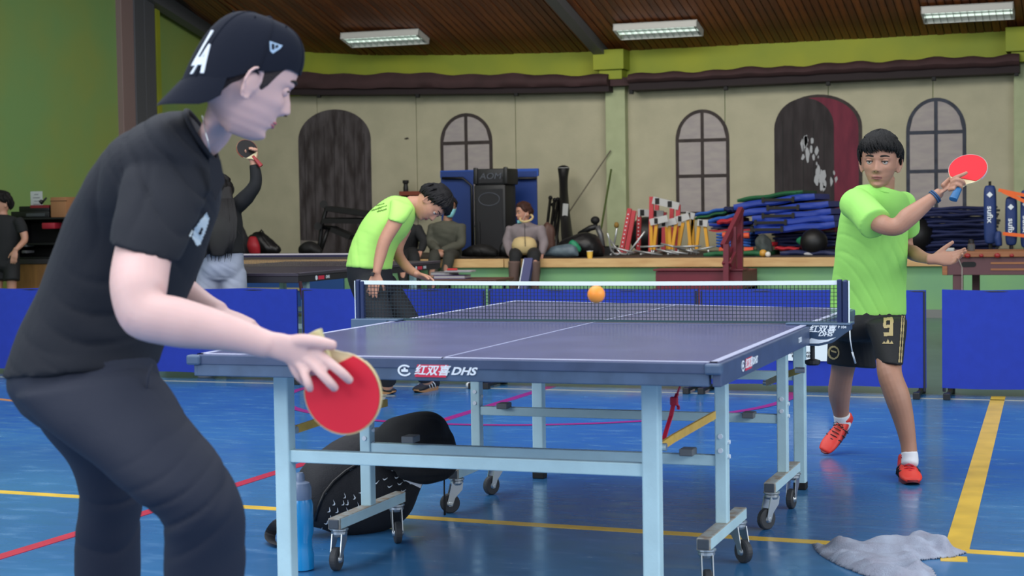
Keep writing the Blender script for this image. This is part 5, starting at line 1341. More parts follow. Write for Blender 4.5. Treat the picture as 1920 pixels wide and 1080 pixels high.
def woman_extra(root, M, F, S, pe):
    CRM = mat('jacket_cream', (186, 164, 118), .85)
    c = onY(983, 461, 11.84)
    solid(MB().loft([(c+Vector((0, 0, .055)), S*.13, F*.10), (c, S*.145, F*.12), (c-Vector((0, 0, .05)), S*.13, F*.11)], sub=3, seg=24), 'jacket_hem', CRM, root, .01)
    cc = onY(987, 409, 11.94); n = 16
    MB().tube([cc + S*.072*math.cos(a) + F*.066*math.sin(a) + Vector((0, 0, -.04*math.sin(a))) for a in [2*math.pi*i/n for i in range(n+1)]], .013, 8).build('jacket_collar', CRM, root, True)
    MB().tube([onY(984, 420, 11.77), onY(984, 440, 11.76), onY(985, 462, 11.70)], .004, 6).build('zip', M_BLK, root)
    for u in (964, 1002):
        BR = mat('boot_brown', (92, 72, 66), .8); MB().limb([(onY(u, 490, 11.62), .066), (onY(u, 510, 11.62), .062), (onY(u, 545, 11.62), .052)], sub=4, seg=18, round_=(.05, .1)).build('boot_shaft', BR, root, True)
seated('woman in a grey and cream jacket and black leggings sitting on the stage edge', 985, YE, .95, dict(skin=(176, 128, 108), top=mat('jacket_mauve', (122, 112, 116), .85, bump=.1, bscale=150), bottom=BKC),
    (982, 399, 12.0), ((958, 428, 12.02), (1012, 428, 12.02)), (984, 474, 12.15), ((966, 480, 11.66), (1002, 480, 11.66)), ((964, 548, 11.62), (1002, 548, 11.62)), ((957, 478, 11.92), (1016, 476, 11.92)), ((952, 455, 12.0), (1019, 455, 12.0)),
    dict(th=.014, front=.8, side=.58, back=.30, locks=30, seed=2, fringe=.8, col='#3a221c'), mask='chin', fwd=scr(-.88, -.05, -.45), extra=woman_extra)
seated('person in black on the stage edge, mostly hidden behind the bending player', 765, YE, .97, dict(skin=(176, 128, 108), top=BKC, bottom=BKC),
    (741, 392, 12.05), ((740, 425, 12.05), (782, 428, 12.05)), (758, 474, 12.15), ((752, 484, 11.7), (776, 484, 11.7)), ((760, 548, 11.62), (782, 548, 11.62)), ((745, 474, 11.80), (789, 471, 11.85)), ((735, 455, 12.0), (795, 452, 12.0)),
    dict(th=.018, front=.8, locks=50, seed=4, fringe=.75), fwd=scr(.4, -.1, -.9))

def left_person():
    SK = skin('skin_left', (182, 134, 112)); Y = 9.0
    def sh(q):
        q.loft([(onY(4, 403, Y), CR*.07, CF*.06), (onY(6, 412, Y), CR*.18, CF*.10), (onY(8, 435, Y), CR*.18, CF*.12), (onY(8, 460, Y), CR*.155, CF*.12), (onY(8, 490, Y), CR*.16, CF*.12)], sub=4, seg=26, round_=(.2, .1))
        q.limb(TY((34, 413, Y, .055), (40, 425, Y, .058), (43, 436, Y, .056)), sub=4, seg=18, round_=(.5, .05))
        q.limb(TY((-20, 413, Y, .055), (-28, 436, Y, .056)), sub=4, seg=18, round_=(.5, .05))
    def so(q):
        q.loft([(onY(8, 480, Y), CR*.155, CF*.12), (onY(8, 500, Y), CR*.16, CF*.12)], sub=3, seg=24)
        q.limb(TY((-4, 495, Y, .088), (-4, 526, Y-.03, .085)), sub=3, seg=18, round_=(.4, .05)); q.limb(TY((22, 495, Y, .088), (22, 526, Y-.03, .085)), sub=3, seg=18, round_=(.4, .05))
    root, M = fig('young man in black t-shirt and black shorts standing at the left edge by the wall', (onY(5, 500, Y).x, Y), (onY(4, 382, Y), scr(-.75, -.1, -.6), scr(0, 1), .98), SK,
        [('t_shirt', BKC, sh, .01, None), ('shorts', M_SHORT, so, .01, None)], torso=[[(onY(6, 405, Y), CR*.06, CF*.05), (onY(6, 420, Y), CR*.15, CF*.08), (onY(8, 470, Y), CR*.13, CF*.09), (onY(8, 500, Y), CR*.13, CF*.09)]],
        arms=[TY((36, 416, Y, .045), (44, 436, Y, .042), (46, 450, Y-.02, .036), (38, 460, Y-.1, .031), (30, 468, Y-.16, .024)), TY((-22, 416, Y, .045), (-32, 450, Y, .036), (-34, 480, Y, .024))],
        legs=[TY((-4, 495, Y, .075), (-4, 535, Y, .05), (-4, 570, Y, .052), (-4, 612, Y, .035)), TY((22, 495, Y, .075), (22, 535, Y, .05), (22, 570, Y, .052), (22, 612, Y, .035))],
        hands=[((onY(29, 469, Y-.16), scr(-.15, -1, -.1), scr(0, 0, -1), scr(-1, 0, 0), .95), dict(curl=(.2, .3, .3, .3))), ((onY(-34, 481, Y), scr(0, -1), scr(-1, 0, 0), scr(0, 0, -1), .95), {})],
        hair=dict(th=.022, front=.82, side=.6, locks=90, seed=8, fringe=.76), face={}, voxel=.008, neck=[(onY(5, 408, Y), .055), (onY(4, 392, Y), .05)])
    for u in (-4, 22): f = onY(u, 612, Y); shoe(root, Vector((f.x, f.y, 0)), Vector((f.x-.05, f.y-.2, 0)), 0, M_BLK, M_BLKG, .95)
left_person()

# ------------------------------------------------------------------ things under and beside the table
def multipatch(tree, polys, name, m, parent, step=.8, off=.002):
    tmp = []
    for pl in polys:
        o = patch(tree, pl, 'tmp', m, None, step=step, off=off)
        if o: tmp.append(o)
    mb = MB()
    for o in tmp:
        mb.add([v.co for v in o.data.vertices], [list(p.vertices) for p in o.data.polygons]); bpy.data.objects.remove(o)
    if mb.v:
        o = mb.build(name, m, parent, False, False); o['kind'] = 'stuff'; return o
def backpack():
    w = 6.0; c = onZ(660, 1004); BP = mat('backpack_black', (17, 19, 26), .75, bump=.2, bscale=200)
    r = thing('backpack', 'black backpack with small white tick marks lying on the floor under the table', 'backpack', (c.x, c.y, 0))
    q = MB().loft([ringp(548, 905, 600, 990, w-.05, .07), ringp(578, 862, 640, 1003, w-.02, .12), ringp(632, 824, 705, 1002, w+.04, .135), ringp(690, 803, 765, 968, w+.08, .13), ringp(738, 800, 793, 905, w+.1, .09)], sub=5, seg=32, round_=(.5, .4))
    fo = folds([(tuple(W(640, 860, w-.1)), .12, scr(.5, 1), .006, 90), (tuple(W(700, 960, w-.1)), .15, scr(1, .2), .004, 60)], .004, seed=31, lo=.6)
    b = solid(q, 'bag_body', BP, r, .008, 3, fo); t_ = bvh_of(b)
    ticks = []
    pts = [(617,957,-1.2),(632,958,-1.2),(619,972,-1.2),(639,973,-1.2),(660,972,-1.3),(625,985,-.7),(601,993,-.6),(650,958,-1.4),(665,960,-1.3),(626,944,-1.4),(643,944,-1.3),(651,944,-1.1),(671,948,-1.4),(684,937,-1.1),(691,950,-1.2),(664,933,-1.5),(678,962,-1.3),(690,912,-.6),(676,922,-1.1),(646,931,-1.4),(736,881,-.1),(754,877,-.1),(721,898,-.1),(743,895,-.1),(761,890,-.1),(730,912,-.1),(749,907,-.2),(737,926,-.1),(755,920,-.1),(722,938,-.6),(741,938,-.1),(759,900,-.2),(705,905,-.3),(612,980,-.7),(700,930,-.8),(712,950,-.6),(770,905,-.3)]
    for u, v, a in pts:
        sh_ = [(-3.2, -2.2), (-2.2, 1.4), (0, 2.2), (5.5, -2.0), (0, .4), (-1.6, -.2)]
        ca, sa = math.cos(a), math.sin(a); ticks.append([(u + (x*ca - y*sa)*1.25, v + (x*sa + y*ca)*1.25) for x, y in sh_])
    multipatch(t_, ticks, 'tick_print', M_WHITE, r, .7)
    pp_ = [on_surface(t_, u, v, .004) for u, v in ((596, 994), (591, 975), (597, 950), (607, 925), (625, 903), (648, 884), (675, 868), (700, 858))]
    MB().tube([p for p in pp_ if p], .006, 8).build('piping', mat('piping_black', (12, 12, 15), .4), r, True)
    multipatch(t_, [[(606, 925), (610, 922), (612, 925), (608, 928)], [(634, 893), (639, 889), (641, 892), (636, 896)], [(654, 880), (660, 877), (661, 880), (656, 883)], [(667, 872), (678, 868), (679, 870), (668, 875)]], 'piping_glint', mat('glint_grey', (150, 160, 180), .5), r, .7)
    hp = MB(); sp = [W(556, 976, w-.12), W(535, 979, w-.14), W(518, 985, w-.18)] + [onZ(u, v, z) for u, v, z in ((507, 1000, .03), (508, 1014, .012), (522, 1022, .008), (545, 1026, .006), (566, 1024, .006))]
    hp.limb([(p, .020, .0035) for p in sp], side=(0, .3, 1), sub=4, seg=12, round_=(0, 0))
    hp.build('shoulder_strap', BP, r)
    fm = MB().box((-.02, -.03, 0), (.02, .03, .003), frame(W(779, 899, w-.06), scr(.4, .9), scr(-.9, .4, .2))); fm.build('strap_patch', mat('patch_white', (190, 196, 206), .7), r)
    j = MB().loft([ringp(700, 812, 700, 862, w-.02, .06), ringp(728, 786, 726, 880, w-.05, .11), ringp(770, 776, 765, 884, w-.06, .13), ringp(805, 771, 800, 890, w-.05, .13), ringp(832, 782, 834, 888, w-.03, .11), ringp(843, 806, 846, 878, w-.02, .07)], sub=5, seg=30, round_=(.5, .5))
    j.limb(T((760, 868, w-.08, .06), (800, 880, w-.1, .055), (838, 876, w-.08, .04), (850, 872, w-.06, .022)), sub=4)
    fo = folds([(tuple(W(780, 830, w-.1)), .2, scr(1, .7), .010, 75), (tuple(W(830, 850, w-.1)), .12, scr(.2, 1), .010, 90)], .006, seed=33, lo=.8)
    jk = thing('jacket', 'crumpled black jacket draped over the backpack under the table', 'jacket', tuple(W(780, 830, w)))
    solid(j, 'cloth', mat('jacket_black2', (14, 15, 19), .85, bump=.15, bscale=200), jk, .008, 2, fo)
    MB().tube([W(833, 885, w-.08), W(833, 920, w-.08), W(834, 950, w-.08), W(834, 966, w-.08)], [.003, .003, .005, .004], 8).build('drawcord', M_BLK, jk, True)
backpack()

c = onZ(566, 1068); r = thing('water_bottle', 'blue drinking bottle with a grey top standing behind the left near table leg', 'bottle', (c.x, c.y, 0))
M_BLUEB = mat('bottle_blue', (20, 140, 206), .2, spec=.6); Mb = Matrix.Translation((c.x, c.y, 0))
MB().lathe([(.030, 0), (.040, .004), (.041, .05), (.036, .07), (.035, .10), (.041, .125), (.041, .215), (.036, .232)], 28, Mb).build('bottle_body', M_BLUEB, r, 40)
MB().lathe([(.036, .232), (.037, .236), (.037, .27), (.031, .285), (.016, .292), (.015, .31), (.011, .318)], 28, Mb).build('bottle_cap', mat('bottle_cap_grey', (112, 130, 158), .35), r, 40)

def towel():
    outline = [(1524, 1021), (1560, 1027), (1615, 1029), (1660, 1027), (1700, 1020), (1740, 1021), (1770, 1028), (1812, 1037), (1790, 1046), (1740, 1050), (1722, 1053), (1748, 1068), (1755, 1082), (1735, 1092), (1680, 1090), (1620, 1080), (1575, 1062), (1548, 1048), (1532, 1036)]
    P = [onZ(u, v) for u, v in outline]; c = sum(P, Vector())/len(P)
    def inside(x, y):
        r_ = False; j = len(P)-1
        for i in range(len(P)):
            if (P[i].y > y) != (P[j].y > y) and x < (P[j].x-P[i].x)*(y-P[i].y)/(P[j].y-P[i].y)+P[i].x: r_ = not r_
            j = i
        return r_
    def dist(x, y):
        d = 9
        for i in range(len(P)):
            a, b = P[i-1], P[i]; ab = Vector((b.x-a.x, b.y-a.y)); ap = Vector((x-a.x, y-a.y)); t = max(0, min(1, ap.dot(ab)/ab.length_squared)); d = min(d, (ap-ab*t).length)
        return d
    x0, x1 = min(p.x for p in P), max(p.x for p in P); y0, y1 = min(p.y for p in P), max(p.y for p in P); st = .007
    nx, ny = int((x1-x0)/st)+1, int((y1-y0)/st)+1; idx = {}; vs = []; fs = []
    def vert(i, j):
        if (i, j) not in idx:
            x = x0+i*st; y = y0+j*st; d = dist(x, y) if inside(x, y) else 0; e = min(1, d/.05)
            n = noise.noise(Vector((x*6, y*6, 0))); rg = abs(math.sin((x*22 + y*14) + 5*noise.noise(Vector((x*4, y*4, 3)))))
            rg2 = 1-abs(noise.noise(Vector((x*9+3, y*16, 7))))*2
            z = .004 + e*(.012 + .022*rg**2 + .018*max(0, rg2) + .014*n)
            idx[i, j] = len(vs); vs.append(Vector((x, y, max(.003, z))))
        return idx[i, j]
    for i in range(nx):
        for j in range(ny):
            if inside(x0+(i+.5)*st, y0+(j+.5)*st): fs.append((vert(i, j), vert(i+1, j), vert(i+1, j+1), vert(i, j+1)))
    o = MB().add(vs, fs).build('towel', mat('towel_grey', (158, 166, 184), .9, col2=(142, 144, 160), scale=14, bump=.5, bscale=260), None, True)
    md = o.modifiers.new('t', 'SOLIDIFY'); md.thickness = .005; md.offset = -1
    tag(o, 'crumpled pale grey towel lying on the blue floor at the bottom right', 'towel')
towel()

# ------------------------------------------------------------------ things on the stage
def at(u, v, Y): return onY(u, v, Y)
def pbox(u0, v0, u1, v1, Y, d, ch=.006):
    a = at(u0, v0, Y); b = at(u1, v1, Y); return ((min(a.x, b.x), Y, min(a.z, b.z)), (max(a.x, b.x), Y+d, max(a.z, b.z)), ch)
def bag(name, label, cat, outline_rings, Y, col, extra=None, vox=.012, seed=1):
    rings = []
    for (u1, v1, u2, v2, dep) in outline_rings:
        a = at(u1, v1, Y); b = at(u2, v2, Y); rings.append(((a+b)/2, (b-a)/2, Vector((0, dep, 0))))
    c = rings[0][0]; r = thing(name, label, cat, (c.x, c.y, ZS))
    fo = folds([(tuple(rings[len(rings)//2][0]), .3, (1, .2, .8), .010, 40)], .008, seed=seed, lo=.8)
    o = solid(MB().loft(rings, sub=4, seg=22), 'bag_body', col, r, vox, 2, fo)
    if extra: extra(r, o)
    return r
M_BLUEM = mat('mat_blue', (26, 56, 150), .6, var=.08, scale=4, bump=.2, bscale=14); M_NAVYM = mat('mat_navy', (24, 34, 76), .6, var=.15, scale=5, bump=.25, bscale=12)
M_GRM = mat('mat_green', (24, 88, 52), .65, var=.1); M_REDM = mat('mat_red', (168, 28, 40), .6); M_LBM = mat('mat_light_blue', (34, 88, 170), .6); M_ORM = mat('foam_orange', (214, 84, 50), .6)
M_SPK = mat('speaker_black', (17, 18, 22), .55, bump=.1, bscale=300)
# loudspeakers
def spk(u0, v0, u1, v1, label, top):
    Y = 12.75; a, b, _ = pbox(u0, v0, u1, v1, Y, .38); a = (a[0], a[1], max(ZS, a[2]))
    if not top: a = (a[0], a[1], ZS)
    r = thing('loudspeaker', label, 'speaker', ((a[0]+b[0])/2, Y+.19, a[2]))
    MB().cbox(a, b, .018).build('cabinet', M_SPK, r, 30)
    if top:
        for s in (0, 1): x = a[0] if s == 0 else b[0]-.05; MB().cbox((x, Y-.02, a[2]+.01), (x+.05, Y+.02, b[2]+.015), .01).build('corner_handle', M_BLKG, r, 30)
        MB().cbox((a[0]+.06, Y-.012, a[2]+.02), (b[0]-.06, Y, b[2]-.09), .005).build('grille', mat('grille', (24, 25, 30), .7, bump=.4, bscale=400), r)
        text_mb('AOM', .07, .003, frame(((a[0]+b[0])/2, Y-.013, a[2]+.10), (1, 0, 0), (0, 0, 1)), shear=.2, xs=1.2).build('lettering', mat('print_dimgrey', (72, 76, 86), .5), r)
    else:
        MB().cbox((a[0]+.03, Y-.012, a[2]+.05), (b[0]-.03, Y, b[2]-.05), .005).build('grille', mat('grille', (24, 25, 30), .7, bump=.4, bscale=400), r)
        n = 32; cx = (a[0]+b[0])/2-.0; cz = b[2]-.17
        MB().tube([(cx + .13*math.cos(2*math.pi*i/n), Y-.014, cz + .075*math.sin(2*math.pi*i/n)) for i in range(n+1)], .005, 6).build('oval_logo', mat('print_dimgrey', (72, 76, 86), .5), r)
        MB().tube([(a[0]+.07, Y-.03, ZS+.02), (a[0]+.07, Y-.03, ZS+.42)], .012, 8).build('side_rod', M_BLKG, r)
    return b
bt = spk(888, 347, 949, 481, 'tall black loudspeaker with an oval badge standing on the stage before the blue folded table', False)
spk(888, 317, 952, 346, 'smaller black loudspeaker stacked on top of the tall one', True)
# folded blue table
r = thing('folded_table', 'blue table tennis table folded upright against the wall behind the loudspeakers', 'table', (at(916, 480, 13.6).x, 13.65, ZS))
for u0, u1 in ((826, 889), (945, 1008)):
    a, b, _ = pbox(u0, 322, u1, 470, 13.55, .03); MB().cbox(a, b, .004).build('table_half', mat('tt_blue', (16, 50, 118), .5), r)
a, b, _ = pbox(825, 320, 1009, 330, 13.56, .04); MB().cbox(a, b, .004).build('top_edge', mat('tt_blue2', (26, 72, 160), .5), r)
fr = []
for pts in ([(829, 334), (868, 334), (884, 348), (886, 478)], [(1006, 334), (965, 334), (949, 348), (947, 478)]):
    MB().tube([at(u, v, 13.5) for u, v in pts], .016, 8).build('frame_tube', M_BLKG, r, True)
# dark bag next to the man, cable bag
bag('equipment_bag', 'flat black bag on the stage between the masked man and the tall loudspeaker', 'bag', [(868, 470, 868, 481, .05), (885, 460, 885, 482, .12), (910, 458, 910, 482, .13), (930, 466, 930, 482, .06)], 12.25, M_BLK)
bag('equipment_bag', 'black bag leaning behind the woman to the left of her elbow', 'bag', [(936, 474, 936, 482, .05), (945, 450, 945, 482, .10), (955, 450, 955, 482, .08)], 12.4, M_BLKG, seed=3)
bag('cushion', 'brown cushion standing on the stage to the right of the seated woman', 'cushion', [(1017, 425, 1017, 474, .05), (1026, 416, 1028, 477, .10), (1037, 424, 1037, 474, .05)], 12.9, mat('brown_leather', (84, 58, 50), .6), seed=5)
bag('duffel_bag', 'large black duffel bag on the stage behind the yellow cup', 'bag', [(1040, 462, 1040, 481, .07), (1060, 448, 1060, 482, .16), (1090, 436, 1092, 482, .20), (1115, 440, 1115, 482, .18), (1128, 458, 1128, 481, .08)], 12.6, M_BLKG, seed=6)
bag('rain_jacket', 'crumpled grey blue jacket on the stage edge right of the woman', 'jacket', [(1020, 474, 1020, 481, .03), (1040, 462, 1040, 482, .08), (1062, 457, 1064, 482, .09), (1078, 462, 1080, 482, .06), (1084, 474, 1084, 481, .02)], 12.12, mat('grey_nylon', (92, 108, 118), .5, col2=(70, 86, 98), scale=12), vox=.01, seed=7)
def stp(r, o): MB().box((-.012, -.002, -.015), (.012, 0, .015), Matrix.Translation(at(1080, 470, 12.14))).build('white_mark', M_WHITE, r)
bag('green_bag', 'bright green cloth bag lying above the grey blue jacket on the stage', 'bag', [(1064, 458, 1066, 462, .02), (1072, 449, 1076, 470, .05), (1082, 454, 1084, 474, .05), (1088, 462, 1088, 472, .02)], 12.26, mat('bag_green', (24, 124, 88), .6), stp, vox=.008, seed=8)
r = thing('paper_cup', 'yellow paper cup standing on the stage edge left of the tangled pipes', 'cup', (at(1106, 481, 11.86).x, 11.86, ZS)); cx = at(1106, 481, 11.86).x
Mc = Matrix.Translation((cx, 11.86, ZS+.004)); MB().lathe([(.024, 0), (.027, .001), (.034, .078), (.030, .077)], 20, Mc).build('cup_wall', mat('cup_yellow', (218, 178, 74), .6), r, 40)
MB().lathe([(.031, .0765), (.0355, .078), (.0355, .082), (.031, .083)], 20, Mc).build('rim', M_WHITE, r, 40)
# black tube bag with white top and label
r = thing('tube_bag', 'tall narrow black tube bag with a white top and label leaning on the wall', 'bag', (at(1062, 480, 13.7).x, 13.7, ZS))
P = [at(1068, 476, 13.3), at(1063, 440, 13.6), at(1058, 380, 14.2), at(1056.5, 340, 14.5), at(1056.5, 316, 14.6)]
MB().limb([(P[0], .075), (P[1], .07), (P[2], .058), (P[3], .055), (P[4], .075)], sub=4, seg=20, round_=(.2, .05)).build('tube', M_BLKG, r, True)
MB().lathe([(.072, 0), (.076, .008), (.07, .016)], 18, Matrix.Translation(P[4])).build('white_top', mat('dull_white', (168, 170, 168), .6), r)
q = at(1060, 394, 13.85); MB().box((-.035, -.003, -.08), (.035, .003, .08), Matrix.Translation(q) @ Matrix.Rotation(.08, 4, 'Y')).build('label_sheet', mat('dull_white', (168, 170, 168), .6), r)
# bundle of folded black stands
r = thing('folded_stands', 'bundle of folded black stands leaning beside the tall tube bag', 'stand', (at(1040, 480, 13.5).x, 13.5, ZS))
for i, (u, v) in enumerate(((1032, 371), (1040, 375), (1046, 374), (1051, 377), (1037, 384))):
    a = at(u, v, 14.3); b = at(1020 + i*7, 470, 13.5+i*.05); b.z = ZS+.01; MB().tube([b, b.lerp(a, .5), a], .02, 8).build('folded_leg', M_BLKG, r, True)
    MB().ball(a, .03, 10).build('knob', M_BLK, r, True)
# rod with black knob (exercise grip)
r = thing('weight_lever', 'grey steel lever with a round black knob sticking up behind the duffel bag', 'exercise equipment', (at(1122, 478, 13.2).x, 13.2, ZS))
MB().tube([at(1132, 478, 13.2), at(1126, 440, 13.2), at(1120, 424, 13.2)], .035, 10).build('lever', mat('steel_grey2', (98, 98, 100), .4, metal=.5), r, True)
MB().ball(at(1116, 413, 13.2), (.055, .05, .048), 16).build('knob', M_BLK, r, True)
MB().tube([at(1086, 440, 13.2), at(1106, 428, 13.2), at(1120, 424, 13.2)], .035, 10).build('side_arm', M_BLKG, r, True)
MB().cbox(tuple(at(1128, 482, 13.3)), tuple(at(1150, 462, 13.1)), .01).build('base_block', M_BLKG, r)
tag(MB().tube([at(1062, 405, 14.75), at(1145, 282, 14.80)], .009, 8).build('stick', mat('stick_grey', (104, 98, 84), .7)), 'thin grey stick leaning diagonally across the cream wall left of the pilaster', 'stick')
tag(MB().tube([at(1127, 430, 14.0), at(1146, 318, 14.7)], .013, 8).build('pole', mat('pole_green', (72, 88, 40), .6)), 'dark green pole leaning against the middle pilaster', 'pole')
# exercise balls
def eball(u, v, Y, rad, label, m=M_BLKG):
    c = at(u, v, Y); rr = rad; c.z = ZS + rr*.97
    o = MB().ball((0, 0, 0), rr, 32).build('exercise_ball', m, None, True); o.location = c
    tag(o, label, 'ball')
eball(1213, 450, 14.2, .225, 'black exercise ball on the stage behind the red hurdle posts')
eball(1716, 450, 13.3, .21, 'black exercise ball between the boy in neon green and the navy mat stack')
eball(1526, 458, 12.8, .15, 'black exercise ball pressed into the dark mats left of the boy in neon green')
# hurdles
M_HRED = mat('hurdle_red', (176, 32, 44), .45); M_HWH = mat('hurdle_white', (176, 176, 176), .5); M_HYE = mat('hurdle_yellow', (206, 148, 30), .45); M_PIPE = mat('pipe_silver', (176, 178, 180), .3, metal=.6)
def hurdle(posts, bar, Y, label, dots=()):
    r = thing('hurdle', label, 'hurdle', (at(*posts[0][1], Y).x, Y, ZS), 0, 'hurdles standing on the stage')
    for i, (t, b) in enumerate(posts):
        a = at(*t, Y); q = at(*b, Y); q.z = ZS+.03; q.y -= .05
        MB().bar(q, a, .05, .035).build('post', M_HRED, r)
        MB().tube([q, q + Vector((0, -.45, -.01))], .014, 8).build('base_tube', M_PIPE, r, True)
        if i in dots:
            d = MB()
            for k in range(9): p = q.lerp(a, .15+.09*k); d.tube([p - Vector((0, .022, 0)), p - Vector((0, .028, 0))], .008, 8)
            o = d.build('adjusting_holes', M_WHITE, r); o['kind'] = 'stuff'
    if bar:
        a, b = at(*bar[0], Y-.03), at(*bar[1], Y-.03); MB().bar(a, b, .02, .085, up=(0, 0, 1)).build('top_board', M_HWH, r)
        for k in (.18, .66):
            p = a.lerp(b, k) - Vector((0, .012, 0)); MB().box((-.025, -.004, -.035), (.025, 0, .035), Matrix.Translation(p)).build('black_square', M_BLK, r)
hurdle([((1222, 369), (1222, 465)), ((1272, 384), (1272, 458))], [(1224, 375), (1273, 387)], 13.3, 'tallest red and white hurdle, its board highest of all')
hurdle([((1232, 384), (1230, 462)), ((1260, 390), (1259, 458))], None, 13.95, 'red hurdle posts without a board just behind the tallest hurdle')
hurdle([((1199, 396), (1199, 466)), ((1246, 398), (1246, 460))], [(1196, 398), (1244, 402)], 13.5, 'lower red and white hurdle right of the black exercise ball front', (0,))
hurdle([((1181, 391), (1167, 462)), ((1189, 395), (1177, 466))], None, 13.2, 'leftmost pair of slanting red hurdle posts with white holes', (0,))
def lowh(legs, bar, Y, label):
    r = thing('low_hurdle', label, 'hurdle', (at(*legs[0][1], Y).x, Y, ZS), 0, 'low yellow hurdles on the stage')
    for t, b in legs:
        a = at(*t, Y); q = at(*b, Y); q.z = ZS+.012; z0 = a.lerp(q, .82)
        MB().bar(z0, a, .035, .03).build('leg', M_HYE, r); MB().tube([z0, q], .011, 8).build('leg_tip', M_PIPE, r, True)
    a, b = at(*bar[0], Y-.03), at(*bar[1], Y-.03); MB().bar(a, b, .02, .075, up=(0, 0, 1)).build('top_board', M_HWH, r)
    p = a.lerp(b, .35) - Vector((0, .012, 0)); MB().box((-.02, -.004, -.03), (.02, 0, .03), Matrix.Translation(p)).build('black_square', M_BLK, r)
lowh([((1221, 420), (1222, 476)), ((1231, 420), (1225, 476))], [(1219, 417), (1252, 409)], 12.7, 'low yellow hurdle furthest left')
lowh([((1255, 420), (1257, 472)), ((1268, 418), (1259, 464))], [(1232, 422), (1268, 414)], 12.8, 'second low yellow hurdle from the left')
lowh([((1281, 417), (1270, 464)), ((1289, 402), (1296, 464))], [(1266, 413), (1292, 405)], 12.9, 'low yellow hurdle right of the tallest red hurdle')
lowh([((1250, 424), (1252, 466)), ((1276, 420), (1272, 466))], [(1250, 421), (1282, 416)], 13.1, 'low yellow hurdle mostly hidden in the middle of the group')
lowh([((1298, 410), (1301, 460)), ((1300, 410), (1290, 460))], [(1286, 402), (1302, 406)], 13.2, 'low yellow hurdle behind, next to the blue mats')
lowh([((1311, 420), (1305, 466)), ((1321, 416), (1329, 472))], [(1308, 417), (1327, 419)], 12.8, 'low yellow hurdle furthest right beside the blue mats')
# tangled silver pipes
def pipe(pts, Y, label, rad=.011, tip=None):
    n = len(pts); o = MB().tube([at(u, v, Y + (i*.02)) for i, (u, v) in enumerate(pts)], rad, 8).build('metal_pipe', M_PIPE, None, True)
    tag(o, label, 'pipe', 'loose silver pipes on the stage')
G = ['crossing under the slanting red posts', 'rising towards the right behind the yellow legs', 'lying nearly level in front of the tallest hurdle', 'sloping down in front of the red posts to the stage edge', 'sloping down to the right in front of the furthest right hurdle', 'ending furthest right by the green mat', 'lying furthest back behind the exercise ball', 'sloping down in the middle of the heap']
pipe([(1139, 437), (1142, 448), (1144, 462), (1146, 470), (1152, 476), (1159, 477), (1165, 473)], 12.3, 'bent white crutch pipe furthest left beside the cup')
pipe([(1157, 425), (1154, 445), (1148, 479)], 12.5, 'short white upright pipe with a yellow grip')
MATS['grip'] = mat('grip_brown', (128, 96, 34), .7)
o = MB().ball(at(1156, 422, 12.5), (.03, .03, .035), 12).build('rubber_grip', MATS['grip'], None, True); tag(o, 'yellow brown rubber grip on the upright white pipe', 'grip')
pipe([(1146, 463), (1187, 473)], 12.15, 'straight white pipe lying across the bent crutch pipes')
pipe([(1209, 434), (1182, 470), (1174, 477), (1165, 476), (1156, 466), (1143, 449)], 12.35, 'long white pipe curving up to the right in front of the exercise ball')
for a in ([(1190, 470), (1242, 478)], [(1239, 457), (1286, 467)], [(1262, 463), (1315, 461)], [(1230, 467), (1273, 477)], [(1270, 466), (1311, 474)], [(1300, 470), (1340, 462)], [(1200, 463), (1245, 461)], [(1250, 470), (1290, 476)]):
    pipe(a, 12.4 + .05*a[0][0] % .3, 'loose silver pipe ' + G.pop(0))
# mats
def mat_slab(u0, v0, u1, v1, th, Y, dep, m, label, group='gym mats stacked on the stage', handles=(), ch=.02, skew=0):
    """slab whose near top edge runs from pixel (u0,v0) to (u1,v1)"""
    a = at(u0, v0, Y); b = at(u1, v1, Y); x = (b-a).normalized(); L_ = (b-a).length
    M = Matrix.Translation(a) @ Matrix.Rotation(-math.atan2(x.z, x.x), 4, 'Y')
    r = thing('gym_mat', label, 'mat', tuple(a), 0, group)
    mb = MB(); n = 10; vs = []; fs = []
    prof = [(0, -.02), (0, -th+.02), (.02, -th), (dep, -th), (dep, 0), (.02, 0)]
    for i in range(n+1):
        for (yy, zz) in prof:
            e = .02 if i in (0, n) else 0
            vs.append(M @ Vector((L_*i/n, yy + (e if yy < .01 else 0), zz + .006*math.sin(i*1.3+u0) + (e*.3 if zz < -th/2 else -e*.3))))
    k = len(prof)
    for i in range(n):
        for j in range(k): fs.append((i*k+j, i*k+(j+1) % k, (i+1)*k+(j+1) % k, (i+1)*k+j))
    fs += [tuple(range(k)), tuple(n*k+j for j in range(k))]
    mb.add(vs, fs).build('pad', m, r, 40)
    for h in handles:
        c = M @ Vector((L_*h, -.012, -th*.35)); hb = MB(); w_ = .17
        hb.bar(c + Vector((-w_, 0, .0)), c + Vector((w_, 0, 0)), .018, .03, up=(0, 0, 1)).bar(c + Vector((-w_, .0, -th*.4)), c + Vector((-w_, 0, th*.45)), .02, .03, up=(1, 0, 0)).bar(c + Vector((w_, 0, -th*.4)), c + Vector((w_, 0, th*.45)), .02, .03, up=(1, 0, 0))
        hb.build('carry_handle', M_BLK, r)
mat_slab(1381, 372, 1504, 355, .045, 13.2, 1.0, M_GRM, 'thin green gym mat lying on top of the thick blue mats')
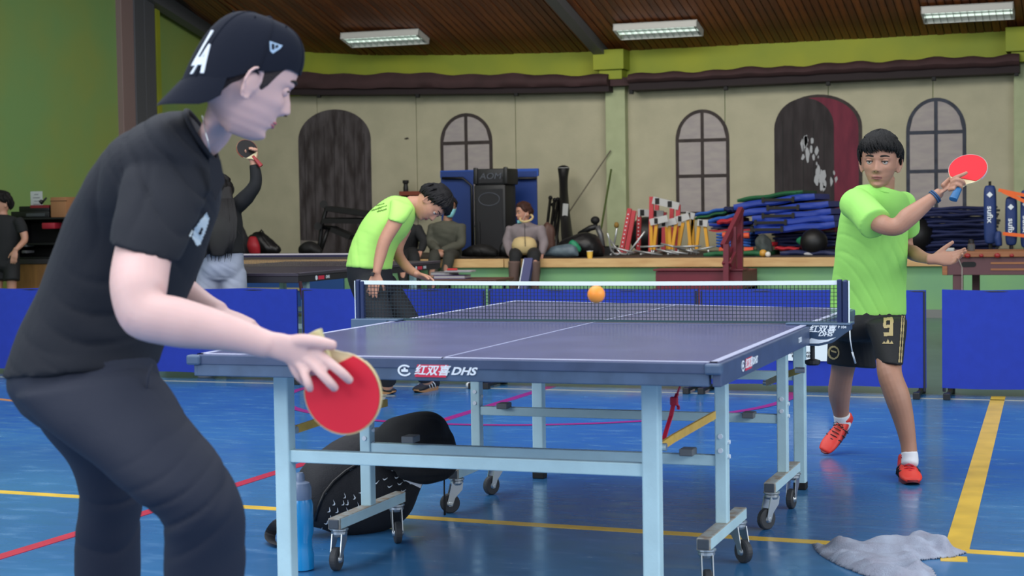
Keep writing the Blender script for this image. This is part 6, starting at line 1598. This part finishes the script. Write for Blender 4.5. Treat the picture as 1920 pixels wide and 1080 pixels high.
for i, (u0, v0, u1, v1, h) in enumerate([(1374, 382, 1526, 361, .5), (1388, 394, 1552, 376, .43), (1409, 405, 1557, 391, .28), (1412, 416, 1562, 402, .16), (1414, 428, 1564, 415, .1)]):
    mat_slab(u0, v0, u1, v1, .074, 13.1 - i*.05, 1.1, M_BLUEM, ['topmost thick blue gym mat with a black handle', 'second thick blue gym mat from the top', 'middle thick blue gym mat of the leaning stack', 'fourth thick blue gym mat, its handle close to the one below', 'lowest thick blue gym mat of the leaning stack'][i], handles=(h+.06,))
mat_slab(1440, 432, 1564, 426, .03, 13.2, .8, M_REDM, 'thin dark red mat right under the thick blue stack')
for i in range(4): mat_slab(1446+i*2, 438+i*6.5, 1565, 436+i*6.8, .035, 13.15, .8, M_NAVYM, ['uppermost', 'second', 'third', 'fourth'][i] + ' thin navy mat below the thick blue stack')
mat_slab(1452, 463, 1498, 464, .035, 12.9, .6, M_REDM, 'short red mat sticking out below the thin navy mats'); mat_slab(1440, 455, 1450, 455, .04, 12.9, .6, M_REDM, 'small red mat end right of the foam blocks')
mat_slab(1462, 470, 1566, 471, .05, 12.7, .8, M_NAVYM, 'lowest navy mat resting on the stage floor')
mat_slab(1300, 401, 1360, 388, .035, 13.4, .8, M_LBM, 'thin blue mat at the left end of the mats, on top'); mat_slab(1300, 408, 1360, 395, .03, 13.35, .8, M_GRM, 'thin green mat just under the thin blue one'); mat_slab(1356, 388, 1376, 389, .05, 13.4, .6, M_NAVYM, 'dark mat edge between the thin blue mat and the thick stack')
mat_slab(1323, 412, 1386, 399, .045, 13.3, .8, M_LBM, 'light blue mat above the red one on the left stack'); mat_slab(1343, 413, 1381, 408, .05, 13.15, .7, M_REDM, 'bright red mat left of the maroon railing')
mat_slab(1328, 419, 1410, 415, .04, 13.3, .8, M_BLUEM, 'blue mat just under the bright red mat'); mat_slab(1332, 426, 1412, 424, .03, 13.3, .8, M_NAVYM, 'navy mat in the middle of the left stack'); mat_slab(1328, 431, 1412, 430, .02, 13.25, .8, M_REDM, 'thin dark red mat low in the left stack')
for i in range(5): mat_slab(1342, 436+i*5.6, 1407, 436+i*5.6, .031, 13.1, .6, M_LBM, ['first', 'second', 'third', 'fourth', 'lowest'][i] + ' light blue foam layer of the small stack behind the railing, counted downwards')
for u0, v0, u1, lb in ((1355, 438, 1366, 'upper orange foam roller left of the railing'), (1392, 439, 1405, 'upper orange foam roller right of the railing'), (1349, 466, 1362, 'lower orange foam roller left of the railing posts'), (1396, 466, 1413, 'lower orange foam roller right of the railing posts')):
    a = at(u0, v0+2.5, 13.07); b = at(u1, v0+2.5, 13.07); o = MB().tube([a, b], .032, 14).build('foam_roller', M_ORM, None, 30); tag(o, lb, 'foam roller', 'orange foam rollers by the maroon railing')
mat_slab(1318, 473, 1436, 471, .05, 12.5, .8, M_GRM, 'green mat flat on the stage floor behind the railing')
bag('sack', 'grey sack bulging between the light blue foam stack and the navy mats', 'bag', [(1420, 445, 1424, 478, .06), (1432, 438, 1434, 480, .10), (1444, 446, 1444, 478, .05)], 12.9, mat('sack_grey', (64, 70, 70), .7, var=.3, scale=9), seed=14)
o = MB().ball(at(1431, 475, 12.0) * 1, .042, 20).build('small_ball', mat('ball_ochre', (190, 142, 56), .5), None, True); o.location.z += 0; tag(o, 'ochre small ball on the stage edge right of the railing', 'ball')
o = MB().ball(at(1440, 477, 11.95), .03, 20).build('small_ball', mat('ball_white2', (206, 206, 204), .5), None, True); tag(o, 'white small ball touching the ochre ball on the stage edge', 'ball')
bag('green_cloth', 'green cloth stuffed between the navy mats left of the boy in neon green', 'cloth', [(1495, 448, 1495, 456, .02), (1503, 443, 1504, 462, .05), (1512, 446, 1513, 463, .03)], 12.85, mat('cloth_green', (20, 116, 78), .7), vox=.008, seed=15)
bag('white_rag', 'small white rag on the stage edge left of the boy in neon green', 'cloth', [(1508, 475, 1509, 478, .02), (1516, 473, 1516, 479, .04), (1524, 476, 1524, 479, .02)], 12.0, mat('rag_white', (170, 170, 176), .8), vox=.006, seed=16)
for i in range(14):
    y = 388 + i*6.3; mat_slab(1703 + (i*7 % 5) - (6 if i > 9 else 0), y+1.5, 1862 + (i*5 % 7), y-2, .037, 13.25 - (i % 3)*.03, .8, M_NAVYM, ['first', 'second', 'third', 'fourth', 'fifth', 'sixth', 'seventh', 'eighth', 'ninth', 'tenth', 'eleventh', 'twelfth', 'thirteenth', 'lowest'][i] + ' thin navy mat from the top of the right-hand stack', 'navy mats stacked at the right')
# black exercise bench at the left of the stage
r = thing('exercise_bench', 'folded black exercise bench with roller pads standing before the painted door', 'exercise equipment', (at(620, 476, 13.5).x, 13.5, ZS))
for pts in ([(606, 384), (612, 392), (604, 420), (600, 452), (596, 476)], [(612, 392), (640, 396), (700, 404)], [(608, 412), (650, 412), (700, 413)], [(606, 426), (630, 428), (665, 445)], [(615, 430), (600, 474)]):
    MB().tube([at(u, v, 13.5) for u, v in pts], .028, 8).build('frame_tube', M_BLKG, r, True)
for u, v in ((607, 383), (596, 424)): MB().tube([at(u, v, 13.4), at(u, v, 13.6)], .05, 14).build('roller_pad', M_BLK, r, 40)
MB().bar(at(618, 391, 13.45), at(696, 401, 13.45), .25, .06, up=(0, 0, 1)).build('bench_pad', M_BLK, r); MB().bar(at(612, 414, 13.45), at(690, 415, 13.45), .25, .06, up=(0, 0, 1)).build('seat_pad', M_BLK, r); MB().bar(at(626, 430, 13.4), at(662, 445, 13.4), .2, .06, up=(0, 0, 1)).build('leg_pad', M_BLK, r)
bag('gym_bag', 'black gym bag on the stage at the foot of the painted door', 'bag', [(565, 458, 565, 476, .06), (575, 453, 576, 477, .11), (590, 455, 592, 477, .10), (601, 466, 601, 477, .04)], 12.5, M_BLK, seed=17)
def rb(r, o): 
    MB().tube([at(487, 436, 12.2), at(490, 431, 12.2), at(494, 436, 12.2)], .01, 8).build('top_loop', M_BLK, r, True)
    MB().loft([(at(474, 446, 12.05), Vector((.05, 0, 0)), Vector((0, .04, 0))), (at(475, 460, 12.03), Vector((.08, 0, 0)), Vector((0, .06, 0))), (at(478, 474, 12.05), Vector((.07, 0, 0)), Vector((0, .05, 0)))], sub=4, seg=16).build('red_panel', mat('bag_red', (150, 20, 36), .6), r, True)
bag('backpack', 'black and red backpack on the stage between the raised arm player and the painted door', 'backpack', [(466, 445, 468, 476, .06), (480, 434, 480, 477, .12), (494, 436, 496, 477, .13), (508, 450, 508, 477, .12), (521, 460, 521, 476, .06)], 12.3, M_BLKG, rb, seed=18)
bag('dark_jacket', 'dark quilted jacket heaped on the stage right behind the long haired player', 'jacket', [(448, 412, 450, 420, .03), (444, 420, 460, 440, .08), (440, 440, 466, 462, .12), (440, 460, 468, 478, .13)], 12.2, mat('jacket_charcoal', (34, 34, 38), .8), seed=19)
# shelf with torch on the wall
r = thing('wall_shelf', 'small reddish wooden shelf box on the wall left of the blue folded table', 'shelf', (at(770, 362, 14.6).x, 14.7, at(770, 365, 14.6).z))
a, b, _ = pbox(748, 359, 790, 366, 14.55, .40); MB().cbox(a, b, .004).build('board', mat('shelf_red', (132, 62, 42), .6), r); a2, b2, _ = pbox(752, 366, 790, 395, 14.65, .3); MB().cbox(a2, b2, .004).build('box', mat('shelf_brown', (98, 70, 40), .7), r)
zt = b[2]; c = at(761, 358, 14.7)
r = thing('torch', 'black torch standing upright on the reddish shelf', 'torch', (c.x, 14.7, zt)); Mq = Matrix.Translation((c.x, 14.7, zt))
MB().lathe([(.032, 0), (.034, .005), (.034, .06), (.028, .075), (.028, .1)], 18, Mq).build('barrel', M_BLKG, r, 40); MB().lathe([(.028, .1), (.042, .115), (.042, .145), (.036, .15)], 18, Mq).build('head', M_BLK, r, 40)
# blue racket case between the woman's legs
r = thing('racket_case', 'navy blue long case propped between the woman\'s boots', 'case', (at(980, 527, 11.5).x, 11.5, 0))
A = at(992, 486, 11.58); B = at(979, 560, 11.35); MB().bar(B, A, .10, .06, up=(0, 1, .1)).build('case_body', mat('case_navy', (40, 46, 100), .5), r); MB().tube([B + Vector((-.05, -.035, 0)), A + Vector((-.05, -.035, 0))], .005, 6).build('piping', M_WHITE, r)

# ------------------------------------------------------------------ small desk with books, stairs, football table, banners
Yd = 9.3
r = thing('school_desk', 'small dark brown desk in front of the stage with books on it', 'desk', (at(870, 525, Yd).x, Yd, 0)); a = at(800, 524, Yd); b = at(931, 528, Yd); zt = at(870, 523.5, Yd).z
MB().cbox((a.x, Yd-.02, zt-.03), (b.x, Yd+.5, zt), .006).build('desk_top', mat('desk_brown', (92, 60, 50), .5), r)
for x in (a.x+.06, b.x-.08):
    for y in (Yd+.04, Yd+.44): MB().tube([(x, y, 0), (x, y, zt-.03)], .014, 8).build('leg', M_BLKG, r, True)
def book(u0, u1, z0, z1, Y, m, label, tilt=0):
    a = at(u0, 520, Y); b = at(u1, 520, Y); rr = thing('exercise_book', label, 'book', ((a.x+b.x)/2, Y+.1, z0), tilt, 'books on the small desk')
    L = (b.x-a.x)/2
    for nm, q, mm in (('cover', MB().cbox((-L, -.1, 0), (L, .1, .006), .002).cbox((-L, -.1, z1-z0-.005), (L, .1, z1-z0), .002), m), ('pages', MB().box((-L+.005, -.095, .006), (L-.005, .095, z1-z0-.005)), mat('pages', (190, 184, 184), .8))):
        o = q.build(nm, mm); o.parent = rr
book(812, 870, zt, zt+.035, Yd+.05, mat('cover_purple', (70, 44, 110), .5), 'purple covered book at the bottom of the pile on the desk', .05)
book(808, 846, zt+.035, zt+.065, Yd+.07, mat('cover_grey', (120, 116, 120), .5), 'grey book in the middle of the pile on the desk', -.15)
book(832, 880, zt+.065, zt+.08, Yd+.04, mat('cover_white', (176, 170, 176), .5), 'thin white book on top of the pile', .1)
o = MB().cbox((-.05, -.03, 0), (.05, .03, .02), .006, Matrix.Translation((at(841, 515, Yd).x, Yd+.1, zt+.081)) @ Matrix.Rotation(.3, 4, 'Z')).build('eraser', mat('red_thing', (188, 40, 40), .6)); tag(o, 'small red object lying on top of the books', 'eraser')

M_MAR = mat('maroon_paint', (104, 30, 46), .5, var=.08, scale=6)
Ys = 11.0
r = thing('stairs', 'maroon wooden stairs with a railing leading up to the stage', 'stairs', (at(1310, 560, Ys).x, Ys+.3, 0)); a = at(1229, 508, Ys); b = at(1392, 508, Ys)
for i, z in enumerate((.17, .34, at(1300, 508, Ys+.1).z)):
    y0 = Ys - .5 + i*.25; MB().cbox((a.x, y0, 0), (b.x, YS-.04, z), .006).build('step', M_MAR, r)
MB().cbox((a.x-.02, Ys-.02, at(1300, 508, Ys).z), (b.x+.01, Ys+.28, at(1300, 508, Ys).z+.02), .004).build('tread', M_MAR, r)
rl = [at(1360, 540, 10.9), at(1360, 460, 10.9), at(1372, 420, 11.2), at(1390, 392, 11.75)]
for (u, vt, vb, Y) in ((1362, 458, 528, 10.9), (1376, 425, 528, 11.1), (1388, 394, 528, 11.3)):
    p = at(u, vt, Y); q = at(u, vb, Y); MB().bar(q, p, .055, .055, up=(0, 1, 0)).build('railing_post', M_MAR, r)
MB().bar(at(1356, 462, 10.9), at(1390, 392, 11.3), .05, .06).build('handrail', M_MAR, r); MB().bar(at(1360, 490, 10.9), at(1388, 440, 11.3), .03, .05).build('lower_rail', M_MAR, r)
for u in (1357, 1369): MB().bar(at(u, 497, 10.88), at(u+10, 476, 11.0), .03, .05).build('bracket', M_MAR, r)

# table football
Yf = 8.2
r = thing('football_table', 'wooden table football game with maroon sides at the right edge', 'table', (at(1850, 560, Yf).x, Yf+.4, 0)); M_FW = mat('foos_wood', (164, 104, 62), .5, col2=(146, 90, 54), scale=4, stretch=(1, 8, 8)); M_FM = mat('foos_maroon', (96, 58, 62), .5)
x0 = at(1766, 480, Yf).x; x1 = x0 + 1.35; z1 = at(1830, 472, Yf).z; z2 = at(1830, 482, Yf).z; z3 = at(1830, 516, Yf).z
MB().cbox((x0-.02, Yf, z2), (x1, Yf+.03, z1), .004).build('score_rail', M_FW, r); MB().cbox((x0, Yf+.03, z3), (x1, Yf+.06, z2+.01), .004).build('side_panel', M_FM, r)
MB().cbox((x0, Yf+.06, z3), (x0+.03, Yf+.75, z1), .004).build('end_panel', M_FW, r); MB().cbox((x0, Yf+.72, z3), (x1, Yf+.75, z1), .004).build('side_panel', M_FM, r); MB().cbox((x1-.03, Yf+.06, z3), (x1, Yf+.72, z1), .004).build('end_panel', M_FW, r)
MB().box((x0+.03, Yf+.06, z3+.02), (x1-.03, Yf+.72, z3+.04)).build('playing_field', M_STAGEG, r)
MB().cbox((x0, Yf+.02, z3-.0), (x0+.04, Yf+.06, z2), .004).build('corner_post', M_FW, r)
n = 20; cx = at(1816, 496, Yf).x; cz = at(1816, 496, Yf).z
sl = [(cx + (.035 if math.cos(a) > 0 else -.035) + .022*math.cos(a), cz + .022*math.sin(a)) for a in [2*math.pi*i/n for i in range(n)]]
MB().prism(sl, 0, .004, Matrix.Translation((0, Yf+.0295, 0)) @ Matrix(((1,0,0,0),(0,0,-1,0),(0,1,0,0),(0,0,0,1)))).build('hand_slot', M_BLK, r)
for v in (493.5, 505.5): q = at(1857, v, Yf); MB().box((q.x, Yf+.024, q.z-.008), (x1, Yf+.0305, q.z+.008)).build('wood_stripe', M_FW, r)
for i, u in enumerate((1788, 1814, 1840, 1870, 1897)): MB().ball((at(u, 476.5, Yf).x, Yf-.008, (z1+z2)/2-.01), (.024, .018, .02) if i in (1, 3) else (.017, .012, .014), 14).build('score_ball', mat('bead_red', (150, 30, 32), .35), r, True)
MB().cbox((x0+.08, Yf+.05, 0), (x0+.16, Yf+.12, z3), .005).build('leg', M_FM, r); MB().cbox((x0+.19, Yf+.62, 0), (x0+.25, Yf+.69, z3), .005).build('leg', M_FM, r); MB().cbox((x1-.2, Yf+.05, 0), (x1-.12, Yf+.12, z3), .005).build('leg', M_FM, r)
MB().tube([(x0+.155, Yf+.03, .2), (x0+.155, Yf+.03, z3+.06), (x0+.13, Yf+.0, z2-.01)], .004, 6).build('hanging_cord', mat('cord_pale', (170, 160, 150), .6), r)
c = at(1821, 466, Yf+.3); rr = thing('glass_jar', 'small clear jar on the table football game', 'jar', (c.x, c.y, z1)); Mq = Matrix.Translation((c.x, c.y, z1))
gl = mat('jar_glass', (150, 150, 150), .1, spec=.6); gl.node_tree.nodes['Principled BSDF'].inputs['Transmission Weight'].default_value = .8
MB().lathe([(.026, .0), (.03, .004), (.03, .05), (.02, .06)], 16, Mq).build('jar_body', gl, rr, 40); MB().lathe([(.02, .06), (.024, .062), (.024, .085), (.012, .095)], 16, Mq).build('jar_lid', M_BLKG, rr, 40)
# lay the jar support and the white block
MB().cbox((at(1800, 466, Yf).x, Yf+.06, z1-.012), (x1, Yf+.72, z1-.001), .003).build('rim_board', M_FW, r)
q = at(1781, 468, Yf+.2); o = MB().cbox((q.x-.045, Yf+.05, z1), (q.x+.045, Yf+.13, z1+.03), .008).build('white_block', mat('block_white', (180, 178, 172), .6)); tag(o, 'small white block on the left corner of the table football game', 'block')

# padded net posts with vertical lettering
M_PAD = mat('pad_navy', (26, 52, 110), .6, bump=.15, bscale=60)
def padpost(u, v0, v1, w, label, let_v, Y=12.4, lean=0, h=.055):
    a = at(u-lean, v0, Y); b = at(u, v1, Y); r = thing('net_post', label, 'post', (b.x, Y, ZS), 0, 'padded net posts at the right end of the stage')
    m_ = a.lerp(b, .5)
    MB().limb([(a, w*.75, .03), (a.lerp(b, .1), w, .05), (m_, w*1.05, .055), (a.lerp(b, .9), w, .05), (b, w*.8, .045)], side=(1, 0, 0), sub=4, seg=22, round_=(.3, .3), p=.7).build('padding', M_PAD, r, True)
    MB().lathe([(.08, 0), (.08, .02), (.03, .04)], 16, Matrix.Translation((b.x, Y, ZS))).tube([(b.x, Y, ZS+.02), b], .02, 8).build('base', M_BLKG, r)
    MB().tube([a, a + Vector((0, 0, .05))], .014, 8).build('pole_tip', M_BLK, r)
    q = at(u-lean*.5, let_v, Y) - Vector((0, .062, 0)); M = frame(q, (0, 0, -1), (1, 0, 0))
    text_mb('sufix', h, .002, M, weight=.02, xs=1.2).build('lettering', M_WHITE, r)
    M2 = frame(q + Vector((0, 0, .205)), (1, 0, 1), (-1, 0, 1)); MB().box((-.022, -.022, 0), (.022, .022, .002), M2).box((-.008, -.008, .0015), (.012, .012, .003), M2).build('diamond_mark', M_WHITE, r)
padpost(1857, 349, 455, .062, 'navy padded net post with white vertical lettering left of the other two', 402, lean=1)
padpost(1896, 370, 458, .058, 'navy padded net post with white vertical lettering, middle one', 425)
padpost(1923, 358, 462, .05, 'navy padded net post cut by the right picture edge', 420)
def tape(pts, Y, label):
    m = MB()
    for p, q in zip(pts, pts[1:]): m.bar(at(*p, Y), at(*q, Y), .008, .035, up=(0, 0, 1))
    tag(m.build('orange_tape', mat('tape_orange', (236, 104, 34), .6)), label, 'tape')
tape([(1872, 356), (1890, 360), (1925, 367)], 12.3, 'orange tape sagging between the tops of the padded posts, upper strand'); tape([(1880, 359), (1905, 370), (1926, 380)], 12.25, 'orange tape strand crossing down behind the middle padded post'); tape([(1880, 438), (1930, 443)], 12.28, 'lower orange tape stretched between the padded posts')
bag('navy_pouch', 'small navy pouch with a white mark hanging at the foot of the first padded post', 'bag', [(1866, 436, 1878, 436, .03), (1864, 448, 1880, 448, .05), (1866, 459, 1880, 459, .04)], 12.25, M_PAD, vox=.008, seed=22)

# ------------------------------------------------------------------ left side by the green wall
Yl = 9.4
r = thing('storage_rack', 'black rack of equipment against the green wall behind the young man', 'rack', (at(90, 540, Yl).x, Yl+.2, 0))
a = at(22, 397, Yl); b = at(235, 397, Yl); zt = at(80, 408, Yl).z; zb = at(60, 486, Yl).z
MB().cbox((a.x, Yl+.3, zb), (b.x, Yl+.33, zt), .004).build('back_board', M_BLK, r)
for z in (zb+.02, (zb+zt)/2-.05, zt): MB().cbox((a.x, Yl, z-.02), (b.x, Yl+.33, z), .004).build('shelf', M_BLKG, r)
for x in (a.x, (a.x+b.x)/2, b.x-.03): MB().cbox((x, Yl, zb), (x+.03, Yl+.3, zt-.02), .004).build('upright', M_BLKG, r)
r2 = thing('cabinet', 'brown wooden cabinet carrying the black rack at the left', 'cabinet', (at(90, 540, Yl).x, Yl+.2, 0))
MB().cbox((a.x, Yl-.03, .05), (b.x, Yl+.4, zb-.05), .006).build('carcass', mat('cab_wood', (138, 98, 52), .6, col2=(122, 84, 44), scale=4, stretch=(6, 1, 1)), r2); MB().cbox((a.x-.02, Yl-.05, zb-.05), (b.x+.02, Yl+.42, zb), .006).build('top', mat('cab_top', (50, 48, 50), .4), r2)
MB().box((a.x+.02, Yl-.02, 0), (b.x-.02, Yl+.38, .05)).build('plinth', M_BLK, r2)
def itm(name, label, cat, u0, v0, u1, v1, m, Y=Yl+.05, d=.2, z0=None, parts=None):
    A, B, c = pbox(u0, v0, u1, v1, Y, d); A = (A[0], A[1], z0 if z0 is not None else A[2]); rr = thing(name, label, cat, ((A[0]+B[0])/2, Y+d/2, A[2])); MB().cbox(A, B, .008).build('casing', m, rr, 30)
    if parts: parts(rr, A, B)
itm('amplifier', 'black flat amplifier lying on top of the rack', 'amplifier', 20, 397, 92, 409, M_BLKG, z0=zt, parts=lambda r_, A, B: MB().box((A[0]+.2, A[1]-.004, A[2]+.015), (B[0]-.05, A[1], B[2]-.02)).build('front_panel', mat('panel_grey', (64, 68, 72), .4), r_))
zk = at(60, 397, Yl+.05).z
itm('mixer', 'black mixing desk stacked on the amplifier, its top edge red', 'mixer', 35, 387, 92, 397, M_BLKG, z0=zk, parts=lambda r_, A, B: MB().box((A[0]+.15, A[1]-.004, B[2]-.02), (B[0], A[1]+.15, B[2]+.01)).build('red_cover', mat('cover_red', (120, 26, 34), .6), r_))
itm('cardboard_box', 'brown cardboard box on the rack next to the white notice', 'box', 94, 370, 124, 409, mat('cardboard', (146, 102, 66), .8), z0=zt, parts=lambda r_, A, B: MB().box((A[0], A[1]-.002, A[2]+.17), (B[0], A[1]+.02, A[2]+.18)).build('flap_seam', mat('cardboard_dark', (96, 66, 42), .8), r_))
itm('red_case', 'red case on the upper shelf of the black rack', 'case', 78, 418, 102, 429, mat('case_red', (150, 30, 46), .5), Y=Yl-.012, d=.2)
itm('grey_box', 'small grey box on the lower shelf of the black rack beside the young man\'s hand', 'box', 40, 458, 49, 463, mat('box_grey', (96, 96, 100), .6), Y=Yl-.01, d=.15)
itm('grey_box', 'second small grey box just below the first one on the rack', 'box', 40, 470, 49, 475, mat('box_grey', (96, 96, 100), .6), Y=Yl-.01, d=.15)
A = at(57, 359, Yl+.1); B = at(80, 386, Yl+.1)
r = thing('notice', 'white paper notice with lines of small text standing on the rack', 'notice', ((A.x+B.x)/2, Yl+.1, B.z)); MB().box((A.x, Yl+.1, B.z), (B.x, Yl+.104, A.z)).build('sheet', mat('paper', (176, 180, 178), .8), r)
for i, s in enumerate(('AVISO', 'HORARIO', 'TALLER', 'DEPORTE')): text_mb(s, .014, .001, frame(((A.x+B.x)/2, Yl+.0995, A.z-.035-.035*i), (1, 0, 0), (0, 0, 1))).build('text_line', mat('ink_grey', (96, 96, 104), .8), r)
r = thing('microphone', 'black microphone lying tilted against the red topped mixer', 'microphone', tuple(at(80, 385, Yl))); MB().tube([at(77, 382, Yl), at(87, 371, Yl)], [.014, .010], 10).build('grip', M_BLK, r, True); MB().ball(at(77, 378, Yl), .022, 12).build('head', M_BLKG, r, True)

for o in bpy.data.objects:
    if 'skin_m' in o: del o['skin_m']
